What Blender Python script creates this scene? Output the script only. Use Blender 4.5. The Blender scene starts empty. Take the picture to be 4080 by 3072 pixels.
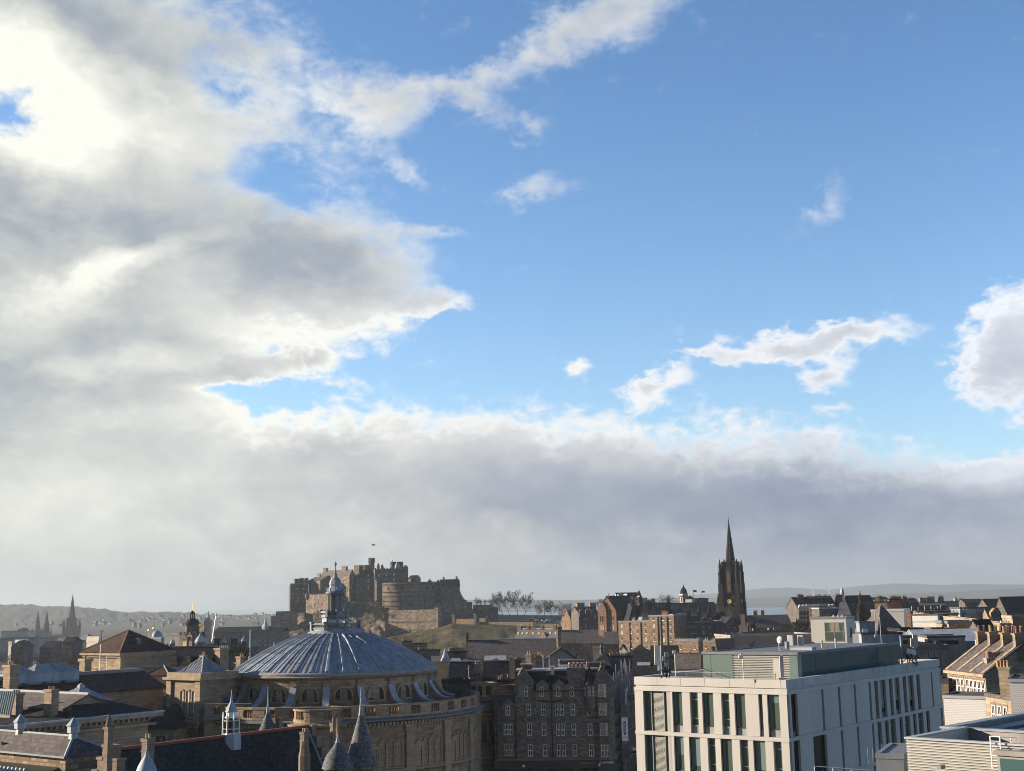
import bpy, bmesh, math, random
from mathutils import Vector, Matrix, noise, geometry
C = bpy.context; SC = C.scene; COL = SC.collection
PI = math.pi; R = math.radians
random.seed(7)

# ------------------------------------------------------------------ camera
FPX, CX, CY = 5100.0, 2040.0, 1536.0          # the photograph is 4080 x 3072
PITCH, ROLL, EYE = R(9.61), R(1.1), Vector((0, 0, 33.0))
_F = Vector((0, math.cos(PITCH), math.sin(PITCH))); _U0 = Vector((0, -math.sin(PITCH), math.cos(PITCH))); _R0 = Vector((1, 0, 0))
CR = _R0*math.cos(ROLL) - _U0*math.sin(ROLL)
CU = _R0*math.sin(ROLL) + _U0*math.cos(ROLL)
cam = bpy.data.cameras.new('camera'); cam_o = bpy.data.objects.new('camera', cam); COL.objects.link(cam_o)
cam.sensor_width = 36; cam.lens = 36*FPX/4080; cam.clip_start = .5; cam.clip_end = 60000
cam_o.matrix_world = Matrix(((CR.x, CU.x, -_F.x, 0), (CR.y, CU.y, -_F.y, 0), (CR.z, CU.z, -_F.z, EYE.z), (0, 0, 0, 1)))
SC.camera = cam_o
def ray(px, py):
 return (_F + CR*((px-CX)/FPX) + CU*((CY-py)/FPX))
def P(px, py, Y):                              # the point at distance Y ahead that the camera sees at a photo pixel
 d = ray(px, py); return EYE + d*(Y/d.y)
def proj(v):
 d = Vector(v) - EYE; f = d.dot(_F)
 return CX + FPX*d.dot(CR)/f, CY - FPX*d.dot(CU)/f

# ------------------------------------------------------------------ sun, sky, exposure
SUN_AZ, SUN_EL = R(-80), R(14.5)               # azimuth from the view direction (+Y), to the left
sd = Vector((math.sin(SUN_AZ)*math.cos(SUN_EL), math.cos(SUN_AZ)*math.cos(SUN_EL), math.sin(SUN_EL)))
sl = bpy.data.lights.new('sun', 'SUN'); sl.energy = 5.0; sl.angle = R(.53); sl.color = (1, .82, .61)
so = bpy.data.objects.new('sun', sl); COL.objects.link(so); so.rotation_euler = sd.to_track_quat('Z', 'Y').to_euler()
SC.view_settings.view_transform = 'Standard'; SC.view_settings.look = 'None'
SC.view_settings.exposure = math.log2(2.6); SC.view_settings.gamma = 1; SC.view_settings.use_curve_mapping = False
SC.cycles.use_denoising = True; SC.cycles.filter_width = 1.0
SC.cycles.max_bounces = 5; SC.cycles.diffuse_bounces = 3; SC.cycles.glossy_bounces = 3; SC.cycles.volume_bounces = 0
SC.cycles.transmission_bounces = 3; SC.cycles.transparent_max_bounces = 6

def lin(r, g, b):
 f = lambda c: (c/255/12.92 if c/255 <= .04045 else ((c/255+.055)/1.055)**2.4)
 return (f(r), f(g), f(b), 1)

class NT:                                      # small helper for node trees
 def __init__(s, t): s.t = t; s.n = t.nodes; s.l = t.links
 def new(s, typ, **kw):
  n = s.n.new(typ)
  for k, v in kw.items(): setattr(n, k, v)
  return n
 def put(s, sock, v):
  if isinstance(v, bpy.types.NodeSocket): s.l.new(v, sock)
  elif v is not None: sock.default_value = v
 def math(s, op, a, b=None, c=None, clamp=False):
  n = s.new('ShaderNodeMath', operation=op, use_clamp=clamp)
  s.put(n.inputs[0], a); s.put(n.inputs[1], b); s.put(n.inputs[2], c); return n.outputs[0]
 def vmath(s, op, a, b=None):
  n = s.new('ShaderNodeVectorMath', operation=op); s.put(n.inputs[0], a); s.put(n.inputs[1], b); return n.outputs[0]
 def mix(s, f, a, b, mode='MIX'):
  n = s.new('ShaderNodeMix', data_type='RGBA', blend_type=mode); s.put(n.inputs[0], f); s.put(n.inputs[6], a); s.put(n.inputs[7], b); return n.outputs[2]
 def ramp(s, f, stops, interp='LINEAR'):
  n = s.new('ShaderNodeValToRGB'); n.color_ramp.interpolation = interp; e = n.color_ramp.elements
  while len(e) < len(stops): e.new(.5)
  for k, (p, c) in enumerate(stops): e[k].position = p; e[k].color = c if len(c) == 4 else (*c, 1)
  s.put(n.inputs[0], f); return n.outputs[0]
 def noise(s, v, scale, detail=4, rough=.55, dist=0, dim='3D'):
  n = s.new('ShaderNodeTexNoise', noise_dimensions=dim); s.put(n.inputs['Vector'], v)
  n.inputs['Scale'].default_value = scale; n.inputs['Detail'].default_value = detail
  n.inputs['Roughness'].default_value = rough; n.inputs['Distortion'].default_value = dist; return n
 def sstep(s, v, a, b):
  n = s.new('ShaderNodeMapRange', interpolation_type='SMOOTHSTEP', clamp=True)
  s.put(n.inputs[0], v); n.inputs[1].default_value = a; n.inputs[2].default_value = b; return n.outputs[0]

W = bpy.data.worlds.new('World'); SC.world = W; W.use_nodes = True
def build_sky():
 t = NT(W.node_tree); t.n.clear()
 out = t.new('ShaderNodeOutputWorld'); bg = t.new('ShaderNodeBackground'); t.l.new(bg.outputs[0], out.inputs[0])
 STR = .057; bg.inputs[1].default_value = STR
 sky = t.new('ShaderNodeTexSky', sky_type='NISHITA'); sky.sun_disc = False
 sky.sun_elevation = SUN_EL; sky.sun_rotation = SUN_AZ % (2*PI)
 sky.air_density = 1.0; sky.dust_density = .6; sky.ozone_density = 2.2; sky.altitude = 100
 d = t.new('ShaderNodeTexCoord').outputs['Generated']
 sx = t.new('ShaderNodeSeparateXYZ'); t.l.new(d, sx.inputs[0]); x, y, z = sx.outputs
 az = t.math('MULTIPLY', t.math('ARCTAN2', x, y), 180/PI); el = t.math('MULTIPLY', t.math('ARCSINE', z), 180/PI)
 cb = t.new('ShaderNodeCombineXYZ'); t.put(cb.inputs[0], az); t.put(cb.inputs[1], el); q = cb.outputs[0]
 qs = t.vmath('MULTIPLY', q, (1, 1.55, 1))                   # clouds lie flatter than they are wide
 n1 = t.noise(qs, .22, 3, .5); n2 = t.noise(qs, .34, 9, .60, .25); n3 = t.noise(t.vmath('ADD', qs, (31, 7, 3)), 1.05, 7, .62, .3)
 w1 = t.vmath('MULTIPLY', t.vmath('SUBTRACT', n1.outputs['Color'], (.5, .5, .5)), (4.0, 2.2, 0))
 w2 = t.vmath('MULTIPLY', t.vmath('SUBTRACT', n3.outputs['Color'], (.5, .5, .5)), (1.5, 1.1, 0))
 Q = t.vmath('ADD', t.vmath('ADD', q, w1), w2)
 def blobs(table, base):
  acc = base
  for (px, py, rx, ry, rot, w) in table:
   v = ray(px, py).normalized(); a = math.degrees(math.atan2(v.x, v.y)); e = math.degrees(math.asin(v.z))
   k = math.degrees(1/FPX)*math.cos(R(9.6))
   m = t.new('ShaderNodeMapping', vector_type='TEXTURE'); t.l.new(Q, m.inputs[0])
   m.inputs[1].default_value = (a, e, 0); m.inputs[2].default_value = (0, 0, R(rot)); m.inputs[3].default_value = (rx*k, ry*k, 1)
   g = t.new('ShaderNodeTexGradient', gradient_type='SPHERICAL'); t.l.new(m.outputs[0], g.inputs[0])
   acc = t.math('MULTIPLY_ADD', g.outputs[1], w, acc)
  return acc
 COVER = [(100, 120, 1330, 560, 0, 1.7), (-900, 700, 1500, 1500, 0, 2.0), (540, 520, 1280, 500, 0, 1.45), (250, 1130, 1650, 640, 0, 1.8),
             (1290, 1050, 600, 280, -4, 1.5), (200, 1540, 760, 420, 0, 1.6), (920, 1490, 260, 70, 10, .9), (1250, 1430, 200, 60, 4, .8),
             (1700, 2175, 3100, 690, -2.2, 2.6), (4080, 2190, 900, 290, 0, 1.4),
             (2250, 150, 560, 180, 24, 1.1), (2560, 40, 420, 150, 12, .9), (1750, 345, 400, 110, 12, .75), (1930, 430, 300, 110, -18, .75),
             (1480, 420, 300, 230, 0, .9), (2150, 775, 230, 85, 4, .9), (2150, 540, 130, 110, 40, .62), (3270, 820, 240, 75, 36, .85),
             (1730, 920, 220, 45, 6, .75), (1740, 1205, 240, 60, 0, .85), (1620, 700, 170, 60, -30, .7),
             (3090, 1360, 340, 105, 3, 1.25), (3440, 1345, 330, 95, 3, 1.15), (2800, 1405, 170, 60, 0, .72), (2640, 1525, 210, 85, 12, 1.1),
             (3290, 1490, 200, 80, 0, 1.05), (3350, 1625, 200, 60, 0, .5), (4030, 1310, 340, 190, 28, 1.3), (4080, 1520, 330, 230, 0, 1.15),
             (2290, 1485, 90, 60, 0, .7), (3960, 1885, 330, 120, 14, 1.4),
             (10, 470, 200, 200, 0, -2.9), (480, 510, 230, 140, 10, -1.1), (870, 330, 260, 130, -25, -1.05), (1120, 740, 260, 170, -20, -1.0), (620, 330, 200, 90, -20, -.5), (1260, 480, 200, 90, -30, -.45),
             (980, 1560, 420, 75, 3, -1.3), (500, 640, 200, 80, 0, -.3)]
 LIGHT = [(170, 330, 520, 330, -25, .62), (-200, 200, 600, 300, 0, .4), (230, 560, 300, 260, 0, .5), (720, 560, 480, 190, 5, .30), (1180, 330, 420, 170, 8, .28), (1420, 580, 320, 260, 0, .22),
             (330, 60, 900, 170, -8, -.22), (230, 880, 800, 240, 0, -.20), (1080, 1010, 720, 210, -6, -.30), (660, 1345, 480, 110, -4, -.28), (150, 1480, 300, 120, 0, -.12),
             (470, 1075, 480, 85, 22, .62), (520, 1420, 380, 110, 0, .34), (80, 1230, 360, 150, 0, .22), (950, 1330, 500, 110, 0, .22),
             (3050, 1990, 1500, 300, -3, -.36), (3500, 1960, 700, 240, 0, -.14), (1050, 1800, 800, 90, 0, -.16), (1900, 1900, 1500, 140, 0, -.06), (1600, 2230, 1500, 230, 0, .24),
             (3950, 1870, 300, 110, 14, .55), (3990, 1300, 330, 170, 20, .18), (300, 2050, 1500, 420, 0, .40), (2900, 2120, 300, 60, 4, .16), (900, 1650, 700, 70, 2, .30), (2300, 1600, 900, 60, 0, .34),
             (2700, 1130, 3000, 1500, 0, .08), (250, 900, 1700, 1100, 0, .10), (3900, 2150, 700, 220, 0, .18)]
 fb = t.math('SUBTRACT', n2.outputs[0], .5); fs = t.math('SUBTRACT', n3.outputs[0], .5)
 D = blobs(COVER, t.math('MULTIPLY_ADD', fb, .95, t.math('MULTIPLY', fs, 1.25)))
 lo_ = t.sstep(el, 15, 12.5)                             # crisp low cumulus, feathery high cloud
 a = t.math('ADD', t.math('MULTIPLY', t.sstep(D, .20, .78), lo_), t.math('MULTIPLY', t.sstep(D, .12, 1.45), t.math('SUBTRACT', 1, lo_)))
 thick = t.sstep(D, .55, 1.9)
 L0 = t.math('MULTIPLY_ADD', fb, .72, t.math('MULTIPLY_ADD', fs, .20, .70))
 rim = t.math('SUBTRACT', 1, t.sstep(D, .40, 1.15))
 L = t.math('MULTIPLY_ADD', t.math('MULTIPLY', rim, t.math('MULTIPLY_ADD', lo_, .22, .14)), 1, t.math('SUBTRACT', blobs(LIGHT, L0), t.math('MULTIPLY', thick, .27)))
 ccol = t.ramp(L, [(.0, lin(140, 151, 173)), (.30, lin(168, 176, 190)), (.56, lin(204, 207, 210)), (.80, lin(230, 231, 231)), (1.0, lin(252, 252, 249))])
 # cooler to the right (thin haze in the cloud deck), warmer towards the sun on the left
 side = t.sstep(az, -24, 22)
 tint = t.ramp(side, [(0, (1.0, 1.0, .935, 1)), (.45, (1.0, 1.0, .99, 1)), (1, (.90, .935, 1.03, 1))])
 ccol = t.mix(1, ccol, tint, 'MULTIPLY')
 low = t.sstep(el, 7.5, .5)                                # the deck dims towards the horizon
 ccol = t.mix(low, ccol, t.mix(1, ccol, (.80, .805, .82, 1), 'MULTIPLY'))
 # clear sky: Nishita, its hue eased to the pale blue of the photograph
 hz = t.sstep(el, 26, 2)
 sk = t.mix(1, sky.outputs[0], t.mix(hz, (.98, 1.22, 1.46, 1), (1.36, 1.48, 1.66, 1)), 'MULTIPLY')
 sk = t.mix(.55, sk, t.ramp(t.math('DIVIDE', el, 30), [(0, lin(190, 212, 238)), (.22, lin(168, 206, 243)), (.42, lin(140, 184, 234)), (.66, lin(124, 170, 220)), (.95, lin(98, 146, 196))]))if False else sk
 cs = t.vmath('SCALE', ccol); cs.node.inputs[3].default_value = 1/(STR*2.6)
 front = t.sstep(y, -.25, .2)                              # behind the camera: broken cloud only
 fin = t.mix(t.math('MULTIPLY', a, t.math('MULTIPLY_ADD', front, .85, .15)), sk, cs)
 # sky full ahead; dimmed elsewhere to deepen shade, raised at right as added fill
 dot = t.new('ShaderNodeVectorMath', operation='DOT_PRODUCT'); t.l.new(d, dot.inputs[0]); dot.inputs[1].default_value = (-.12, .965, .23)
 dim = t.math('ADD', t.math('MULTIPLY_ADD', t.sstep(dot.outputs['Value'], .66, .90), .66, .37), t.math('MULTIPLY', t.sstep(x, .25, .95), .60))
 sc = t.new('ShaderNodeVectorMath', operation='SCALE'); t.l.new(fin, sc.inputs[0]); t.l.new(dim, sc.inputs[3])
 t.l.new(sc.outputs[0], bg.inputs[0])
build_sky()
W.cycles.sampling_method = 'MANUAL'; W.cycles.sample_map_resolution = 512

# ------------------------------------------------------------------ mesh builder, things and parts
class MB:
 def __init__(s): s.v = []; s.f = []; s.m = []
 def add(s, vs, fs, m=0):
  o = len(s.v); s.v += [tuple(v) for v in vs]; s.f += [tuple(i+o for i in f) for f in fs]; s.m += [m]*len(fs); return s
 def box(s, x0, x1, y0, y1, z0, z1, m=0):
  return s.add([(x0, y0, z0), (x1, y0, z0), (x1, y1, z0), (x0, y1, z0), (x0, y0, z1), (x1, y0, z1), (x1, y1, z1), (x0, y1, z1)],
                     [(3, 2, 1, 0), (4, 5, 6, 7), (0, 1, 5, 4), (1, 2, 6, 5), (2, 3, 7, 6), (3, 0, 4, 7)], m)
 def prism(s, poly, z0, z1, m=0, top=None):             # upright prism over a ccw polygon; top: another polygon for a taper
  n = len(poly); top = top or poly
  return s.add([(x, y, z0) for x, y in poly]+[(x, y, z1) for x, y in top],
                     [tuple(range(n-1, -1, -1)), tuple(range(n, 2*n))]+[(i, (i+1) % n, n+(i+1) % n, n+i) for i in range(n)], m)
 def extx(s, prof, x0, x1, m=0):                        # (y,z) outline drawn out along x
  n = len(prof)
  return s.add([(x0, y, z) for y, z in prof]+[(x1, y, z) for y, z in prof],
                     [tuple(range(n-1, -1, -1)), tuple(range(n, 2*n))]+[(i, (i+1) % n, n+(i+1) % n, n+i) for i in range(n)], m)
 def exty(s, prof, y0, y1, m=0):                        # (x,z) outline drawn out along y
  n = len(prof)
  return s.add([(x, y0, z) for x, z in prof]+[(x, y1, z) for x, z in prof],
                     [tuple(range(n)), tuple(range(2*n-1, n-1, -1))]+[((i+1) % n, i, n+i, n+(i+1) % n) for i in range(n)], m)
 def lathe(s, prof, n=16, cx=0, cy=0, a0=0, a1=360, m=0, caps=True):
  full = abs(a1-a0) >= 359.9; k = n if full else n+1
  vs = [(cx+r*math.cos(R(a0+(a1-a0)*i/n)), cy+r*math.sin(R(a0+(a1-a0)*i/n)), z) for r, z in prof for i in range(k)]
  fs = [(j*k+i, j*k+(i+1) % k, (j+1)*k+(i+1) % k, (j+1)*k+i) for j in range(len(prof)-1) for i in range(n)]
  if caps and full: fs += [tuple(range(k-1, -1, -1)), tuple((len(prof)-1)*k+i for i in range(k))]
  return s.add(vs, fs, m)
 def cyl(s, cx, cy, z0, z1, r0, r1=None, n=10, m=0): return s.lathe([(r0, z0), (r0 if r1 is None else max(r1, .002), z1)], n, cx, cy, m=m)
 def bar(s, a, b, r, n=4, m=0, r2=None):
  a, b = Vector(a), Vector(b); d = (b-a).normalized(); u = d.orthogonal().normalized(); w = d.cross(u); r2 = r if r2 is None else r2
  vs = [a+(u*math.cos(2*PI*(i+.5)/n)+w*math.sin(2*PI*(i+.5)/n))*r for i in range(n)]+[b+(u*math.cos(2*PI*(i+.5)/n)+w*math.sin(2*PI*(i+.5)/n))*r2 for i in range(n)]
  return s.add(vs, [tuple(range(n-1, -1, -1)), tuple(range(n, 2*n))]+[(i, (i+1) % n, n+(i+1) % n, n+i) for i in range(n)], m)
 def slab(s, quad, t, m=0):                             # a quad thickened downwards
  q = [Vector(p) for p in quad]; nrm = (q[1]-q[0]).cross(q[2]-q[0]).normalized()*t; n = len(q)
  return s.add([p for p in q]+[p-nrm for p in q], [tuple(range(n)), tuple(range(2*n-1, n-1, -1))]+[((i+1) % n, i, n+i, n+(i+1) % n) for i in range(n)], m)
 def mesh(s, name, mats, smooth=False):
  me = bpy.data.meshes.new(name); me.from_pydata(s.v, [], s.f)
  for k in (mats if isinstance(mats, (list, tuple)) else [mats]): me.materials.append(M[k])
  if any(s.m): me.polygons.foreach_set('material_index', s.m)
  if smooth:
   me.polygons.foreach_set('use_smooth', [True]*len(me.polygons))
   me.set_sharp_from_angle(angle=R(smooth if smooth is not True else 40))
  me.update(); return me
def link(name, me, parent=None, loc=(0, 0, 0), rot=(0, 0, 0), label=None):
 o = bpy.data.objects.new(name, me); COL.objects.link(o); o.parent = parent; o.location = loc; o.rotation_euler = rot
 if label: o['label'] = label
 return o
def part(name, mb, mats, parent, smooth=False, loc=(0, 0, 0), rot=(0, 0, 0), label=None):
 return link(name, mb.mesh(name, mats, smooth), parent, loc, rot, label)
def tag(o, label, cat, group=None):
 o['label'] = label; o['category'] = cat
 o['kind'] = 'thing'
 if group: o['group'] = group
 return o
def thing(name, label, cat, loc=(0, 0, 0), yaw=0, group=None):
 o = bpy.data.objects.new(name, None); COL.objects.link(o); o.empty_display_size = .5
 o.location = loc; o.rotation_euler = (0, 0, R(-yaw)); return tag(o, label, cat, group)
def single(name, mb, mats, label, cat, loc=(0, 0, 0), yaw=0, group=None, smooth=False):
 return tag(part(name, mb, mats, None, smooth, loc, (0, 0, R(-yaw))), label, cat, group)
def struct(name, mb, mats, smooth=False, kind='structure'):
 o = part(name, mb, mats, None, smooth); o['kind'] = kind; return o
def dup(root, loc, yaw=None, label=None, scale=None):
 r = root.copy(); COL.objects.link(r); r.location = loc
 if yaw is not None: r.rotation_euler = (0, 0, R(-yaw))
 if label: r['label'] = label
 if scale: r.scale = (scale,)*3
 for ch in root.children:
  c = ch.copy(); COL.objects.link(c); c.parent = r
  for g in ch.children:
   d = g.copy(); COL.objects.link(d); d.parent = c
 return r

# ------------------------------------------------------------------ materials
M = {}
def mat(name, col, rough=.8, metal=0, spec=.3):
 m = bpy.data.materials.new(name); m.use_nodes = True; b = m.node_tree.nodes['Principled BSDF']
 b.inputs['Base Color'].default_value = (*col, 1); b.inputs['Roughness'].default_value = rough; b.inputs['Metallic'].default_value = metal
 b.inputs['Specular IOR Level'].default_value = spec; M[name] = m; return NT(m.node_tree), b
def varied(name, col0, rough=.8, metal=0, spec=.3, scale=.6, amt=.3, bump=0, rnd=.12, col2=None, streak=False, detail=6):
 col = tuple(c*k for c, k in zip(col0, (.68, .70, .74))); col2 = col2 and tuple(c*.7 for c in col2)
 t, b = mat(name, col, rough, metal, spec); co = t.new('ShaderNodeTexCoord').outputs['Object']
 if streak: co = t.vmath('MULTIPLY', co, (1, 1, .12))
 n = t.noise(co, scale, detail, .62); n2 = t.noise(co, scale*.17, 3)
 f = t.math('ADD', t.math('MULTIPLY', n.outputs[0], .65), t.math('MULTIPLY', n2.outputs[0], .35))
 lo = tuple(c*(1-amt) for c in col); hi = tuple(min(.95, c*(1+amt)) for c in (col2 or col))
 c = t.ramp(f, [(.34, lo), (.66, hi)])
 if rnd:
  ri = t.new('ShaderNodeObjectInfo').outputs['Random']; g = t.math('MULTIPLY_ADD', ri, 2*rnd, 1-rnd)
  c = t.mix(1, c, t.ramp(g, [(0, (0, 0, 0)), (1, (1, 1, 1))]) if False else c, 'MIX')
  h = t.new('ShaderNodeHueSaturation'); t.put(h.inputs['Value'], g); t.put(h.inputs['Color'], c); c = h.outputs[0]
 t.put(b.inputs['Base Color'], c)
 if bump:
  bp = t.new('ShaderNodeBump'); bp.inputs['Strength'].default_value = bump; bp.inputs['Distance'].default_value = .2; t.put(bp.inputs['Height'], n.outputs[0]); t.put(b.inputs['Normal'], bp.outputs[0])
 return t, b
def masonry(name, col0, var=.22, row=.42, width=1.0, mortar=.02, rough=.9, stain=.45, spec=.2, radius=None, bump=.3, soot=(.35, .32, .30), rnd=.08, mdark=.62):
 col = tuple(c*k for c, k in zip(col0, (.67, .72, .86)))
 t, b = mat(name, col, rough, 0, spec); co = t.new('ShaderNodeTexCoord').outputs['Object']
 sx = t.new('ShaderNodeSeparateXYZ'); t.l.new(co, sx.inputs[0]); x, y, z = sx.outputs
 u = t.math('ADD', x, y) if radius is None else t.math('MULTIPLY', t.math('ARCTAN2', y, x), radius)
 cb = t.new('ShaderNodeCombineXYZ'); t.put(cb.inputs[0], u); t.put(cb.inputs[1], z)
 br = t.new('ShaderNodeTexBrick'); t.l.new(cb.outputs[0], br.inputs[0]); I = br.inputs
 I['Color1'].default_value = tuple(min(.95, c*(1+var)) for c in col)+(1,); I['Color2'].default_value = tuple(c*(1-var) for c in col)+(1,)
 I['Mortar'].default_value = tuple(c*mdark for c in col)+(1,); I['Scale'].default_value = 1; I['Mortar Size'].default_value = mortar
 I['Brick Width'].default_value = width; I['Row Height'].default_value = row; br.offset = .5
 n = t.noise(co, .55, 7, .65); n2 = t.noise(t.vmath('MULTIPLY', co, (1, 1, .25)), .16, 4, .6)
 f = t.math('ADD', t.math('MULTIPLY', n.outputs[0], .5), t.math('MULTIPLY', n2.outputs[0], .5))
 c = t.mix(t.math('MULTIPLY', t.sstep(f, .44, .66), stain), br.outputs[0], t.mix(1, br.outputs[0], (*soot, 1), 'MULTIPLY'))
 ri = t.new('ShaderNodeObjectInfo').outputs['Random']; h = t.new('ShaderNodeHueSaturation')
 t.put(h.inputs['Value'], t.math('MULTIPLY_ADD', ri, 2*rnd, 1-rnd)); t.put(h.inputs['Color'], c); t.put(b.inputs['Base Color'], h.outputs[0])
 if bump:
  bp = t.new('ShaderNodeBump'); bp.inputs['Strength'].default_value = bump; bp.inputs['Distance'].default_value = .08
  t.put(bp.inputs['Height'], t.math('SUBTRACT', n.outputs[0], t.math('MULTIPLY', br.outputs[1], .6))); t.put(b.inputs['Normal'], bp.outputs[0])
 return t, b
masonry('sandstone', (.40, .295, .18), .20, .42, 1.1)
masonry('ring_stone', (.36, .26, .155), .30, .42, 1.2, radius=23.4)
masonry('drum_stone', (.36, .26, .155), .30, .42, 1.2, radius=16.3)
masonry('trim_stone', (.44, .33, .205), .14, .6, 1.4, bump=.1)
masonry('tenement_stone', (.25, .205, .15), .42, .30, .62, .03)
masonry('dressed_stone', (.27, .205, .14), .14, .5, 1.2)
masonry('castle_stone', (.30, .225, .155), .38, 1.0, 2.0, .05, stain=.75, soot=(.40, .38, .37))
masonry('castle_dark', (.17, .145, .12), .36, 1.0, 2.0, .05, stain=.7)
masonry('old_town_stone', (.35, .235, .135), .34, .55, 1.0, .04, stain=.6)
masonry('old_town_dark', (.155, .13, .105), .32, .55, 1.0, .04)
masonry('rubble', (.33, .23, .14), .42, .5, .9, .06)
masonry('black_stone', (.026, .022, .019), .35, .8, 1.4, .02, stain=.5)
masonry('red_sandstone', (.27, .150, .095), .25, .5, 1.0)
masonry('red_brick', (.33, .12, .065), .25, .3, .6)
masonry('far_stone', (.20, .17, .145), .22, .9, 2.0, stain=.4)
masonry('georgian_stone', (.40, .305, .19), .25, .5, 1.3, stain=.5)
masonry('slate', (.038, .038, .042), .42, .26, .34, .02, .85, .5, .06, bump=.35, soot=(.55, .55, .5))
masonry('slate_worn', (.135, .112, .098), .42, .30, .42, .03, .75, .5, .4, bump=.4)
masonry('slate_silver', (.17, .175, .175), .5, .15, .22, .02, .75, .4, .2, bump=.4, mdark=.5)
masonry('red_slate', (.105, .060, .046), .30, .30, .4, .03, .8, .5, .1, bump=.3)
varied('lead', (.36, .41, .48), .66, .05, .22, .9, .38, streak=True)
varied('lead_dull', (.20, .22, .25), .6, .1, .4, .5, .25)
varied('white_lead', (.44, .46, .49), .6, 0, .3, .9, .12)
varied('white_paint', (.92, .91, .88), .5, 0, .4, 1.2, .06)
varied('harling', (.72, .66, .57), .9, 0, .2, .8, .12)
varied('panel_white', (.58, .565, .54), .55, 0, .4, .35, .11, streak=True, rnd=.03)
varied('panel_stain', (.56, .54, .52), .7, 0, .3, .8, .30, streak=True, rnd=.05)
varied('concrete', (.37, .345, .325), .85, 0, .3, .5, .25, streak=True)
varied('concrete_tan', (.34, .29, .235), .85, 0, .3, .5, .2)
varied('roof_felt', (.10, .10, .105), .85, 0, .3, .4, .3)
varied('grey_metal', (.36, .37, .37), .45, .5, .5, .8, .12)
varied('pale_metal', (.60, .59, .55), .45, .25, .5, .8, .10)
varied('green_panel', (.16, .235, .225), .35, 0, .5, .5, .08)
varied('copper_green', (.20, .46, .45), .6, 0, .4, .6, .2)
varied('pot', (.48, .29, .16), .8, 0, .3, 2.0, .3, rnd=.3)
varied('pot_red', (.34, .13, .075), .8, 0, .3, 2.0, .3, rnd=.2)
varied('red_ridge', (.22, .065, .04), .8, 0, .3, 2.0, .3)
varied('iron', (.022, .022, .024), .6, 0, .4, 2, .3)
varied('bark', (.060, .048, .040), .9, 0, .2, 1, .35)
varied('twig', (.095, .070, .058), .9, 0, .1, .5, .35)
varied('bark_far', (.040, .036, .036), .9, 0, .1, .3, .3)
varied('evergreen', (.030, .042, .022), .85, 0, .2, .5, .5)
varied('shrub', (.050, .050, .028), .85, 0, .2, .5, .5)
varied('asphalt', (.05, .05, .052), .85, 0, .3, .3, .3)
varied('ochre', (.60, .42, .12), .7, 0, .3, 1, .2)
varied('sheeting', (.62, .63, .60), .6, 0, .4, .25, .16, bump=.4)
varied('sheeting_blue', (.36, .43, .50), .5, 0, .4, .25, .16, bump=.4)
varied('paint_dark', (.02, .028, .026), .45, 0, .5, 1, .3)
varied('paint_blue', (.05, .12, .32), .5, 0, .4, 1, .1)
varied('paint_red', (.45, .04, .05), .5, 0, .4, 1, .1)
varied('cloth_dark', (.03, .03, .04), .9, 0, .2, 1, .3, rnd=.5)
varied('skin', (.45, .30, .22), .7, 0, .3, 1, .1)
mat('gold', (.95, .62, .18), .28, 1, .5)
mat('glass', (.012, .014, .017), .06, 0, .55)
mat('glass_teal', (.045, .095, .105), .08, 0, .55)
mat('glass_pale', (.30, .36, .38), .12, 0, .6)
mat('glass_green', (.055, .085, .070), .10, 0, .5)
mat('car_white', (.75, .76, .78), .3, 0, .5); mat('car_blue', (.10, .17, .30), .3, 0, .5); mat('car_dark', (.03, .03, .035), .3, 0, .5)
mat('white_plain', (.72, .73, .74), .5); mat('black', (.008, .008, .009), .6)
t_, b_ = mat('tail_light', (.4, .02, .01), .4); b_.inputs['Emission Color'].default_value = (1, .12, .04, 1); b_.inputs['Emission Strength'].default_value = 2.2
def ground_mat(name, stops, scale, bump=.5, bscale=None):
 t, b = mat(name, (.2, .2, .2), .95, 0, .15); co = t.new('ShaderNodeTexCoord').outputs['Object']
 n = t.noise(co, scale, 8, .65, .4); n2 = t.noise(co, scale*.2, 4)
 t.put(b.inputs['Base Color'], t.ramp(t.math('ADD', t.math('MULTIPLY', n.outputs[0], .6), t.math('MULTIPLY', n2.outputs[0], .4)), stops))
 n3 = t.noise(co, bscale or scale*2.5, 8, .7)
 bp = t.new('ShaderNodeBump'); bp.inputs['Strength'].default_value = bump; bp.inputs['Distance'].default_value = 1.5; t.put(bp.inputs['Height'], n3.outputs[0]); t.put(b.inputs['Normal'], bp.outputs[0])
ground_mat('rock', [(.42, (.022, .02, .018)), (.5, (.07, .058, .047)), (.58, (.19, .15, .11))], .22, 1.0, .5)
ground_mat('grass', [(.42, (.022, .022, .014)), (.48, (.060, .058, .024)), (.53, (.065, .048, .030)), (.59, (.115, .105, .042))], .16, 1.0, .5)
ground_mat('wood_far', [(.36, (.035, .036, .034)), (.52, (.06, .06, .052)), (.68, (.11, .095, .08))], .02, .9)
ground_mat('earth', [(.36, (.04, .04, .04)), (.66, (.085, .08, .075))], .05, .4)
ground_mat('coast', [(.38, (.045, .055, .065)), (.52, (.075, .08, .085)), (.66, (.15, .14, .13))], .0035, .3)
t_, b_ = mat('sea', (.04, .075, .105), .28, 0, .5)
n_ = t_.noise(t_.new('ShaderNodeTexCoord').outputs['Object'], .02, 6); bp_ = t_.new('ShaderNodeBump'); bp_.inputs['Strength'].default_value = .25; bp_.inputs['Distance'].default_value = 1
t_.put(bp_.inputs['Height'], n_.outputs[0]); t_.put(b_.inputs['Normal'], bp_.outputs[0])

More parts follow.
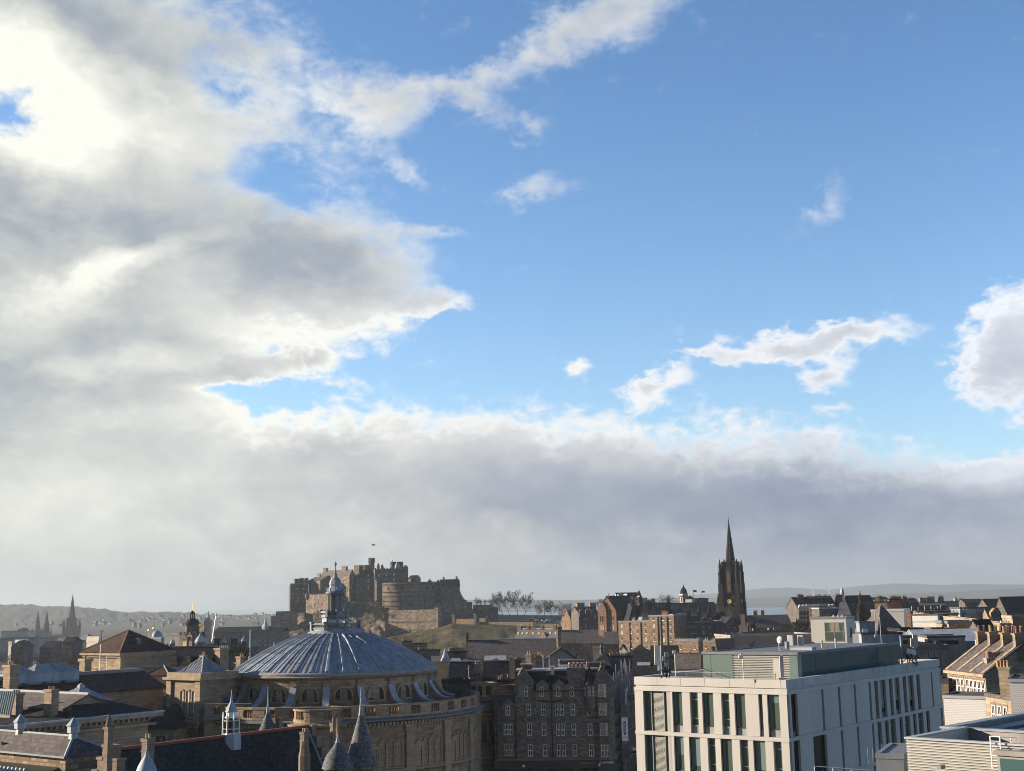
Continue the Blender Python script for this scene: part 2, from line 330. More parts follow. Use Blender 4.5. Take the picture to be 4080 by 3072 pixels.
# ------------------------------------------------------------------ buildings
class B:
 """A rectangular building seen at its near corner. Local x runs right along the front, y away along the right-hand side;
 the body fills x in [-a,0], y in [0,b]; z=0 at the base, h at the eaves."""
 def __init__(s, name, label, cat, px, py, Y, yaw, pxL, pxR, zb=0, wall='sandstone', group=None, a=None, b=None, mk=True):
  o = P(px, py, Y); s.o = Vector((o.x, o.y, zb)); s.yaw = yaw; s.h = o.z-zb; c, q = math.cos(R(yaw)), math.sin(R(yaw))
  s.X = Vector((c, -q, 0)); s.Yv = Vector((q, c, 0)); s.wall = wall
  s.a = a if a is not None else s.reach(-s.X, pxL); s.b = b if b is not None else s.reach(s.Yv, pxR)
  s.root = thing(name, label, cat, s.o, yaw, group)
 def reach(s, d, px):
  lo, hi = 0.0, 400.0; sg = 1 if d.dot(CR) > 0 else -1
  for _ in range(40):
   m = (lo+hi)/2; x = proj(s.o+Vector((0, 0, s.h))+d*m)[0]
   if (x-px)*sg < 0: lo = m
   else: hi = m
  return lo
 def world(s, x, y, z): return s.o+s.X*x+s.Yv*y+Vector((0, 0, z))
 def z_for(s, x, y, py):                       # local height at which local (x,y) is seen at photo row py
  lo, hi = -60.0, 150.0
  for _ in range(40):
   m = (lo+hi)/2
   if proj(s.world(x, y, m))[1] > py: lo = m
   else: hi = m
  return lo
 def x_for(s, px, y=0, z=None):                # local x on the front seen at photo column px
  lo, hi = -s.a-5, 5.0; z = s.h if z is None else z
  for _ in range(40):
   m = (lo+hi)/2
   if proj(s.world(m, y, z))[0] < px: lo = m
   else: hi = m
  return lo
 def y_for(s, px, x=0, z=None):
  lo, hi = -5.0, s.b+5; z = s.h if z is None else z
  for _ in range(40):
   m = (lo+hi)/2
   if proj(s.world(x, m, z))[0] < px: lo = m
   else: hi = m
  return lo
 def walls(s, gable=None, rh=0, mat=None, z0=0):
  w = MB(); a, b, h = s.a, s.b, s.h
  if gable == 'x': w.extx([(0, z0), (b, z0), (b, h), (b/2, h+rh), (0, h)], -a, 0)
  elif gable == 'y': w.exty([(-a, z0), (0, z0), (0, h), (-a/2, h+rh), (-a, h)], 0, b)
  else: w.box(-a, 0, 0, b, z0, h)
  return part('wall', w, mat or s.wall, s.root)
 def roof(s, kind, rh, mat='slate', oh=.35, t=.22, ridge=None, name='roof'):
  r = MB(); a, b, h = s.a, s.b, s.h
  if kind == 'x':
   k = oh*rh/(b/2)
   r.slab([(-a-oh, -oh, h-k+t), (oh, -oh, h-k+t), (oh, b/2, h+rh+t), (-a-oh, b/2, h+rh+t)], t).slab([(oh, b+oh, h-k+t), (-a-oh, b+oh, h-k+t), (-a-oh, b/2, h+rh+t), (oh, b/2, h+rh+t)], t)
   if ridge: r.box(-a-oh, oh, b/2-.2, b/2+.2, h+rh+t-.08, h+rh+t+.16, 1)
  elif kind == 'y':
   k = oh*rh/(a/2); xm = -a/2
   r.slab([(oh, -oh, h-k+t), (oh, b+oh, h-k+t), (xm, b+oh, h+rh+t), (xm, -oh, h+rh+t)], t).slab([(-a-oh, b+oh, h-k+t), (-a-oh, -oh, h-k+t), (xm, -oh, h+rh+t), (xm, b+oh, h+rh+t)], t)
   if ridge: r.box(xm-.2, xm+.2, -oh, b+oh, h+rh+t-.08, h+rh+t+.16, 1)
  elif kind == 'pyr':
   c = (-a/2, b/2, h+rh); q = [(-a-oh, -oh, h), (oh, -oh, h), (oh, b+oh, h), (-a-oh, b+oh, h)]
   r.add(q+[c], [(3, 2, 1, 0), (0, 1, 4), (1, 2, 4), (2, 3, 4), (3, 0, 4)])
   if ridge:
    for p in q: r.bar(p, c, .13, 4, 1)
  elif kind in ('hipx', 'hipy'):
   i = min(a, b)/2
   e = [(-a+i, b/2, h+rh), (-i, b/2, h+rh)] if kind == 'hipx' else [(-a/2, i, h+rh), (-a/2, b-i, h+rh)]
   q = [(-a-oh, -oh, h), (oh, -oh, h), (oh, b+oh, h), (-a-oh, b+oh, h)]
   r.add(q+e, [(3, 2, 1, 0), (0, 1, 5, 4), (1, 2, 5), (2, 3, 4, 5), (3, 0, 4)] if kind == 'hipx' else [(3, 2, 1, 0), (0, 1, 4), (1, 2, 5, 4), (2, 3, 5), (3, 0, 4, 5)])
   if ridge:
    r.bar(e[0], e[1], .14, 4, 1)
    for p, k in zip(q, (0, 1, 1, 0) if kind == 'hipx' else (0, 0, 1, 1)): r.bar(p, e[k], .13, 4, 1)
  elif kind == 'flat':
   r.box(-a-oh, oh, -oh, b+oh, h, h+t)
   for (x0, x1, y0, y1) in ((-a-oh, oh, -oh, -oh+.3), (-a-oh, oh, b+oh-.3, b+oh), (oh-.3, oh, -oh+.3, b+oh-.3), (-a-oh, -a-oh+.3, -oh+.3, b+oh-.3)): r.box(x0, x1, y0, y1, h+t, h+t+rh)
  return part(name, r, [mat, ridge] if ridge else mat, s.root)
 def chimney(s, x, y, z, w, d, h, pots=3, mat=None, along='x', sub=True, ph=.7, pm='pot', pr=.15):
  c = MB(); c.box(-w/2, w/2, -d/2, d/2, -1.2, h-.3).box(-w/2-.12, w/2+.12, -d/2-.12, d/2+.12, h-.3, h)
  L = w if along == 'x' else d
  ps = [(-L/2+L*(i+.5)/pots) for i in range(pots)]
  if not sub:
   for p in ps: c.lathe([(pr, h), (pr*.8, h+ph)], 6, *((p, 0) if along == 'x' else (0, p)), m=1)
  ch = part('chimney', c, [mat or s.wall, pm], s.root, loc=(x, y, z))
  if sub:
   for p in ps: link('chimney_pot', pot_mesh(pm, pr, ph), ch, (p, 0, h) if along == 'x' else (0, p, h))
  return ch
 def win(s, face, u, z, w, h, kind='sash', sub=False, label=None):
  me, pane = win_mesh(kind, round(w, 2), round(h, 2), sub)
  loc, rz = {'f': ((u, 0, z), 0), 'r': ((0, u, z), 90), 'l': ((-s.a, u, z), -90), 'b': ((u, s.b, z), 180)}[face]
  o = link('window', me, s.root, loc, (0, 0, R(rz)), label)
  if pane: link('pane', pane, o)
  return o
_pots = {}
def pot_mesh(pm, pr, ph):
 k = (pm, pr, ph)
 if k not in _pots: _pots[k] = MB().lathe([(pr*1.15, 0), (pr, .08), (pr*.8, ph-.1), (pr*1.05, ph-.08), (pr*.95, ph)], 8).mesh('chimney_pot', pm)
 return _pots[k]
_wins = {}
def win_mesh(kind, w, h, sub):
 k = (kind, w, h, sub)
 if k in _wins: return _wins[k]
 f = MB(); p = MB() if sub else f; pm = 0 if sub else 1; t = min(.12, w*.13); fr, gl, st = 'white_paint', 'glass', 'dressed_stone'
 W2 = w/2; pane = None
 if kind == 'sash':                            # stone lintel and sill, white sashes, dark panes
  f.box(-W2-.18, W2+.18, -.10, .05, -.22, 0, 2).box(-W2-.14, W2+.14, -.07, .05, h, h+.34, 2).box(-W2-.16, -W2, -.05, .05, 0, h, 2).box(W2, W2+.16, -.05, .05, 0, h, 2)
  f.box(-W2, W2, -.04, .02, 0, t*1.6).box(-W2, W2, -.04, .02, h-t, h).box(-W2, -W2+t, -.04, .02, t*1.6, h-t).box(W2-t, W2, -.04, .02, t*1.6, h-t)
  f.box(-W2+t, W2-t, -.035, .02, h*.5-.06, h*.5+.06).box(-.03, .03, -.03, .02, t*1.6, h*.5-.06).box(-.03, .03, -.03, .02, h*.5+.06, h-t)
  p.box(-W2+.01, W2-.01, -.015, .01, .02, h-.02, pm)
  mats = [fr, gl, st]
 elif kind in ('dark', 'pale', 'teal'):        # small far windows: surround, pane
  f.box(-W2-.15, W2+.15, -.12, .03, -.25, 0).box(-W2-.15, W2+.15, -.08, .03, h, h+.3).box(-W2-.15, -W2, -.08, .03, 0, h).box(W2, W2+.15, -.08, .03, 0, h)
  p.box(-W2, W2, -.02, .01, 0, h, pm); mats = [{'dark': 'dressed_stone', 'pale': 'dressed_stone', 'teal': 'grey_metal'}[kind], {'dark': 'glass', 'pale': 'glass_pale', 'teal': 'glass_teal'}[kind], st]
 elif kind in ('sill', 'sillp'):               # far tenement window: dark sashes over a bright sill
  f.box(-W2-.1, W2+.1, -.16, .03, -.22, .05).box(-W2, W2, -.05, .03, h*.47, h*.53)
  p.box(-W2, W2, -.025, .01, .05, h, pm); mats = ['white_paint', 'black' if kind == 'sill' else 'glass_pale', st]
 elif kind == 'skylight':
  f.box(-W2-.08, W2+.08, -.08, .12, -.08, h+.08); p.box(-W2, W2, -.12, -.08, 0, h, pm); mats = ['grey_metal', 'glass_pale', st]
 elif kind in ('arch', 'arch_dark', 'arch_blind'):           # round-headed: proud ring of stone, recessed light
  n = 10; r1 = W2+.22
  arc = lambda r: [(r*math.cos(PI*i/n), h-W2+r*math.sin(PI*i/n)) for i in range(n+1)]
  ou = [(r1, 0)]+arc(r1)+[(-r1, 0)]; inn = [(W2, 0)]+arc(W2)+[(-W2, 0)]; m_ = len(ou)
  f.add([(x, -.22, z) for x, z in ou]+[(x, -.22, z) for x, z in inn]+[(x, .02, z) for x, z in ou]+[(x, .02, z) for x, z in inn],
              [(i, m_+i, m_+i+1, i+1) for i in range(m_-1)]+[(i+1, 2*m_+i+1, 2*m_+i, i) for i in range(m_-1)]+[(m_+i, 3*m_+i, 3*m_+i+1, m_+i+1) for i in range(m_-1)])
  f.box(-r1-.1, r1+.1, -.3, .02, -.3, 0)
  p.add([(x, -.02, z) for x, z in inn], [tuple(range(m_-1, -1, -1))], pm)
  if kind == 'arch':
   for xx in (-W2*.42, 0, W2*.42): f.box(xx-.05, xx+.05, -.06, -.02, 0, h-W2*.35, 2)
   for j in range(1, 6): f.box(-W2, W2, -.055, -.02, j*(h-W2)/6-.03, j*(h-W2)/6+.03, 2)
  mats = ['trim_stone', {'arch': 'glass', 'arch_dark': 'glass', 'arch_blind': 'sandstone'}[kind], 'white_paint']
 me = f.mesh('window', mats)
 if sub: pane = p.mesh('pane', mats[1])
 _wins[k] = (me, pane); return _wins[k]

def _chim(s, p0, p1, py0, py1=None, y=None, pots=3, d=None, **kw):      # chimney between two photo columns, top at row py0
 y = s.b/2 if y is None else y; zr = s.h+2
 xa, xb = sorted((s.x_for(p0, y, zr), s.x_for(p1, y, zr))); x = (xa+xb)/2; w = max(xb-xa, .3)
 zt = s.z_for(x, y, py0); zb = s.z_for(x, y, py1) if py1 else s.h-1
 return s.chimney(x, y, zb, w, d or min(w, 1.1), max(zt-zb, .6), pots, **kw)
B.chim = _chim
def _wp(s, face, px, py0, py1, wpx, kind='sash', sub=False, label=None):   # window by photo column and rows
 r5 = lambda v: max(.2, round(v/.05)*.05)
 if face == 'f':
  u = s.x_for(px, 0, s.h*.7); w = abs(s.x_for(px+wpx/2, 0, s.h*.7)-s.x_for(px-wpx/2, 0, s.h*.7)); z = s.z_for(u, 0, py1); h = s.z_for(u, 0, py0)-z
 else:
  u = s.y_for(px, 0, s.h*.7); w = abs(s.y_for(px+wpx/2, 0, s.h*.7)-s.y_for(px-wpx/2, 0, s.h*.7)); z = s.z_for(0, u, py1); h = s.z_for(0, u, py0)-z
 return s.win(face, u, z, r5(w), r5(h), kind, sub, label)
B.wp = _wp
HZ = lambda px: 2400-.0192*(px-2040)
def lerp(a, b, t): return a+(b-a)*t
def interp(tab, x):
 for (x0, y0), (x1, y1) in zip(tab, tab[1:]):
  if x <= x1: return lerp(y0, y1, max(0, (x-x0)/(x1-x0)))
 return tab[-1][1]
def sm(t): t = min(1, max(0, t)); return t*t*(3-2*t)
def fbm(x, y, z=0, o=5): return noise.fractal((x, y, z), 1, 2.1, o)

# ------------------------------------------------------------------ ground, water, hills
def ground_z(x, y):
 z = -8*sm((y-700)/900) if y > 700 else 0
 rid = (x+60)*.8+(y-950)*.6                                        # the old town ridge falls away from the castle
 z += 9*math.exp(-((rid)/110)**2)*sm((x+80)/200)*sm((900-x)/400)
 if x > -.02*y: z -= 40*sm((y-1500)/1000)*sm((x+.02*y)/200)
 return z
def build_ground():
 g = MB(); xs = [math.copysign(abs(i/45)**2.2*5200, i) for i in range(-45, 46)]; ys = [-120+5400*(j/80)**1.9 for j in range(81)]
 vs = [(x, y, ground_z(x, y)) for y in ys for x in xs]; n = len(xs)
 g.add(vs, [(j*n+i, j*n+i+1, (j+1)*n+i+1, (j+1)*n+i) for j in range(80) for i in range(n-1)])
 struct('ground', g, 'earth', True)
 w = MB().add([(-9000, 1600, -22), (14000, 1600, -22), (14000, 26000, -22), (-9000, 26000, -22)], [(0, 1, 2, 3)]); struct('water', w, 'sea')
 # the wooded hill on the left
 top = [(-900, 2398), (-300, 2402), (0, 2407), (100, 2409), (200, 2417), (270, 2414), (400, 2428), (470, 2441), (530, 2439), (680, 2437), (740, 2446), (900, 2453), (1000, 2450), (1100, 2447), (1200, 2452), (1500, 2470), (1800, 2480)]
 h = MB(); nx, ny = 420, 46; vs = []
 for j in range(ny):
  t = j/(ny-1); Y = lerp(3100, 6000, t)
  for i in range(nx):
   px = lerp(-900, 1800, i/(nx-1)); p = P(px, interp(top, px), 4500); x = p.x*Y/4500 if Y < 4500 else p.x*(1+(Y-4500)/9000)
   zt = p.z; k = sm((Y-3100)/1400) if Y < 4500 else 1-sm((Y-4500)/1700)
   k = k*.8+.2*k*k
   z = lerp(-10, zt-3, k)+ (max(0, noise.noise((x*.035, Y*.02, 3)))*9+noise.noise((x*.09, Y*.05, 8))*3.2)*min(1, k*2.5)
   vs.append((x, Y, z))
 h.add(vs, [(j*nx+i, j*nx+i+1, (j+1)*nx+i+1, (j+1)*nx+i) for j in range(ny-1) for i in range(nx-1)]); struct('hills', h, 'wood_far', True)
 # the far shore of the firth, two ranges
 for nm, Y0, tab in (('coast', 8200, [(1500, 2396), (2400, 2388), (2980, 2380), (3200, 2374), (3400, 2371), (3700, 2362), (3900, 2351), (4080, 2343), (4500, 2335), (5200, 2350)]),
      ('mountains', 12500, [(2300, 2392), (2700, 2380), (2950, 2352), (3040, 2344), (3140, 2341), (3300, 2350), (3420, 2336), (3560, 2324), (3640, 2325), (3760, 2333), (3860, 2326), (4080, 2329), (4500, 2318), (5200, 2340)])):
  c = MB(); nx, ny = 220, 24; vs = []
  for j in range(ny):
   t = j/(ny-1)
   for i in range(nx):
    px = lerp(tab[0][0], tab[-1][0], i/(nx-1)); p = P(px, interp(tab, px), Y0); Y = Y0+lerp(-1150, 1800, t)
    k = sm((Y-Y0+1150)/1150) if Y < Y0 else 1-sm((Y-Y0)/1900)
    vs.append((p.x*Y/Y0, Y, lerp(-24, p.z, k)+fbm(p.x*.0016, Y*.0012, 2)*7*k))
  c.add(vs, [(j*nx+i, j*nx+i+1, (j+1)*nx+i+1, (j+1)*nx+i) for j in range(ny-1) for i in range(nx-1)]); struct(nm, c, 'coast', True)
build_ground()

# ------------------------------------------------------------------ castle rock and the grassy bank
def slope(name, m, cols, top, base, Yt, Yb, amp, seed, ny=70, nx=260, back=150, rough=1):
 g = MB(); vs = []; nb = 4
 for j in range(ny+nb):
  t = min(1, j/(ny-1))
  for i in range(nx):
   px = lerp(cols[0], cols[1], i/(nx-1)); pt = P(px, interp(top, px), Yt if not callable(Yt) else Yt(px)); pb = P(px, interp(base, px), Yb if not callable(Yb) else Yb(px))
   if j < ny:
    q = pb.lerp(pt, t); e = t*(1-t)*4
    s_ = .75+.25*e
    d = (fbm(q.x*.035+q.z*.03, q.z*.05, seed+q.y*.01)*1.0+abs(noise.noise((q.x*.09+q.z*.07, q.z*.11, seed+5)))*.8*rough)*amp*s_*(1 if t < .97 else .35)
    q = Vector((q.x+d*.25, q.y-d, q.z+d*.30))
   else:
    k = (j-ny+1)/nb; q = Vector((pt.x*(1+k*back/950), pt.y+k*back, pt.z-(0 if k < .8 else 30)))
   vs.append(q)
 n2 = ny+nb
 g.add(vs, [(j*nx+i, j*nx+i+1, (j+1)*nx+i+1, (j+1)*nx+i) for j in range(n2-1) for i in range(nx-1)])
 return struct(name, g, m, 35)
slope('castle_rock', 'rock', (1030, 1800), [(1030, 2640), (1075, 2555), (1100, 2475), (1113, 2462), (1150, 2448), (1215, 2440), (1235, 2452), (1262, 2432), (1300, 2418), (1392, 2398), (1530, 2402), (1545, 2440), (1600, 2468), (1700, 2497), (1745, 2508), (1800, 2520)],
      [(1030, 2655), (1100, 2640), (1300, 2640), (1800, 2640)], 985, lambda px: 905-(max(0, px-1500))*.1, 8.5, 11)
slope('grassy_hill', 'grass', (1500, 2330), [(1500, 2560), (1560, 2542), (1640, 2526), (1745, 2506), (1800, 2487), (1895, 2489), (1960, 2491), (2100, 2500), (2200, 2502), (2330, 2512)],
      [(1500, 2625), (1750, 2640), (2080, 2620), (2330, 2600)], 890, 775, 3.0, 4, rough=.6, back=140)

# ------------------------------------------------------------------ the castle
def crenels(mb, x0, x1, y0, y1, z, w=1.1, g=.9, hh=.9):
 n = max(1, int((x1-x0)/(w+g))); st = (x1-x0)/n
 for i in range(n): mb.box(x0+i*st, x0+i*st+st*.55, y0, y1, z, z+hh)
def castle():
 YB = 1000
 # barracks, shaded
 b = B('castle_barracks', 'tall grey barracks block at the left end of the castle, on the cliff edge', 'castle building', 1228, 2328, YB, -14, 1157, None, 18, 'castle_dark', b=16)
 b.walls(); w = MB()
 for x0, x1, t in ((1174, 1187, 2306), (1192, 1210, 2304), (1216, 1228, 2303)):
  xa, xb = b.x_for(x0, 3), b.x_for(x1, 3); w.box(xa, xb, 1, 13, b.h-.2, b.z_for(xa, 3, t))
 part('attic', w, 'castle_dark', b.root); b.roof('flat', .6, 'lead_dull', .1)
 for r, y0 in enumerate((2343, 2362, 2378, 2392)):
  for px in (1167, 1180, 1190, 1210): b.wp('f', px, y0, y0+7, 4, 'pale' if (r+px) % 3 else 'dark')
 # great hall range, sunlit, stepping up to the right
 b = B('castle_wing', 'low sunlit wing with a lean slate roof next to the grey barracks', 'castle building', 1276, 2313, YB-6, 42, 1229, None, 20, 'castle_stone', b=14)
 b.walls('x', 3); b.roof('x', 3, 'slate_worn', .2); b.chim(1267, 1276, 2285, 2305, pots=2, sub=False)
 for px, y0 in ((1237, 2325), (1252, 2325), (1245, 2345), (1268, 2330)): b.wp('f', px, y0, y0+9, 4, 'dark')
 b = B('castle_hall', 'large sunlit hall with tall narrow windows and a slate roof at the castle crest', 'castle building', 1392, 2293, YB-12, 42, 1277, 1416, 20, 'castle_stone')
 b.walls('x', 4.5); b.roof('x', 4.5, 'slate_worn', .2, ridge='lead_dull')
 b.chim(1291, 1304, 2264, 2290, pots=2, sub=False, d=2); b.chim(1364, 1382, 2257, 2285, pots=3, sub=False, d=2)
 for px in (1283, 1300): b.wp('f', px, 2328, 2349, 5, 'dark')
 for px, y0 in ((1320, 2325), (1352, 2300), (1360, 2315), (1374, 2297), (1374, 2315), (1384, 2345), (1356, 2345), (1368, 2365)): b.wp('f', px, y0, y0+9, 4, 'pale' if y0 < 2320 else 'dark')
 for px, y0 in ((1405, 2295), (1405, 2316), (1400, 2335)): b.wp('r', px, y0, y0+10, 5, 'pale')
 # terrace wall below
 b = B('castle_terrace_wall', 'sunlit terrace wall with a corner turret below the castle hall', 'wall', 1318, 2369, YB-25, 40, 1219, None, 14, 'castle_stone', b=5)
 b.walls(); m = MB(); crenels(m, -b.a, 0, 0, .8, b.h); part('parapet', m, 'castle_stone', b.root)
 m = MB().lathe([(.6, b.h-3.5), (1.7, b.h-2), (1.7, b.h+.6), (.1, b.h+1.8)], 10, -b.a+1.2, .3); part('turret', m, 'castle_stone', b.root)
 for px, y0 in ((1232, 2412), (1240, 2412), (1254, 2408), (1270, 2400), (1283, 2402)): b.wp('f', px, y0, y0+9, 3, 'dark')
 # bastion wall at far left
 m = MB(); o = P(1150, 2470, 960)
 m.lathe([(11.5, -9), (10.5, 0), (10.5, 5.6), (9.6, 5.6), (9.6, 0)], 20, 2, 4, 150, 300); m.box(-8, 3, -7.2, -6, -4, 6.4).box(-12, -8, -5, -4, -6, 3)
 single('bastion_wall', m, 'castle_stone', 'low sunlit bastion wall curving along the cliff edge under the grey barracks', 'wall', (o.x, o.y, o.z))
 # dark range with the hipped slate roof
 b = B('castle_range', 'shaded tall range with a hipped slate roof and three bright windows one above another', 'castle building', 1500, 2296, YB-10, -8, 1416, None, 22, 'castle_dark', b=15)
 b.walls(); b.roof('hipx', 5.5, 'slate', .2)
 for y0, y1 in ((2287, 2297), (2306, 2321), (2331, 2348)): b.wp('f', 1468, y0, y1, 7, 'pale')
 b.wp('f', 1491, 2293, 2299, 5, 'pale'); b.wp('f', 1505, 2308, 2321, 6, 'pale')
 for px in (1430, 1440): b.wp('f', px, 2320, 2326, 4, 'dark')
 b = B('castle_turret_house', 'pair of square sunlit stair towers between the castle hall and the dark range', 'castle building', 1431, 2256, YB, 30, 1411, 1441, 30, 'castle_stone')
 b.walls(); b.roof('flat', .6, 'castle_stone', .1); m = MB(); m.box(.6, 5, 1, 6, 0, b.h+.8); part('stair_tower', m, 'castle_dark', b.root)
 # palace block with battlements, flag tower
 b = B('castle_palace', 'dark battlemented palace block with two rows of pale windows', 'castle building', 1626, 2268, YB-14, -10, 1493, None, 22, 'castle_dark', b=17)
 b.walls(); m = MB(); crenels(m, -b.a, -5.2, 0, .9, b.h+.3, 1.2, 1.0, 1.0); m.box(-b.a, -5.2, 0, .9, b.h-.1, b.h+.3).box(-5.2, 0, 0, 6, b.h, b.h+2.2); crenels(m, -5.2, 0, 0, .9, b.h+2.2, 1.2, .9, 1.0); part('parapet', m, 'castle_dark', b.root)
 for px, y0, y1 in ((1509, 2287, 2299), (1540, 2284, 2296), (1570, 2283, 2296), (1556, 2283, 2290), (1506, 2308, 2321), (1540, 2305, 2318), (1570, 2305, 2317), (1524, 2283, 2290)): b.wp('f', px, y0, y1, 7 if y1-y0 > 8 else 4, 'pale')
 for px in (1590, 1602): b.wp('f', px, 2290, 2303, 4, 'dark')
 m = MB(); x = b.x_for(1507, 6); m.lathe([(1.1, b.h), (1.1, b.h+3), (.9, b.h+4), (.15, b.h+5.2)], 8, x, 6); x = b.x_for(1523, 6); m.lathe([(1.1, b.h), (1.1, b.h+2.6), (.15, b.h+4.4)], 8, x, 6); part('turret', m, 'castle_dark', b.root)
 m = MB(); x = b.x_for(1583, 4); m.lathe([(1.9, b.h), (1.9, b.h+2.2), (1.7, b.h+3.4), (.9, b.h+4.6), (.1, b.h+6)], 10, x, 4); part('cupola', m, 'lead', b.root, True)
 o = P(1480, 2268, YB-2); b = B('castle_flag_tower', 'octagonal battlemented tower carrying the tall flagpole above the castle', 'tower', 1480, 2228, YB+3, 0, None, None, 40, 'castle_dark', a=1, b=1)
 r = 2.35; m = MB().lathe([(r, 0), (r, b.h-3), (r+.35, b.h-2.4), (r+.35, b.h)], 8, 0, 0); part('wall', m, 'castle_dark', b.root)
 m = MB()
 for k in range(8): m.box(-.55, .55, -r-.3, -r+.3, b.h, b.h+.95) if k == 0 else m.add([(v.x, v.y, v.z) for v in [Matrix.Rotation(k*PI/4, 3, 'Z') @ Vector(c) for c in [(-.55, -r-.3, b.h), (.55, -r-.3, b.h), (.55, -r+.3, b.h), (-.55, -r+.3, b.h), (-.55, -r-.3, b.h+.95), (.55, -r-.3, b.h+.95), (.55, -r+.3, b.h+.95), (-.55, -r+.3, b.h+.95)]]], [(3, 2, 1, 0), (4, 5, 6, 7), (0, 1, 5, 4), (1, 2, 6, 5), (2, 3, 7, 6), (3, 0, 4, 7)])
 part('parapet', m, 'castle_dark', b.root); b.wp('f', 1480, 2240, 2247, 3, 'dark')
 flag(P(1481, 2226, YB+3), b.z_for(0, 0, 2166)-b.z_for(0, 0, 2226), 'white_plain', 'small white flag on the tall pole above the castle tower', w=2.6, hh=1.5)
 # memorial hall
 b = B('castle_memorial_hall', 'steep dark roofed hall with a needle spire behind the castle battlements', 'castle building', 1606, 2264, YB+8, -6, 1557, None, 30, 'castle_dark', b=10)
 b.walls('x', 5); b.roof('x', 5, 'slate', .2); m = MB(); x = b.x_for(1563, -1); m.box(x-1, x+1, -1.6, .4, b.h-6, b.h+.8).lathe([(1.25, b.h+.8), (.55, b.h+4), (.12, b.z_for(x, 0, 2229))], 6, x, -.6); part('spire', m, 'castle_dark', b.root)
 m = MB().cyl(x, -.6, b.z_for(x, 0, 2229), b.z_for(x, 0, 2224), .35, .1, 6); part('finial', m, 'gold', b.root)
 # half moon battery
 o = P(1617, 2432, 965); zt = P(1617, 2320, 965).z-o.z; r = 27.0
 root = thing('half_moon_battery', 'great curved battery wall with horizontal ledges at the front of the castle', 'castle wall', (o.x, o.y+r, o.z))
 m = MB().lathe([(r+.9, -12), (r+.5, 0), (r+.2, zt*.2), (r, zt), (r-1.2, zt), (r-1.2, zt-2)], 50, 0, 0, 228, 322); part('wall', m, 'castle_stone', root)
 for k in (.16, .34, .5, .66, .93): part('string_course', MB().lathe([(r+.1, zt*k-.3), (r+.75, zt*k), (r+.75, zt*k+.35), (r+.1, zt*k+.5)], 50, 0, 0, 228, 322), 'castle_dark', root)
 for a_ in (240, 253, 266, 279, 292, 305, 316):
  x, y = r*math.cos(R(a_)), r*math.sin(R(a_)); q = MB().box(-.7, .7, -.25, .5, 0, 2.4)
  part('embrasure', q, 'black', root, loc=(x, y, zt*.74), rot=(0, 0, R(a_+90)))
 for a_ in (262, 300): part('drainpipe', MB().box(-.2, .2, -.8, 0, -2, zt*.8), 'iron', root, loc=(r*math.cos(R(a_)), r*math.sin(R(a_)), 0), rot=(0, 0, R(a_+90)))
 b = B('castle_connecting_wall', 'stone wall face joining the half moon battery to the dark range, with a ledge', 'wall', 1545, 2315, 975, -12, 1500, None, 20, 'castle_dark', b=8); b.walls(); b.roof('flat', .8, 'castle_dark', .05)
 b = B('castle_store', 'small sunlit house with a brown roof beside the palace block', 'house', 1655, 2304, 1000, 30, 1627, 1676, 40, 'castle_stone'); b.walls('x', 2.2); b.roof('x', 2.2, 'red_slate', .2); b.wp('f', 1641, 2306, 2311, 5, 'dark')
 b = B('castle_forewall', 'long dark wall with two small gables between the battery and the roofed gate tower', 'wall', 1753, 2317, 995, -6, 1624, None, 30, 'castle_dark', b=6); b.walls()
 for p0, p1, t in ((1703, 1722, 2306), (1740, 1752, 2308)):
  x0, x1 = b.x_for(p0), b.x_for(p1); part('gable', MB().exty([(x0, b.h-1), (x1, b.h-1), (x1, b.h), ((x0+x1)/2, b.z_for((x0+x1)/2, 0, t)), (x0, b.h)], -.1, 3), 'castle_dark', b.root)
 for px in (1712, 1728, 1735, 1742): b.wp('f', px, 2325, 2335, 3, 'dark')
 b = B('castle_gate_tower', 'dark tower house with a steep roof between two end chimneys, right of the battery', 'tower', 1832, 2336, 975, -8, 1757, None, 22, 'castle_dark', b=11)
 b.walls('x', 5.2); b.roof('x', 5.2, 'slate', .3); b.chim(1765, 1771, 2299, pots=1, sub=False, d=2); b.chim(1816, 1823, 2297, pots=1, sub=False, d=2)
 m = MB(); crenels(m, -b.a, 0, -.4, .3, b.h-.6, 1, .8, .9); part('parapet', m, 'castle_dark', b.root)
 for px, y0 in ((1772, 2345), (1802, 2345), (1790, 2362), (1776, 2362)): b.wp('f', px, y0, y0+7, 4, 'dark')
 m = MB()
 for k in range(5): m.box(k*1.0, k*1.0+1.0, 1, 5, 0, b.h-4.5-k*1.9)
 part('stepped_wall', m, 'castle_dark', b.root)
 # gatehouse with the arch
 b = B('castle_gatehouse', 'broad low gatehouse with a dark round arch and flanking niches', 'gatehouse', 1858, 2405, 940, 4, 1712, None, 8, 'castle_stone', b=10)
 b.walls(); x0, x1 = b.x_for(1800), b.x_for(1856); m = MB().box(x0, x1, .3, 6, b.h, b.z_for(x0, 0, 2391)); crenels(m, x0, x1, .3, 1.1, b.z_for(x0, 0, 2391)); crenels(m, -b.a, x0, 0, .8, b.h); part('parapet', m, 'castle_stone', b.root)
 b.wp('f', 1827, 2424, 2441, 11, 'arch_dark'); b.wp('f', 1814, 2422, 2441, 5, 'dark'); b.wp('f', 1845, 2422, 2441, 5, 'dark'); b.wp('f', 1827, 2406, 2413, 6, 'pale')
 b = B('castle_guardroom', 'dark flat guardroom attached to the right of the castle gatehouse', 'building', 1881, 2402, 945, -10, 1857, None, 8, 'castle_dark', b=8); b.walls(); b.roof('flat', .5, 'lead_dull', .1)
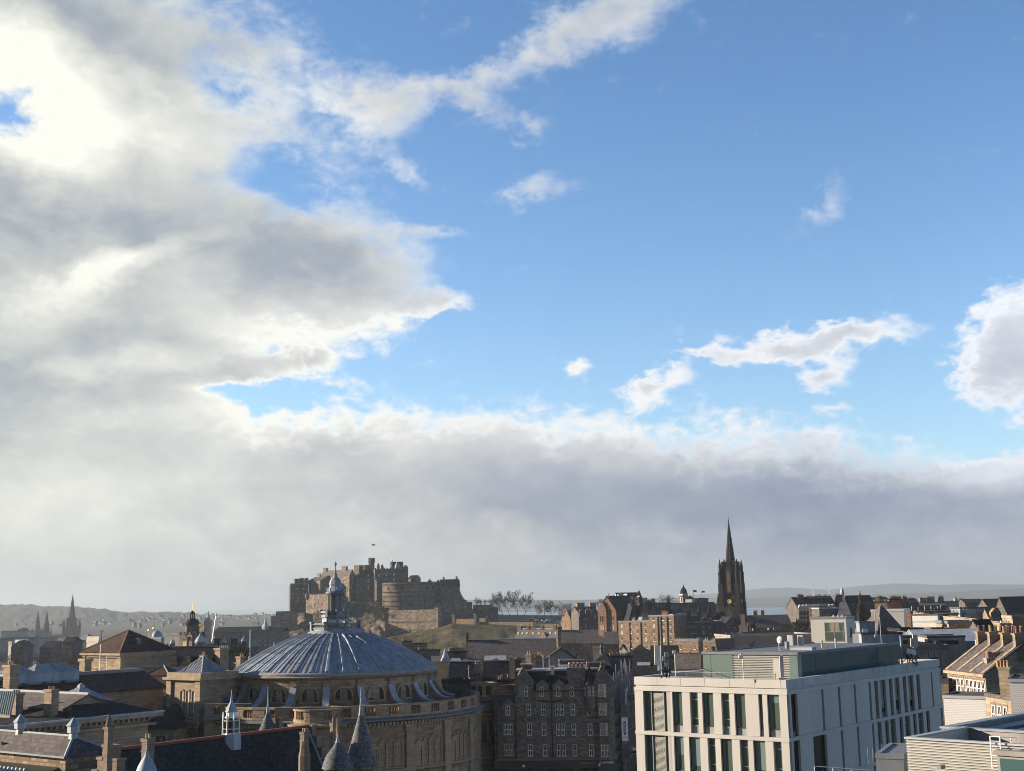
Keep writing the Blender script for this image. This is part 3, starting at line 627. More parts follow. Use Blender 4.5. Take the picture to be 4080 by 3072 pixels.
 b = B('castle_dry_ditch_wall', 'long low shaded wall running right from the castle gatehouse under the trees', 'wall', 1985, 2424, 930, -3, 1868, None, 12, 'castle_dark', b=3); b.walls()
 x = b.x_for(1885); m = MB().box(x, b.x_for(1960), 0, 6, b.h, b.h+2.6).box(b.x_for(1960), 0, .5, 4, b.h, b.h+1.2); part('upper_wall', m, 'castle_dark', b.root)
 part('doorway', MB().box(b.x_for(1975)-.8, b.x_for(1975)+.8, -.05, .4, 4, 8), 'black', b.root)
 # lower walls in the sun
 b = B('castle_outer_wall', 'high rough outer wall ending in a sunlit corner pier, above the grass', 'wall', 1745, 2428, 925, 27, 1548, None, 2, 'castle_stone', b=4)
 b.walls(); xp = b.x_for(1733); part('pier', MB().box(xp, .3, -.5, 4.2, -1, b.z_for(0, 0, 2421)), 'castle_stone', b.root)
 for k in (.45, .68): part('string_course', MB().box(-b.a, xp, -.35, 0, b.h*k, b.h*k+.5), 'castle_dark', b.root)
 for px in (1631, 1679): x = b.x_for(px); part('drainpipe', MB().box(x-.2, x+.2, -.4, 0, 0, b.h*.5), 'iron', b.root)
 b = B('castle_ditch_wall', 'shaded wall between the sunlit corner pier and the first esplanade pier', 'wall', 1800, 2440, 932, -16, 1744, None, 2, 'castle_dark', b=4); b.walls()
 # esplanade walls and piers
 YW = 900
 def wall(p0, p1, t0, Yw, label, zb=10, mt='rubble'):
  b = B('esplanade_wall', label, 'wall', p1, t0, Yw, 28, p0, None, zb, mt, b=1.2, group='sunlit walls along the esplanade'); b.walls(); part('coping', MB().box(-b.a, 0, -.15, 1.35, b.h, b.h+.25), 'trim_stone', b.root); return b
 def pier(px, t0, label, zb=10):
  b = B('esplanade_pier', label, 'pier', px+5, t0+3, YW-3, 20, px-5, None, zb, 'rubble', b=1.7, group='stone piers along the esplanade wall'); b.walls(); m = MB()
  crenels(m, -b.a-.15, .15, -.2, 1.9, b.h, .6, .5, .8); part('cap', m, 'trim_stone', b.root)
 wall(1818, 1888, 2467, YW, 'short sunlit wall between the two tallest esplanade piers'); wall(1910, 1940, 2465, YW, 'shortest sunlit wall piece, right of the gap by the battlemented pier'); wall(1945, 2124, 2480, YW-8, 'longest sunlit esplanade wall along the top of the grassy hill')
 wall(2166, 2232, 2487, YW-16, 'sunlit wall below the parked cars near the orange gabled house')
 pier(1806, 2450, 'stone pier at the left end of the esplanade wall'); pier(1892, 2446, 'tall battlemented stone pier left of the gap in the esplanade wall'); pier(1939, 2458, 'small stone pier where the long esplanade wall begins'); pier(2128, 2465, 'stone pier at the right end of the long esplanade wall')
def flag(p, h, m, label, w=2.2, hh=1.3):
 root = thing('flag', label, 'flag', p); part('pole', MB().cyl(0, 0, 0, h, .13, .08, 6), 'white_paint', root); f = MB()
 n = 7; vs = [(.1+w*i/n, .25*math.sin(i*1.1), h-.1-hh*j-.12*i/n*(1-j)) for j in (0, 1) for i in range(n+1)]; vs += [(x, y+.03, z) for x, y, z in vs]
 q = 2*(n+1); fs = [(i, i+1, n+2+i, n+1+i) for i in range(n)]; fs += [tuple(v+q for v in reversed(f_)) for f_ in fs]
 f.add(vs, fs); part('banner', f, m, root); return root
castle()

# ------------------------------------------------------------------ trees (bare in winter)
def tree_meshes(seed, H, spread=.62, levels=5, trunk=.30, dens=1.0, up=.16, rmin=.085):
 rnd = random.Random(seed); T = MB(); K = MB()
 def grow(p, d, L, r, lev):
  q = p; n = 4 if lev == levels else 3 if lev > 1 else 2; top = lev >= levels-1
  for i in range(n):
   d = (d+Vector((rnd.gauss(0, .13), rnd.gauss(0, .13), rnd.gauss(0, .06)+up*.22))).normalized(); e = q+d*(L/n); r2 = r*.84
   (T if top else K).bar(q, e, max(r, rmin), 5 if top else 3, r2=max(r2, rmin)); q = e; r = r2
   if lev and (i >= 1 or lev < levels):
    for _ in range(1 if i < n-1 and lev < levels else 2):
     a = rnd.random()*2*PI; s_ = spread*(.7+.6*rnd.random()); u = d.orthogonal().normalized(); w = d.cross(u)
     grow(q, (d*math.cos(s_)+(u*math.cos(a)+w*math.sin(a))*math.sin(s_)+Vector((0, 0, up*.6))).normalized(), L*(.52+.26*rnd.random()), r*.62, lev-1)
 grow(Vector((0, 0, -.5)), Vector((0, 0, 1)), H*.5, H*.016*trunk/.3, levels)
 return T, K
def make_tree(name, label, cat, seed, H, group, bark='bark_far', twig='bark_far', **k):
 T, K = tree_meshes(seed, H, **k); zmax = max(v[2] for v in K.v)
 f = H/zmax; T.v = [(x*f, y*f, z*f) for x, y, z in T.v]; K.v = [(x*f, y*f, z*f) for x, y, z in K.v]
 t = thing(name, label, cat, (0, 0, 0), 0, group); part('trunk', T, bark, t); part('crown', K, twig, t); return t
def at_tree(root, px, pb, Y, pt, yaw=0, label=None, first=False):      # foot seen at (px,pb), top at row pt
 p = P(px, pb, Y); h = (pb-pt)*Y/FPX; s_ = h/root['_h'] if '_h' in root else 1
 if first: root.location = p; root.rotation_euler = (0, 0, R(yaw)); root.scale = (s_,)*3; root['label'] = label; return root
 return dup(root, p, yaw, label, s_)
def trees():
 protos = []
 for i, (sd_, H) in enumerate(((3, 20), (8, 20), (21, 20))):
  t = make_tree('bare_tree', 'x', 'tree', sd_, H, 'bare trees along the castle esplanade', spread=.62, up=.14, levels=4, rmin=.115); t['_h'] = H; protos.append(t)
 L = [(1895, 2425, 930, 2378, 0, 'small bare tree behind the low wall beside the castle gatehouse'), (1925, 2428, 935, 2382, 1, 'second small bare tree right of the castle gatehouse wall'),
         (1970, 2445, 900, 2362, 2, 'bare tree at the left edge of the tall esplanade clump'), (2003, 2455, 880, 2356, 0, 'tall bare tree second from the left in the esplanade clump'),
         (2032, 2452, 890, 2360, 1, 'bare tree in the middle of the tall esplanade clump'), (2062, 2456, 875, 2349, 2, 'tallest bare tree of the esplanade clump'), (2088, 2458, 870, 2361, 1, 'wide bare tree at the right edge of the tall esplanade clump'),
         (2138, 2462, 860, 2392, 0, 'bare tree above the parked cars, leftmost of the lower group'), (2170, 2466, 850, 2389, 2, 'bare tree above the middle of the row of parked cars'), (2206, 2468, 850, 2390, 1, 'bare tree above the right end of the row of parked cars'),
         (2240, 2470, 880, 2396, 0, 'faint bare tree left of the orange gabled house'), (2272, 2470, 900, 2400, 2, 'faint bare tree behind the orange gabled house'), (2390, 2440, 800, 2380, 1, 'lone bare tree between the square stone chimneys and the red gable')]
 used = set()
 for i, (px, pb, Y, pt, k, lab) in enumerate(L):
  at_tree(protos[k], px, pb, Y, pt, i*67, lab, k not in used); used.add(k)
 rt = make_tree('round_tree', 'x', 'tree', 41, 14, 'round crowned bare trees', 'bark', 'bark_far', spread=.85, levels=4, up=.05, rmin=.06); rt['_h'] = 14
 at_tree(rt, 2660, 2440, 720, 2360, 20, 'round bare tree beside the white domed tower', True)
 # brown trees in the hollow below the old town, by the grassy hill, and on the far left
 bt = []
 for sd_ in (5, 17, 29):
  t = make_tree('brown_tree', 'x', 'tree', sd_, 16, 'brown leafless trees among the roofs', 'bark', 'twig', spread=.80, levels=4, up=.06, trunk=.24, rmin=.05); t['_h'] = 16; bt.append(t)
 L = [(2305, 2640, 470, 2545, 'broad brown leafless tree below the long dark roof'), (2350, 2640, 465, 2552, 'brown leafless tree right of the broad one below the long dark roof'), (2388, 2630, 480, 2575, 'small brown tree behind the dark iron finial'), (2425, 2640, 475, 2578, 'brown tree in front of the left end of the sunlit tenement row'), (2468, 2640, 470, 2580, 'brown tree in front of the pale wall under the tenement row'),
         (2512, 2640, 500, 2580, 'brown tree right of the pale wall under the tenement row'), (2618, 2640, 500, 2582, 'brown tree behind the white antenna panels'),
         (1600, 2590, 640, 2515, 'brown tree at the foot of the castle rock, right of the dome'), (1650, 2600, 640, 2535, 'brown tree between the castle rock and the grassy hill'), (1720, 2600, 620, 2545, 'brown tree at the foot of the grassy hill above the pot row'), (1560, 2600, 660, 2530, 'brown tree close to the right flank of the dome'), (1800, 2600, 610, 2560, 'low brown tree at the foot of the grassy hill'),
         (20, 2690, 330, 2590, 'brown tree at the left edge of the picture'), (75, 2690, 330, 2612, 'brown tree left of the blue roofed hall'), (190, 2690, 320, 2600, 'brown tree right of the blue roofed hall'), (235, 2690, 325, 2578, 'tall brown tree below the dark tenement at far left'), (285, 2690, 320, 2588, 'brown tree left of the red pyramid roof'), (325, 2680, 320, 2596, 'brown tree touching the red pyramid roof'), (140, 2690, 340, 2632, 'low brown tree in front of the blue roofed hall'),
         (2120, 3110, 205, 3040, 'small street tree in front of the dark shopfronts, left one'), (2280, 3110, 205, 3046, 'small street tree in front of the dark shopfronts, right one'), (3010, 2530, 520, 2497, 'small tree by the terrace wall below the dark spire')]
 used = set()
 for i, (px, pb, Y, pt, lab) in enumerate(L):
  k = i % 3; at_tree(bt[k], px, pb, Y, pt, i*53, lab, k not in used); used.add(k)
 # evergreen and shrub masses: crowns of many small leaf faces
 def leafy(name, label, px, pb, Y, pt, wpx, seed, m='evergreen', n=2600, group=None):
  rnd = random.Random(seed); p = P(px, pb, Y); k = Y/FPX; H = (pb-pt)*k; Rr = wpx*k/2
  t = thing(name, label, 'tree' if H > 3 else 'shrub', p, 0, group); part('trunk', MB().bar((0, 0, -.4), (0, 0, H*.6), H*.025, 6, r2=H*.01), 'bark', t); f = MB()
  cl = [(Vector((rnd.gauss(0, .42)*Rr, rnd.gauss(0, .42)*Rr, H*(.25+.65*rnd.random()**.8))), Rr*(.22+.22*rnd.random())) for _ in range(16)]
  for _ in range(n):
   c, r = rnd.choice(cl); d = Vector((rnd.gauss(0, 1), rnd.gauss(0, 1), rnd.gauss(0, 1))).normalized()*r*(.55+.5*rnd.random()); q = c+d; s_ = H*.022*(.6+.8*rnd.random())
   u = Vector((rnd.gauss(0, 1), rnd.gauss(0, 1), rnd.gauss(0, 1))).normalized(); w = u.cross(d).normalized() if d.length > 1e-4 else u.orthogonal()
   f.add([q-u*s_, q+w*s_*.7, q+u*s_, q-w*s_*.7], [(0, 1, 2, 3)])
  part('crown', f, m, t); return t
 rnd = random.Random(50)
 for nm, lab, grp, n_, x0, x1, yt, yb, sz in (('shrub', 'low brown scrub bush on the grassy hill below the esplanade', 'scrub bushes on the grassy hill', 34, 1690, 2060, 2512, 2585, 20), ('shrub', 'low dark bush clinging to the castle rock', 'bushes on the castle rock', 22, 1110, 1520, 2440, 2520, 24)):
  pr = leafy(nm, lab, 1700, 2540, 850, 2528, 22, 9 if n_ > 30 else 10, 'twig' if n_ > 30 else 'shrub', 420, grp)
  for i in range(n_):
   px = rnd.uniform(x0, x1); py = rnd.uniform(yt, yb); t = (py-yt)/(yb-yt); Y = lerp(880, 800, t) if n_ > 30 else lerp(975, 925, t); p = P(px, py, Y)
   if i == 0: pr.location = p
   else: dup(pr, p, rnd.uniform(0, 180), None, rnd.uniform(.6, 1.5))
 leafy('evergreen_tree', 'dark evergreen tree right of the dark hall below the white gable', 3165, 2530, 470, 2478, 46, 1); leafy('evergreen_tree', 'dark evergreen tree left of the white stair tower', 3205, 2532, 465, 2470, 52, 2)
 leafy('evergreen_tree', 'dark rounded evergreen behind the small stone chimney left of the dome', 935, 2650, 300, 2570, 70, 3); leafy('evergreen_tree', 'dark evergreen left of the flagpole beside the dome', 975, 2650, 305, 2585, 55, 4)
 leafy('evergreen_tree', 'dark shrub mass on the battery slope under the castle gate tower', 1725, 2425, 945, 2372, 46, 5, 'shrub'); leafy('evergreen_tree', 'dark shrubs climbing the rock under the dark castle range', 1490, 2440, 960, 2392, 90, 6, 'shrub'); leafy('evergreen_tree', 'dark shrubs on the rock left of the battery wall', 1520, 2480, 950, 2415, 70, 7, 'shrub')
trees()

# ------------------------------------------------------------------ the skyline at the left
def spire_tower(root, x, y, w, z0, z1, zt, m, n=8, pin=.28, top=None, oct_=True):
 part('tower', MB().box(x-w/2, x+w/2, y-w/2, y+w/2, z0, z1), m, root)
 part('spire', MB().lathe([(w*.52, z1-.5), (w*.40, z1+(zt-z1)*.2), (.12, zt)], n, x, y), m, root)
 for sx in (-1, 1):
  for sy in (-1, 1): part('pinnacle', MB().lathe([(w*.11, z1-w*.9), (w*.12, z1+w*.1), (.05, z1+w*pin*2.2)], 6, x+sx*w*.5, y+sy*w*.5), m, root)
def esplanade():
 m = MB(); q = [P(1800, 2491, 893), P(2330, 2506, 880), P(2420, 2452, 1010), P(1820, 2448, 1010)]
 t = [(a.x, a.y, a.z) for a in q]; m.add(t+[(x, y, 0) for x, y, z in t], [(0, 1, 2, 3), (0, 4, 5, 1), (1, 5, 6, 2), (2, 6, 7, 3), (3, 7, 4, 0)])
 struct('esplanade_paving', m, 'asphalt')
 rnd = random.Random(4)
 def car_mesh(c):
  m = MB().box(-2.1, 2.1, -.85, .85, .35, .95).add([(-1.5, -.8, .95), (1.7, -.8, .95), (1.7, .8, .95), (-1.5, .8, .95), (-.8, -.7, 1.5), (1.2, -.7, 1.5), (1.2, .7, 1.5), (-.8, .7, 1.5)], [(0, 1, 5, 4), (1, 2, 6, 5), (2, 3, 7, 6), (3, 0, 4, 7)], 1).add([(-.8, -.7, 1.5), (1.2, -.7, 1.5), (1.2, .7, 1.5), (-.8, .7, 1.5)], [(0, 1, 2, 3)])
  for x in (-1.3, 1.3):
   for y in (-.86, .86): m.bar((x, y-.06, .35), (x, y+.06, .35), .36, 10, 2)
  return m.mesh('parked_car', [c, 'glass', 'black'])
 cols = {c: car_mesh(c) for c in ('paint_red', 'car_white', 'car_blue', 'car_dark')}
 for i, (px, py, c, lab) in enumerate(((2092, 2477, 'paint_red', 'red car parked at the left end of the esplanade row'), (2107, 2476, 'car_white', 'white car between a red and a dark car on the esplanade'), (2120, 2478, 'car_dark', 'dark car left of the esplanade pier'), (2148, 2476, 'car_white', 'white car just right of the esplanade pier'), (2160, 2474, 'car_blue', 'blue car second from the esplanade pier'),
                                          (2172, 2476, 'car_white', 'white car in the middle of the esplanade row'), (2180, 2481, 'paint_red', 'red car lower in the middle of the esplanade row'), (2190, 2475, 'car_blue', 'blue car right of the lower red car'), (2203, 2478, 'car_dark', 'dark car near the right end of the esplanade row'), (2230, 2483, 'car_white', 'white car beside the orange gabled house'))):
  o = link('parked_car', cols[c], None, P(px, py, 882-i*1.5), (0, 0, R(20+rnd.uniform(-25, 25)))); o.scale = (1.25,)*3; tag(o, lab, 'car', 'cars parked on the esplanade')
esplanade()
def left_skyline():
 # cathedral with three spires
 Y = 2000; k = Y/FPX; o = P(283, 2560, Y); root = thing('cathedral', 'distant dark cathedral with one tall spire and a smaller pair to its left', 'cathedral', o)
 z = lambda py: (2560-py)*k
 spire_tower(root, 0, 0, 46*k, -20, z(2497), z(2466), 'black_stone'); w = 32*k
 part('belfry', MB().box(-w/2, w/2, -w/2, w/2, z(2497), z(2466)), 'black_stone', root); part('spire', MB().lathe([(15*k, z(2468)), (.2, z(2373))], 8), 'black_stone', root)
 for px in (155, 190): spire_tower(root, (px-283)*k, -6, 29*k, -20, z(2522), z(2434), 'black_stone', pin=.35)
 part('nave', MB().extx([(-7, -20), (7, -20), (7, z(2545)), (0, z(2528)), (-7, z(2545))], (190-283)*k, 0), 'black_stone', root)
 # distant blocks
 def far(name, label, cat, px, py, Y, yaw, pl, pr, wm, roof=None, rm='lead_dull', b=None, zb=-6, wins=None, group=None, rh=1, kind='pale'):
  q = B(name, label, cat, px, py, Y, yaw, pl, pr, zb, wm, group, b=b); q.walls(roof if roof in ('x', 'y') else None, rh); q.roof(roof or 'flat', rh, rm, .2)
  for (xs, rows, ww, hh) in wins or []:
   for r_ in rows:
    for x in xs: q.wp('f', x, r_, r_+hh, ww, kind)
  return q
 q = far('office_slab', 'distant blue grey office slab with a stepped rooftop plant room', 'office block', 112, 2517, 1500, 4, 5, None, 'concrete', b=20, wins=[(range(14, 110, 9), (2522, 2535), 6, 6)])
 m = MB(); a0, a1 = q.x_for(68), q.x_for(96); m.box(a0, a1, 3, 12, q.h, q.z_for(a0, 3, 2505)).box(q.x_for(80), q.x_for(92), 4, 10, q.h, q.z_for(a0, 3, 2502)); part('plant_room', m, 'far_stone', q.root)
 far('flat_roofed_hall', 'long low blue grey flat roofed hall below the office slab', 'hall', 150, 2547, 900, 6, -60, None, 'concrete', b=30, rh=.8)
 far('white_block', 'bright white low block among the far left roofs', 'building', 109, 2557, 620, 28, 60, 114, 'harling', 'x', 'lead_dull', rh=1)
 far('white_block', 'small bright white end wall left of the longer white block', 'building', 47, 2567, 600, 30, 34, 50, 'harling', b=None)
 far('grey_gable_house', 'grey gable wall with a chimney below the white block at far left', 'house', 108, 2577, 560, -12, 44, None, 'far_stone', 'y', 'slate', b=18, rh=2.5)
 far('blue_roofed_house', 'slate blue roofed house left of the dark tenement at far left', 'house', 212, 2585, 560, 8, 158, None, 'far_stone', 'x', 'slate', b=12, rh=3)
 q = far('dark_tenement', 'tall dark tenement with two bright white chimneys at far left', 'tenement', 287, 2560, 520, 12, 250, 330, 'old_town_dark', 'x', 'slate', rh=2)
 for p0, p1, t in ((254, 271, 2534), (280, 298, 2534)): q.chim(p0, p1, t, pots=3, sub=False, mat='harling', d=1.6)
 far('lead_roofed_hall', 'blue lead roofed hall right of the two white chimneys', 'hall', 345, 2550, 640, 14, 300, 400, 'concrete', 'hipx', 'lead', rh=3)
 far('white_roof_block', 'bright white sloping roofs left of the red pyramid roof', 'building', 392, 2552, 560, 30, 345, 398, 'harling', 'x', 'harling', rh=1.6)
 q = far('domed_hall', 'small silver domed hall with two gilded figures behind the red pyramid roof', 'building', 642, 2545, 600, 24, 590, 660, 'concrete', 'flat', 'lead', zb=0, rh=.5)
 x = q.x_for(625, 4); r = 20*600/FPX; part('dome', MB().lathe([(r, q.h), (r, q.h+1)]+[(r*math.cos(R(a)), q.h+1+r*1.15*math.sin(R(a))) for a in range(0, 90, 10)]+[(.05, q.h+1+r*1.15)], 20, x, 4), 'lead', q.root, True)
 for px, t in ((593, 2506), (612, 2497)):
  x = q.x_for(px, 3); zt = q.z_for(x, 3, t); part('gilded_figure', MB().cyl(x, 3, q.h-1, zt-1.6, .22, .15, 6).lathe([(.2, zt-1.6), (.6, zt-.9), (.35, zt-.3), (.1, zt)], 8, x, 3).box(x-.1, x+1.3, 2.9, 3.1, zt-.9, zt-.5), 'gold', q.root)
 m = P(392, 2560, 560); t = thing('gilded_vane', 'gilded weathervane on a pole left of the red pyramid roof', 'weathervane', P(402, 2600, 300)); part('pole', MB().cyl(0, 0, -2, 4.6, .10, .06, 6), 'iron', t); part('figure', MB().box(-.3, .45, -.06, .06, 4.6, 5.0).cyl(0, 0, 4.9, 5.3, .14, .05, 6), 'gold', t)
 # clock tower with dome
 Y = 420; q = B('clock_tower', 'square stone clock tower topped by a dark dome and open lantern', 'clock tower', 766, 2527, Y, 34, 716, 814, 0, 'far_stone'); q.walls()
 part('cornice', MB().box(-q.a-.45, .45, -.45, q.b+.45, q.h-.9, q.h-.3), 'far_stone', q.root)
 m = MB(); crenels(m, -q.a-.3, .3, -.3, .2, q.h-.3, .9, .6, 1.0); 
 for i in range(5): m.box(-.2, .3, i*q.b/4.6, i*q.b/4.6+.7, q.h-.3, q.h+.7)
 m.box(-q.a-.2, .2, -.2, q.b+.2, q.h-.4, q.h-.1); part('parapet', m, 'old_town_dark', q.root)
 cx, cy = -q.a/2, q.b/2; zd = lambda py: q.z_for(cx, cy, py); r = 28*Y/FPX
 part('drum', MB().lathe([(r, q.h-1), (r, zd(2492)), (r+.25, zd(2491)), (r+.25, zd(2489))], 8, cx, cy), 'old_town_dark', q.root)
 part('dome', MB().lathe([(r+.1, zd(2489)), (r+.1, zd(2484)), (r*.93, zd(2477)), (r*.74, zd(2470)), (r*.45, zd(2465)), (r*.33, zd(2463))], 16, cx, cy), 'black_stone', q.root, True)
 l = MB(); rl = 8.5*Y/FPX
 for k in range(8): l.cyl(cx+rl*math.cos(k*PI/4), cy+rl*math.sin(k*PI/4), zd(2464), zd(2446), .13, .13, 6)
 l.lathe([(rl+.2, zd(2446)), (rl+.1, zd(2442)), (rl*.7, zd(2437)), (.1, zd(2432))], 10, cx, cy).lathe([(rl+.2, zd(2465)), (rl+.2, zd(2462))], 10, cx, cy); part('lantern', l, 'black_stone', q.root)
 part('finial', MB().cyl(cx, cy, zd(2433), zd(2404), .13, .05, 6).box(cx-.3, cx+.3, cy-.05, cy+.05, zd(2408), zd(2407)), 'gold', q.root)
 x = q.x_for(740); zc = q.z_for(x, 0, 2568); cf = part('clock_face', MB().box(-1.0, 1.0, -.22, .05, -1.7, 1.7), 'iron', q.root, loc=(x, 0, zc)); link('dial', MB().box(-.8, .8, -.3, -.2, -.85, .85).mesh('dial', 'ochre'), cf); link('hands', MB().lathe([(.35, -.34), (.35, -.30)], 12).box(-.05, .05, -.36, -.30, 0, .6).mesh('hands', 'iron'), cf, rot=(0, 0, 0))
 part('hood', MB().exty([(x-1.9, zc+1.6), (x+1.9, zc+1.6), (x, zc+3.6)], -.6, 0), 'old_town_dark', q.root)
 def ogee(name, label, px, pt, pe, pb, wpx, Y, wallm='old_town_stone', gold=False, cat='turret'):
  kk = Y/FPX; o = P(px, pb, Y); h = (pb-pe)*kk; r = wpx*kk/2; H = (pb-pt)*kk; rt = thing(name, label, cat, o)
  part('wall', MB().lathe([(r*.92, -4), (r*.92, h-.25), (r*1.05, h-.2), (r*1.05, h)], 8, a0=22.5, a1=382.5), wallm, rt)
  dH = H-h; part('roof', MB().lathe([(r*1.08, h), (r*.98, h+dH*.12), (r*.82, h+dH*.28), (r*.52, h+dH*.45), (r*.22, h+dH*.6), (r*.10, h+dH*.78), (.03, h+dH)], 12), 'lead', rt, True)
  for k in range(8):
   a = 2*PI*k/8; part('window', MB().box(-r*.16, r*.16, -.06, .05, h*.25, h*.82), 'glass', rt, loc=(r*.92*math.cos(a), r*.92*math.sin(a), 0), rot=(0, 0, a+PI/2))
  if gold: part('finial', MB().cyl(0, 0, H-.3, H+1.0, .1, .08, 6).lathe([(.1, H+.9), (.42, H+1.3), (.42, H+1.9), (.1, H+2.3)], 8).box(-.7, .7, -.12, .12, H+1.4, H+1.9), 'gold', rt)
  return rt
 ogee('ogee_turret', 'octagonal turret with a blue ogee lead roof and gilded finial beside the clock tower', 797, 2515, 2560, 2604, 42, 410, gold=True)
 ogee('ogee_turret', 'small blue ogee turret in front of the clock tower', 765, 2590, 2616, 2640, 42, 330, 'lead_dull'); ogee('ogee_turret', 'small blue ogee turret among dark chimneys right of the clock tower', 893, 2535, 2562, 2585, 20, 420, 'old_town_dark')
 ogee('ogee_turret', 'slim blue ogee turret in front of the red chimneyed terrace', 970, 2533, 2556, 2600, 20, 415, 'old_town_dark'); ogee('ogee_turret', 'small pale ogee turret left of the clock tower', 687, 2540, 2562, 2585, 20, 430, 'concrete'); ogee('ogee_turret', 'smallest ogee turret right above the red pyramid roof edge', 664, 2556, 2572, 2590, 14, 420, 'concrete')
 for p0, p1, t, lab in ((850, 870, 2544, 'dark stack of three tall chimneys right of the clock tower'), (918, 940, 2545, 'dark stack of tall chimneys left of the slim ogee turret')):
  q = B('chimney_stack', lab, 'chimney', p1, 2578, 410, 10, p0, None, 4, 'old_town_dark', b=2); q.walls(); xs = [-q.a*(i+.5)/3 for i in range(3)]; m = MB(); zt = q.z_for(0, 0, t)
  for x in xs: m.box(x-.32, x+.32, .3, 1.2, q.h, zt).box(x-.42, x+.42, .2, 1.3, zt-.4, zt)
  part('shafts', m, 'black_stone', q.root)
 far('old_school_range', 'dark battlemented school range right of the clock tower', 'school', 985, 2580, 430, 2, 815, None, 'old_town_dark', 'flat', 'lead_dull', b=14, zb=0, rh=1.2)
 far('grey_office', 'pale grey ribbed building left of the clock tower', 'building', 720, 2532, 520, 24, 655, 740, 'concrete', 'flat', 'lead_dull', zb=0, rh=.6)
 # green spired tower
 Y = 1300; k = Y/FPX; o = P(827, 2545, Y); root = thing('church_tower', 'distant slender stone tower with a green copper spire', 'church tower', o); z = lambda py: (2545-py)*k
 w = 23*k; part('tower', MB().box(-w/2, w/2, -w/2, w/2, -20, z(2478)), 'far_stone', root); w2 = 15*k
 part('belfry', MB().box(-w2/2, w2/2, -w2/2, w2/2, z(2478), z(2464)), 'far_stone', root); part('spire', MB().lathe([(9*k, z(2465)), (.15, z(2437))], 8), 'copper_green', root)
 for sx in (-1, 1):
  for sy in (-1, 1): part('pinnacle', MB().lathe([(.9, z(2495)), (.9, z(2478)), (.1, z(2470))], 6, sx*w/2, sy*w/2), 'far_stone', root)
 o = P(845, 2525, 1400); r_ = thing('tower_crane', 'thin distant crane leaning beside the green copper spire', 'crane', o); k = 1400/FPX
 m = MB(); m.bar((0, 0, -8), (15*k, 0, 78*k), .45, 4).bar((15*k, 0, 78*k), (10*k, 0, 70*k), .5, 4); part('jib', m, 'grey_metal', r_); part('hook', MB().box(13*k, 19*k, -.8, .8, 74*k, 78*k), 'grey_metal', r_)
 # terrace with red chimneys
 q = B('red_chimney_terrace', 'long dark tenement terrace with a row of red chimneys under the castle rock', 'tenement', 1130, 2516, 800, 2, 856, None, -4, 'far_stone', b=16); q.walls(); q.roof('x', 3, 'slate', .2)
 for px in (862, 905, 940, 970, 990, 1008, 1029, 1050): q.chim(px-4, px+5, 2512 if px != 1050 else 2503, pots=2, sub=False, mat='red_brick', d=2)
 q.chim(855, 864, 2508, pots=2, sub=False, mat='red_sandstone', d=2)
 for px in range(872, 1085, 21):
  x = q.x_for(px); part('dormer', MB().box(x-1.5, x+1.5, .2, 3, q.h-3.4, q.h-1.2), 'white_paint', q.root)
 for r_ in (2548, 2566): 
  for px in range(930, 1080, 21): q.wp('f', px, r_, r_+8, 5, 'pale')
 m = MB().lathe([(2.2, 0), (2.2, 3), (1, 5), (.2, 9)], 8); x = q.x_for(1050); part('turret', m, 'white_lead', q.root, loc=(x, 5, q.h))
 t = thing('flagpole', 'tall white flagpole without a flag left of the dome', 'flagpole', P(996, 2612, 300)); part('pole', MB().cyl(0, 0, -3, 5.6, .13, .11, 8), 'white_paint', t); part('finial', MB().lathe([(.05, 5.6), (.17, 5.75), (.05, 5.9)], 8), 'white_paint', t)
 # houses scattered over the plain below the wooded hill: one object each
 rnd = random.Random(12); protos = []
 for i in range(4):
  w, d, h = (7, 6, 4) if i < 2 else (14, 7, 4.5) if i == 2 else (8, 8, 11)
  m = MB().box(-w/2, w/2, 0, d, -2, h); rh = 3.0 if i < 3 else .6
  m.add([(-w/2-.3, -.3, h), (w/2+.3, -.3, h), (w/2+.3, d/2, h+rh), (-w/2-.3, d/2, h+rh), (w/2+.3, d+.3, h), (-w/2-.3, d+.3, h)], [(0, 1, 2, 3), (3, 2, 4, 5), (1, 4, 2), (0, 3, 5)], 1)
  protos.append(m.mesh('house', [('harling', 'concrete', 'far_stone', 'far_stone')[i], ('slate', 'red_slate', 'slate', 'lead_dull')[i]]))
 spots = []
 for i in range(84):
  px = rnd.uniform(-30, 1080); t = rnd.random(); Y = lerp(2300, 4000, t**.7); yy = lerp(HZ(px)+74, HZ(px)+26, ((Y-2300)/1700))+rnd.uniform(-5, 4)
  spots.append((px, yy, Y, rnd.choice((0, 1, 2, 2, 2, 2, 3)) if px > 300 or t < .5 else 2))
 for i, (px, yy, Y, k) in enumerate(spots):
  o = link('house', protos[k], None, P(px, yy, Y), (0, 0, R(rnd.choice((-60, -40, -25, 20, -50))))); o.scale = (.8, .8, .7)
  tag(o, {0: 'tiny white house in the haze below the wooded hill', 1: 'tiny red roofed white house in the haze below the wooded hill', 2: 'tiny long grey house row in the haze below the wooded hill', 3: 'tiny pale tower block in the haze below the wooded hill'}[k], 'house', ('white houses', 'red roofed houses', 'grey house rows', 'pale tower blocks')[k]+' below the far wooded hill')
left_skyline()

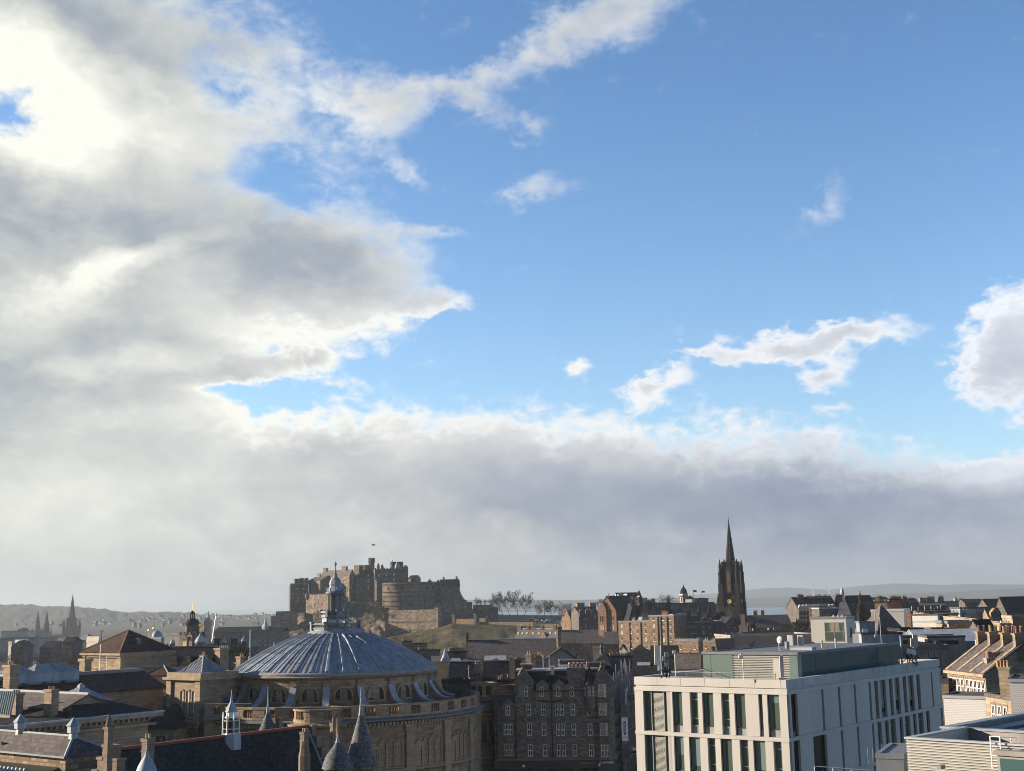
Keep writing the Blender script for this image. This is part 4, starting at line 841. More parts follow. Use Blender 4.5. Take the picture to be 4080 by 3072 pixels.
# ------------------------------------------------------------------ the domed hall
def at_B(name, label, cat, o, yaw, a, b, h, wall='sandstone', group=None):
 s = B.__new__(B); s.o = Vector(o); s.yaw = yaw; s.h = h; c, q = math.cos(R(yaw)), math.sin(R(yaw)); s.X = Vector((c, -q, 0)); s.Yv = Vector((q, c, 0)); s.wall = wall; s.a = a; s.b = b
 s.root = thing(name, label, cat, s.o, yaw, group); return s
def _local(s, v): v = Vector(v)-s.o; return Vector((v.dot(s.X), v.dot(s.Yv), v.z))
B.local = _local
def baluster_bay(L, h, panel=.55, n=4, th=.5):          # a length of parapet: solid panel, then balusters; x along, y thickness
 m = MB().box(-L/2, L/2, -th/2-.06, th/2+.06, 0, .35).box(-L/2, L/2, -th/2-.1, th/2+.1, h-.3, h); x1 = -L/2+L*panel; m.box(-L/2, x1, -th/2, th/2, .35, h-.3).box(-L/2+.15, x1-.15, -th/2-.05, 0, .55, h-.5)
 for i in range(n):
  x = x1+(L/2-x1)*(i+.5)/n; r = min(.16, (L/2-x1)/n*.36); m.lathe([(r*.8, .35), (r*1.15, .35+(h-.65)*.3), (r*.6, .35+(h-.65)*.7), (r*.9, h-.3)], 6, x, 0, m=1)
 return m
def dome_hall():
 Yc = 215; c = P(1335, 2650, Yc); o = Vector((c.x, c.y, 0)); root = thing('domed_hall', 'great round sandstone hall under a ribbed blue lead dome with a tall lantern', 'concert hall', o)
 pol = lambda r, a: (r*math.sin(R(a)), -r*math.cos(R(a)))          # a: degrees from straight towards the camera, to the right
 prof = [(16.7, 22.75), (16.3, 23.0), (14.5, 24.15), (12.0, 25.6), (9.5, 26.88), (7.0, 27.85), (4.0, 28.62)]
 m = MB().lathe([(16.5, 22.3)]+prof, 120, caps=False)
 zr = lambda r: interp([(p[0], p[1]) for p in reversed(prof)], r)
 for k in range(40):                                               # standing rolls: a broad one and two thin ones per bay
  a = k*9+3.5; wide = k % 2 == 0
  for da, w, hh in ((0, .27 if wide else .17, .26 if wide else .18), (3, .06, .09), (6, .06, .09)):
   for r0, r1 in zip([p[0] for p in prof[1:-1]], [p[0] for p in prof[2:]]):
    x0, y0 = pol(r0, a+da); x1, y1 = pol(r1, a+da); tx, ty = pol(1, a+da+90); q0, q1 = w*(.45+.55*r0/16.3), w*(.45+.55*r1/16.3); z0, z1 = zr(r0), zr(r1); s0 = hh*.7
    m.add([(x0-tx*q0, y0-ty*q0, z0-.02), (x0-tx*q0*.6, y0-ty*q0*.6, z0+hh), (x0+tx*q0*.6, y0+ty*q0*.6, z0+hh), (x0+tx*q0, y0+ty*q0, z0-.02), (x1-tx*q1, y1-ty*q1, z1-.02), (x1-tx*q1*.6, y1-ty*q1*.6, z1+s0), (x1+tx*q1*.6, y1+ty*q1*.6, z1+s0), (x1+tx*q1, y1+ty*q1, z1-.02)], [(1, 0, 4, 5), (2, 1, 5, 6), (3, 2, 6, 7)])
 part('dome', m, 'lead', root, 30)
 m = MB()
 for k in range(20): m.bar((*pol(16.45, k*18+9), 23.12), (*pol(16.45, k*18+9.6), 23.12), .16, 6)
 part('roof_ladder', MB().bar((*pol(16.3, -72), 23.2), (*pol(4.2, -72), 29.2), .05).bar((*pol(16.2, -70.5), 23.2), (*pol(4.2, -68), 29.2), .05).bar((*pol(14, -71), 25.2), (*pol(14, -71), 24.3), .05).bar((*pol(10, -71), 27.3), (*pol(10, -71), 26.6), .05), 'grey_metal', root)
 # lantern
 col = part('lantern_base', MB().lathe([(5.0, 28.2), (4.55, 28.7), (4.1, 29.0), (4.0, 29.25)], 24), 'lead', root, 30)
 for k in range(8):
  L = 2*3.8*math.tan(PI/8); x, y = pol(3.8, k*45+10); link('balustrade', _bb(L, 1.05), col, (x, y, 29.2), (0, 0, R(k*45+10)))
 for k in range(8): x, y = pol(4.1, k*45+32.5); link('pier', _pier(), col, (x, y, 29.1), (0, 0, R(k*45+32.5)))
 part('upper_tier', MB().lathe([(2.15, 29.2), (2.15, 31.0), (2.4, 31.1), (2.4, 31.25)], 8, a0=12, a1=372), 'lead_dull', root)
 for k in range(8):
  x, y = pol(2.02, k*45-5); w = part('window', MB().box(-.55, .55, -.08, .02, 29.75, 30.65), 'white_paint', root, loc=(x, y, 0), rot=(0, 0, R(k*45-5)))
  link('pane', MB().box(-.42, -.05, -.11, -.08, 29.85, 30.55).box(.05, .42, -.11, -.08, 29.85, 30.55).mesh('pane', 'glass_pale'), w)
  L = 2*2.1*math.tan(PI/8); x, y = pol(2.1, k*45-5); link('balustrade', _bb(L, .95), root, (x, y, 31.2), (0, 0, R(k*45-5)))
  x, y = pol(2.3, k*45+17.5); part('pier', MB().box(-.22, .22, -.22, .22, 31.2, 32.3).box(-.28, .28, -.28, .28, 32.2, 32.38), 'lead_dull', root, loc=(x, y, 0), rot=(0, 0, R(k*45+17.5)))
  x, y = pol(1.12, k*45+17.5); part('column', MB().lathe([(.17, 31.2), (.14, 31.4), (.125, 34.5), (.2, 34.75)], 8), 'lead_dull', root, loc=(x, y, 0))
  x, y = pol(1.45, k*45+17.5); part('urn', MB().lathe([(.08, 35.35), (.16, 35.6), (.05, 35.9), (.02, 36.05)], 6), 'lead', root, loc=(x, y, 0))
 part('lantern_core', MB().lathe([(.62, 31.2), (.62, 34.8)], 8), 'lead_dull', root)
 part('lantern_cornice', MB().lathe([(1.15, 34.6), (1.3, 34.75), (1.62, 35.0), (1.62, 35.2), (1.3, 35.35)], 16), 'lead_dull', root)
 part('cupola', MB().lathe([(1.35, 35.3), (1.18, 35.65), (1.0, 36.0), (.94, 36.3), (1.02, 36.45), (1.0, 36.7), (.9, 37.1), (.66, 37.5), (.32, 37.75), (.3, 37.9)], 8, a0=5, a1=365), 'lead', root, 30)
 part('finial', MB().lathe([(.34, 37.85), (.36, 38.05), (.16, 38.2), (.22, 38.5), (.10, 38.7), (.14, 38.9), (.07, 39.3), (.10, 39.5), (.22, 39.75), (.2, 39.95), (.03, 40.25)], 8), 'lead_dull', root)
 # drum with lunettes and lead scrolls
 part('drum_wall', MB().lathe([(16.2, 16), (16.2, 22.1)], 80), 'drum_stone', root)
 part('drum_cornice', MB().lathe([(16.2, 21.9), (16.9, 22.15), (17.0, 22.3), (16.6, 22.42), (16.6, 22.9), (16.2, 22.95)], 80), 'trim_stone', root)
 pane = None
 for k in range(20):
  a = -167.5+k*18
  if not -110 < a < 118: continue
  x, y = pol(16.16, a); me, pn = win_mesh('arch_dark', 2.5, 2.0, True); w = link('lunette_window', me, root, (x, y, 18.75), (0, 0, R(a))); link('pane', pn, w)
  a -= 9; x, y = pol(16.2, a)
  bt = link('buttress', _butt()[0], root, (x, y, 0), (0, 0, R(a))); link('lead_cap', _butt()[1], bt)
 # outer ring
 Rr = 23.4
 part('ring_wall', MB().lathe([(Rr, -1), (Rr, 16.2)], 100), 'ring_stone', root)
 part('ledge', MB().lathe([(Rr, 15.75), (Rr+.5, 15.95), (Rr+1.05, 16.2), (Rr+1.05, 16.4), (Rr+.1, 16.62), (15, 16.7)], 100), 'lead_dull', root)
 part('plinth_course', MB().lathe([(Rr, 8.6), (Rr+.45, 8.9), (Rr+.45, 9.2), (Rr, 9.3)], 100), 'trim_stone', root); part('plinth_course', MB().lathe([(Rr, 4.9), (Rr+.45, 5.2), (Rr+.45, 5.5), (Rr, 5.6)], 100), 'trim_stone', root)
 m = MB()
 for k in range(150):
  a = -100+k*1.45; x, y = pol(Rr+.35, a); tx, ty = pol(1, a+90); nx, ny = pol(1, a)
  m.add([(x+tx*u+nx*v, y+ty*u+ny*v, z) for z in (15.55, 15.95) for u, v in ((-.17, -.3), (.17, -.3), (.17, .35), (-.17, .35))], [(3, 2, 1, 0), (4, 5, 6, 7), (0, 1, 5, 4), (1, 2, 6, 5), (2, 3, 7, 6), (3, 0, 4, 7)])
 part('dentil_band', m, 'trim_stone', root)
 Lb = 2*Rr*math.tan(R(4.5))
 for k in range(25):
  a = -99+k*9; x, y = pol(Rr-.1, a); link('balustrade', _bal(Lb), root, (x, y, 16.62), (0, 0, R(a)))
 for k in range(11):
  a = -90+k*18; x, y = pol(Rr, a)
  part('pilaster', MB().box(-.75, .75, -.38, .3, -1, 15.6).box(-.95, .95, -.5, .3, 14.6, 15.75).box(-.55, .55, -.46, -.3, 14.75, 15.4), 'trim_stone', root, loc=(x, y, 0), rot=(0, 0, R(a)))
  fr = MB(); rnd = random.Random(k)
  for i in range(14): u = -2.1+i*.32; z = 15.1+.12*math.sin(i*2.3); fr.lathe([(.02, -.0), (.13, .02), (.02, .06)], 6) if False else fr.box(u-.11, u+.11, -.16, .1, z-.16, z+.16)
  x, y = pol(Rr, a+9); part('carved_frieze', fr.box(-2.4, 2.4, -.08, .1, 14.75, 15.5), 'sandstone', root, loc=(x, y, 0), rot=(0, 0, R(a+9)))
  if -95 < a < 90:
   for j, da in enumerate((7.2, 10.4, 13.6)):
    x, y = pol(Rr-.02, a+da); me, pn = win_mesh('arch_blind', .85, 3.7, True); w = link('blind_arch', me, root, (x, y, 9.6), (0, 0, R(a+da))); link('panel', pn, w)
   x, y = pol(Rr, a+3.6); nb = part('niche', MB().box(-.75, -.5, -.3, .1, 9.3, 12.2).box(.5, .75, -.3, .1, 9.3, 12.2).box(-.85, .85, -.42, .1, 12.2, 12.5).exty([(-.95, 12.5), (.95, 12.5), (0, 13.2)], -.45, .1).box(-.5, .5, -.12, .1, 9.3, 12.2), 'trim_stone', root, loc=(x, y, 0), rot=(0, 0, R(a+3.6)))
   for da in (6.5, 11.5):
    x, y = pol(Rr, a+da); part('carved_panel', MB().box(-.9, .9, -.14, .1, 6.6, 8.2).box(-.65, .65, -.2, .1, 6.9, 7.9), 'trim_stone', root, loc=(x, y, 0), rot=(0, 0, R(a+da)))
 # projecting bow at the front
 q = P(1283, 2855, 196); bx, by = q.x-o.x, -22.3
 bow = part('bow', MB().lathe([(3.3, -1), (3.3, 15.2)], 32, bx, by), 'ring_stone', root)
 link('bow_ledge', MB().lathe([(3.3, 14.6), (3.7, 15.4), (4.6, 15.9), (4.7, 16.15), (3.6, 16.45)], 32, bx, by).mesh('bow_ledge', 'trim_stone'), bow)
 link('bow_parapet', MB().lathe([(3.75, 16.3), (3.75, 16.9), (3.6, 16.9), (3.6, 18.0), (3.8, 18.05), (3.8, 18.3), (3.2, 18.3), (3.2, 17)], 32, bx, by).mesh('bow_parapet', 'sandstone'), bow)
 for a in (-52, 22):
  for i in range(4): x, y = pol(3.62, a+i*5.5); link('baluster', _balu(), bow, (bx+x, by+y, 16.9))
 # stair tower at the right
 st = Vector((P(1926, 2700, 224).x-o.x, 224-o.y, 0)); r = 2.25
 tw = part('stair_tower', MB().lathe([(r, -1), (r, 16.8)], 28, st.x, st.y), 'ring_stone', root)
 link('tower_ledge', MB().lathe([(r, 16.3), (r+.3, 16.5), (r+.75, 16.9), (r+.75, 17.1), (r, 17.35)], 28, st.x, st.y).mesh('tower_ledge', 'lead_dull'), tw); link('tower_parapet', MB().lathe([(r, 17.3), (r, 19.3), (r+.12, 19.35), (r+.12, 19.6), (r-.5, 19.6), (r-.5, 17)], 28, st.x, st.y).mesh('tower_parapet', 'sandstone'), tw)
 link('tower_course', MB().lathe([(r, 8.6), (r+.4, 8.9), (r+.4, 9.2), (r, 9.3)], 28, st.x, st.y).mesh('tower_course', 'trim_stone'), tw); link('tower_frieze', MB().lathe([(r, 15.0), (r+.12, 15.1), (r+.12, 15.8), (r, 15.9)], 28, st.x, st.y).mesh('tower_frieze', 'trim_stone'), tw)
 for a in (-62, -30, 2, 34):
  x, y = pol(r-.02, a); me, pn = win_mesh('arch_blind' if a < -40 else 'arch_dark', .8, 3.6, True); w = link('arched_window', me, root, (st.x+x, st.y+y, 9.8), (0, 0, R(a))); link('pane', pn, w)
  x, y = pol(r+.05, a-14); part('baluster', MB().box(-.3, .3, -.1, .05, 17.6, 19.1), 'black', root, loc=(st.x+x, st.y+y, 0), rot=(0, 0, R(a-14)))
 part('downpipe', MB().bar((st.x+r+.25, st.y-.6, 0), (st.x+r+.25, st.y-.6, 15), .14, 6), 'iron', root)
 # corner pavilion
 b = B('hall_pavilion', 'square sandstone corner pavilion with a grey pyramid roof and three tall arched windows', 'tower', 800, 2702, 199, 36, 672, None, 0, 'sandstone', b=7.2)
 b.walls(); b.roof('pyr', 3.1, 'lead', -.5, ridge='lead')
 m = MB()
 for (x0, x1, y0, y1) in ((-b.a-.7, .7, -.7, .3), (-b.a-.7, .7, b.b-.3, b.b+.7), (-.3, .7, .3, b.b-.3), (-b.a-.7, -b.a+.3, .3, b.b-.3)): m.box(x0, x1, y0, y1, b.h-.35, b.h+.02)
 for (x0, x1, y0, y1) in ((-b.a-.2, .2, -.2, .35), (-b.a-.2, .2, b.b-.35, b.b+.2), (-.35, .2, .35, b.b-.35), (-b.a-.2, -b.a+.35, .35, b.b-.35)): m.box(x0, x1, y0, y1, b.h+.02, b.h+.75)
 part('parapet', m, 'trim_stone', b.root)
 part('roof_seams', _seams(b), 'lead_dull', b.root)
 zl = 16.0; m = MB().box(-b.a-1.0, 1.0, -1.1, b.b, zl, zl+.35).box(-b.a-.7, .7, -.8, b.b, zl-.4, zl)
 part('ledge', m, 'trim_stone', b.root); m = MB()
 for i in range(14): x = -b.a-.6+i*(b.a+1.2)/13; m.box(x-.15, x+.15, -1.0, -.5, zl-.7, zl-.38)
 part('dentil_band', m, 'trim_stone', b.root)
 part('corner_pier', MB().box(-b.a-.15, -b.a+.9, -.3, 0, zl+.35, b.h-.35).box(-b.a-.35, -b.a+1.1, -.45, 0, zl+.35, zl+1.2), 'trim_stone', b.root); part('corner_pier', MB().box(-.95, .2, -.3, .8, zl+.35, b.h-.35).box(-1.15, .35, -.45, .95, zl+.35, zl+1.2), 'trim_stone', b.root)
 for px in (728, 751, 774):
  u = b.x_for(px, 0, 20); me, pn = win_mesh('arch', .62, 3.6, True); w = link('arched_window', me, b.root, (u, -.02, 17.0)); link('pane', pn, w)
 part('window_sill', MB().box(b.x_for(714), b.x_for(788), -.4, 0, 16.5, 16.75), 'trim_stone', b.root)
 for px in (716, 742, 764): 
  u = b.x_for(px); part('roundel', MB().lathe([(.34, 0), (.45, .12), (.45, .25), (.3, .25), (.3, .05)], 16), 'trim_stone', b.root, loc=(u, 0, 14.7), rot=(R(90), 0, 0))
 m = MB().box(-b.a, 0, -.14, 0, 14.1, 15.35).box(-b.a, -b.a+.9, -.3, 0, 0, 15.5).box(-1.0, .15, -.3, 0, 0, 15.5); part('frieze', m, 'sandstone', b.root)
 for px in (706, 732, 757): u = b.x_for(px, 0, 12); me, pn = win_mesh('arch_blind', 1.0, 3.4, True); w = link('blind_arch', me, b.root, (u, 0, 8.2)); link('panel', pn, w)
 part('door', MB().box(-.05, .08, b.b*.62, b.b*.62+1.1, 16.4, 19.4), 'paint_blue', b.root)
 for k, px in enumerate((836, 0)[:1]): pass
 bl = B('hall_link', 'curved balustraded stone terrace joining the corner pavilion to the domed hall', 'wall', 1000, 2853, 196, 3, 815, None, 0, 'sandstone', b=6); bl.walls(); part('ledge', MB().box(-bl.a, 0, -.9, 0, bl.h-.4, bl.h), 'lead_dull', bl.root)
 for i in range(3): link('balustrade', _bal(bl.a/3), bl.root, (-bl.a*(i+.5)/3, .1, bl.h))
_c = {}
def _memo(k, f):
 if k not in _c: _c[k] = f()
 return _c[k]
def _bb(L, h): return _memo(('bb', round(L, 2), h), lambda: baluster_bay(L, h, .06, 6, .3).mesh('balustrade', ['lead_dull', 'lead_dull']))
def _bal(L): return _memo(('bal', round(L, 2)), lambda: baluster_bay(L, 1.85, .56, 4, .5).mesh('balustrade', ['sandstone', 'red_sandstone']))
def _pier(): return _memo('pier', lambda: MB().box(-.28, .28, -.28, .28, 0, 1.25).box(-.36, .36, -.36, .36, 1.1, 1.35).mesh('pier', 'lead_dull'))
def _balu(): return _memo('balu', lambda: MB().lathe([(.12, 0), (.17, .3), (.09, .75), (.14, 1.1)], 8).mesh('baluster', 'red_sandstone'))
def _butt():
 def f():
  out = [(-(.1+3.3*t), 21.2-2.9*(1-(1-t)**2.6)) for t in [i/8 for i in range(9)]]       # (y outward, z) sweep of the scroll
  st = MB().extx([(0, 16.6)]+[(y, z-.1) for y, z in out][::-1] if False else [(0, 16.6), (0, 21.1)]+[(y, z-.1) for y, z in out]+[(-3.4, 16.6)], -.38, .38).box(-.5, .5, -.45, .1, 21.0, 21.9)
  ld = MB()
  for (y0, z0), (y1, z1) in zip(out, out[1:]): ld.add([(-.52, y0, z0), (.52, y0, z0), (.52, y1, z1), (-.52, y1, z1), (-.52, y0+.1, z0-.2), (.52, y0+.1, z0-.2), (.52, y1+.1, z1-.2), (-.52, y1+.1, z1-.2)], [(0, 3, 2, 1), (0, 4, 7, 3), (1, 2, 6, 5), (2, 3, 7, 6)])
  return st.mesh('buttress', 'sandstone'), ld.mesh('lead_cap', 'lead')
 return _memo('butt', f)
def _seams(b):
 m = MB(); c = Vector((-b.a/2, b.b/2, b.h+3.1))
 for f in range(4):
  q = [(-b.a+.5, .5), (-.5, .5), (-.5, b.b-.5), (-b.a+.5, b.b-.5)]; A, D = Vector((*q[f], b.h)), Vector((*q[(f+1) % 4], b.h))
  for i in range(1, 12):
   t = i/12; p = A.lerp(D, t); k = 1-abs(2*t-1); e = p+(c-(A+D)/2)*k
   m.bar(p+Vector((0, 0, .05)), e+Vector((0, 0, .05)), .06, 4)
 return m
dome_hall()

# ------------------------------------------------------------------ the student union house: dark steep roof, turrets, white cupola
def union_house():
 W, ridge = 12.0, P(452, 2988, 112); yaw = 37; X = Vector((.7986, -.6018, 0)); Yv = Vector((.6018, .7986, 0))
 rh = 9.5; o = ridge+X*(W/2); zr = ridge.z; L = 19.0
 s = at_B('union_house', 'crow stepped gothic house with a huge dark slate roof, slate turrets and a white cupola', 'house', (o.x, o.y, 0), yaw, W, L, zr-rh-.2, 'tenement_stone')
 s.b = (lambda: [s.__setattr__('b', 60), s.y_for(1228, -W/2, zr)][1])(); L = s.b
 s.walls('y', rh); s.roof('y', rh, 'slate', .0, .2, ridge='red_ridge')
 def steps(y0, y1, n, side, up):
  m = MB()
  for i in range(n):
   t0, t1 = i/n, (i+1)/n; x0 = -W/2+side*W/2*t0; x1 = -W/2+side*W/2*t1; zt = s.h+rh*(1-t0)+up; m.box(min(x0, x1), max(x0, x1), y0, y1, s.h+rh*(1-t1)-1.2, zt-.35).box(min(x0, x1)-.08, max(x0, x1)+.08, y0-.08, y1+.08, zt-.35, zt-.12)
  part('crow_steps', m, 'dressed_stone', s.root)
 for sd_ in (-1, 1): steps(-.6, .25, 9, sd_, .8); steps(L-.1, L+.5, 9, sd_, .5)
 part('verge', MB().bar((-W/2, L-.25, s.h+rh+.28), (0, L-.25, s.h+.28), .14, 4), 'lead', s.root)
 # statue pillar on the near gable
 q = s.local(P(434, 2898, 110.2)); m = MB().box(q.x-.27, q.x+.27, q.y-.27, q.y+.27, 2, q.z).box(q.x-.36, q.x+.36, q.y-.36, q.y+.36, q.z-.15, q.z+.05).box(q.x-.33, q.x+.33, q.y-.33, q.y+.33, q.z-2.2, q.z-2.0)
 part('pillar', m, 'dressed_stone', s.root); part('statue', MB().lathe([(.26, q.z), (.3, q.z+.25), (.2, q.z+.5), (.22, q.z+.7), (.1, q.z+.82), (.14, q.z+.95), (.02, q.z+1.08)], 10, q.x, q.y), 'dressed_stone', s.root, True)
 # white cupola on the ridge
 yc = s.y_for(920, -W/2, zr); zt = lambda py: s.z_for(-W/2, yc, py); cu = part('cupola', MB().lathe([(.95, zt(2975)), (.92, zt(2925)), (.72, zt(2922)), (.62, zt(2858)), (.50, zt(2852)), (.48, zt(2835))], 8, -W/2, yc, 22.5, 382.5), 'white_paint', s.root)
 link('cupola_base', MB().lathe([(1.02, zt(2985)), (.95, zt(2926)), (.9, zt(2924))], 8, -W/2, yc, 22.5, 382.5).mesh('cupola_base', 'lead'), cu)
 link('cupola_roof', MB().lathe([(.62, zt(2836)), (.50, zt(2822)), (.30, zt(2808)), (.13, zt(2795)), (.07, zt(2775)), (.03, zt(2748))], 8, -W/2, yc, 22.5, 382.5).mesh('cupola_roof', 'lead', 30), cu)
 for k in range(8):
  a = R(45*k+0); dx, dy = math.cos(a), math.sin(a)
  for (z0, z1, r, w) in ((zt(2917), zt(2905), .665, .19), (zt(2900), zt(2872), .625, .19), (zt(2868), zt(2860), .59, .17)): link('cupola_window', MB().box(-w, w, -.06, .05, z0, z1).mesh('cupola_window', 'glass'), cu, (-W/2+dx*r, yc+dy*r, 0), (0, 0, a+PI/2))
  a += PI/8; link('corner_post', MB().lathe([(.06, zt(2940)), (.05, zt(2850)), (.02, zt(2836))], 5, -W/2+.80*math.cos(a), yc+.80*math.sin(a)).mesh('corner_post', 'white_paint'), cu)
 # turret with two chimney shafts on the right slope, octagonal stack
 def stack(px, wpx, pt, pb, Y, n, label=None, pots=True, m_='dressed_stone', pm='trim_stone'):
  q = s.local(P(px, pb, Y)); k = Y/FPX; w = wpx*k; h = (pb-pt)*k; m = MB().box(-w/2, w/2, -w/2, w/2, -6, h*.86).box(-w*.6, w*.6, -w*.6, w*.6, h*.74, h*.86).box(-w*.57, w*.57, -w*.57, w*.57, h*.40, h*.45)
  c = part('chimney', m, m_, s.root, loc=q)
  for i in range(n): link('chimney_pot', pot_mesh(pm, w*.17, h*.15), c, ((i-(n-1)/2)*w*.5, 0, h*.86))
  return c
 stack(588, 34, 2932, 3040, 107, 2); stack(1212, 24, 2908, 2990, 113, 2); stack(1326, 16, 2868, 2990, 121, 1); stack(1344, 16, 2870, 2990, 121.6, 1)
 q = s.local(P(1213, 3020, 112.8)); part('chimney_base', MB().lathe([(.5, -8), (.5, .2), (.38, .7), (.34, 1.4)], 8, q.x, q.y), 'dressed_stone', s.root, loc=(0, 0, q.z))
 stack(1112, 18, 2858, 2925, 136, 2)
 def cone(px, pb, rpx, pt, ps, Y, onion=False, mt='slate_silver'):
  k = Y/FPX; q = s.local(P(px, pb, Y)); r = rpx*k; h = (pb-pt)*k; hs = (pb-ps)*k
  tw = part('turret', MB().lathe([(r*.88, -14), (r*.88, -.1), (r*1.03, 0)], 24), 'tenement_stone', s.root, loc=q)
  pr = [(r, 0), (r*.86, h*.12), (r*.14, h)] if not onion else [(r, 0), (r*.96, h*.12), (r*.88, h*.28), (r*.72, h*.5), (r*.48, h*.72), (r*.26, h*.88), (r*.16, h)]
  link('turret_roof', MB().lathe(pr, 32).mesh('turret_roof', mt, 40), tw)
  tip = pr[-1][0]*1.1; link('lead_spike', MB().lathe([(tip, h-.05), (tip*.6, h+(hs-h)*.25), (.05, h+(hs-h)*.6), (.03, hs)], 10).mesh('lead_spike', 'lead', 40), tw)
  if not onion: link('ball', MB().lathe([(.03, h+(hs-h)*.66), (.10, h+(hs-h)*.69), (.03, h+(hs-h)*.72)], 8).mesh('ball', 'lead'), tw)
 cone(1066, 2935, 44, 2843, 2745, 136); cone(1438, 3046, 64, 2860, 2758, 113); cone(1345, 3060, 60, 2966, 2930, 108.5, True)
 cone(583, 3095, 44, 3010, 2962, 104, True, 'lead')
union_house()

# ------------------------------------------------------------------ the medical school courtyard, left
def school():
 # slate hall at the bottom left corner
 b = B('slate_hall', 'low hall with a worn brown slate hipped roof carrying two white ventilators', 'hall', 262, 3014, 118, 37, -190, 430, 0, 'rubble'); b.walls()
 zr = b.z_for(-b.b/2, b.b/2, 2934)-b.h; b.roof('hipx', zr, 'slate_worn', .35, ridge='white_lead')
 for px, t in ((80, 2868), (292, 2882)):
  x = b.x_for(px, b.b/2, b.h+zr); z0 = b.h+zr; v = part('ventilator', MB().lathe([(.5, z0-.8), (.42, z0-.1), (.36, z0+.25), (.55, z0+.35), (.55, z0+.95)], 6, x, b.b/2), 'white_lead', b.root); link('ventilator_cap', MB().lathe([(.72, z0+.95), (.06, z0+1.7)], 6, x, b.b/2).mesh('ventilator_cap', 'lead'), v)
 x1 = -1.0; m = MB(); m.slab([(-b.a, -3.2, b.h-2.3), (x1, -3.2, b.h-2.3), (x1, 0, b.h-1.0), (-b.a, 0, b.h-1.0)], .1); lr = part('lean_to_roof', m, 'paint_dark', b.root)
 for i in range(26): x = x1-.4-i*.62; link('glazing_bar', _memo('gbar', lambda: MB().box(-.07, .07, -.1, .1, -1.75, 1.75).mesh('glazing_bar', 'white_lead')), lr, (x, -1.6, b.h-1.5), (R(90-22+180), 0, 0))
 part('lean_to_wall', MB().box(-b.a, x1, -3.1, -2.9, 0, b.h-2.4), 'rubble', b.root); b.chim(-5, 14, 2988, 3010, y=.4, pots=3)
 part('gutter', MB().box(-b.a-.3, .5, -.5, -.3, b.h-.12, b.h+.05), 'lead_dull', b.root)
 # long cornice block
 b = B('cornice_block', 'long sandstone block with a deep toothed cornice and dark hipped slate roof', 'school', -60, 2901, 148, 37, -200, 592, 0, 'sandstone', a=13.5); b.walls()
 ys = b.y_for(225, -2, b.h); a_, b_, h_ = b.a, b.b, b.h; m = MB(); q4 = [(-a_-1, ys, h_), (1.2, ys, h_), (1.2, b_+1.2, h_), (-a_-1, b_+1.2, h_)]; m.add(q4+[(-a_/2, ys+5, h_+2.3), (-a_/2, b_-5, h_+2.3)], [(3, 2, 1, 0), (0, 1, 4), (1, 2, 5, 4), (2, 3, 5), (3, 0, 4, 5)]).box(-a_, 1.0, 0, ys, h_, h_+.25); part('roof', m, 'slate', b.root)
 part('cornice', MB().box(-.3, 1.3, -.3, b.b+1.3, b.h-.45, b.h-.02).box(-.3, .7, -.3, b.b+.7, b.h-1.5, b.h-1.2).box(-b.a, 0, b.b, b.b+1.3, b.h-.45, b.h-.02), 'trim_stone', b.root); part('gutter', MB().box(.9, 1.42, -.3, b.b+1.4, b.h, b.h+.22), 'lead', b.root); m = MB(); n = int(b.b/.75)
 for i in range(n): y = i*b.b/n; m.box(.0, 1.0, y, y+.32, b.h-.85, b.h-.47)
 part('dentil_band', m, 'trim_stone', b.root); part('string_course', MB().box(0, .3, 0, b.b, b.h-3.3, b.h-3.0), 'trim_stone', b.root)
 u = b.y_for(393, 0, b.h-5); me, pn = win_mesh('arch_dark', 3.2, 3.0, True); w = link('lunette_window', me, b.root, (0, u, b.h-7.2), (0, 0, R(90))); link('pane', pn, w)
 b.win('r', b.y_for(487, 0, b.h-8), b.h-9.6, 1.9, 2.4, 'dark', True); b.win('r', b.y_for(487, 0, b.h-8), b.h-5.0, .35, .35, 'dark'); part('downpipe', MB().box(.1, .3, b.y_for(280), b.y_for(280)+.2, 0, b.h-1.5), 'lead', b.root)
 sk = b.local(P(340, 2788, 166)); m = MB(); r = 2.6; z0 = sk.z; c = (sk.x-1.0, sk.y, 0)
 l = part('skylight', MB().box(-r, r, -r, r, z0-1.2, z0).add([(-r, -r, z0), (r, -r, z0), (r, r, z0), (-r, r, z0), (0, 0, z0+1.75)], [(0, 1, 4), (1, 2, 4), (2, 3, 4), (3, 0, 4)]), 'lead', b.root, loc=c)
 m = MB()
 for f in range(4):
  q = [(-r, -r), (r, -r), (r, r), (-r, r)]; A, D = Vector((*q[f], z0)), Vector((*q[(f+1) % 4], z0)); cc = Vector((0, 0, z0+1.75))
  for i in range(1, 10): t = i/10; p = A.lerp(D, t); m.bar(p, p+(cc-(A+D)/2)*(1-abs(2*t-1)), .045, 4)
 link('glazing_bars', m.mesh('glazing_bars', 'white_lead'), l); link('skylight_cap', MB().lathe([(.45, z0+1.4), (.45, z0+1.75), (.05, z0+2.05)], 6).mesh('skylight_cap', 'white_lead'), l)
 # lower wing with chimneys behind
 b = B('slate_wing', 'worn slate roofed wing with two tall sunlit chimneys and a white ridge', 'school', 250, 2830, 160, 37, -160, 330, 0, 'sandstone', b=7); b.walls('x', 1.5); b.roof('x', 1.5, 'slate_worn', .2, ridge='white_lead')
 for p0, p1, t in ((52, 80, 2760), (191, 220, 2746)):
  b.chim(p0, p1, t, 2850, y=-1.4, pots=3, d=1.0, ph=.35, pm='dressed_stone', pr=.13)
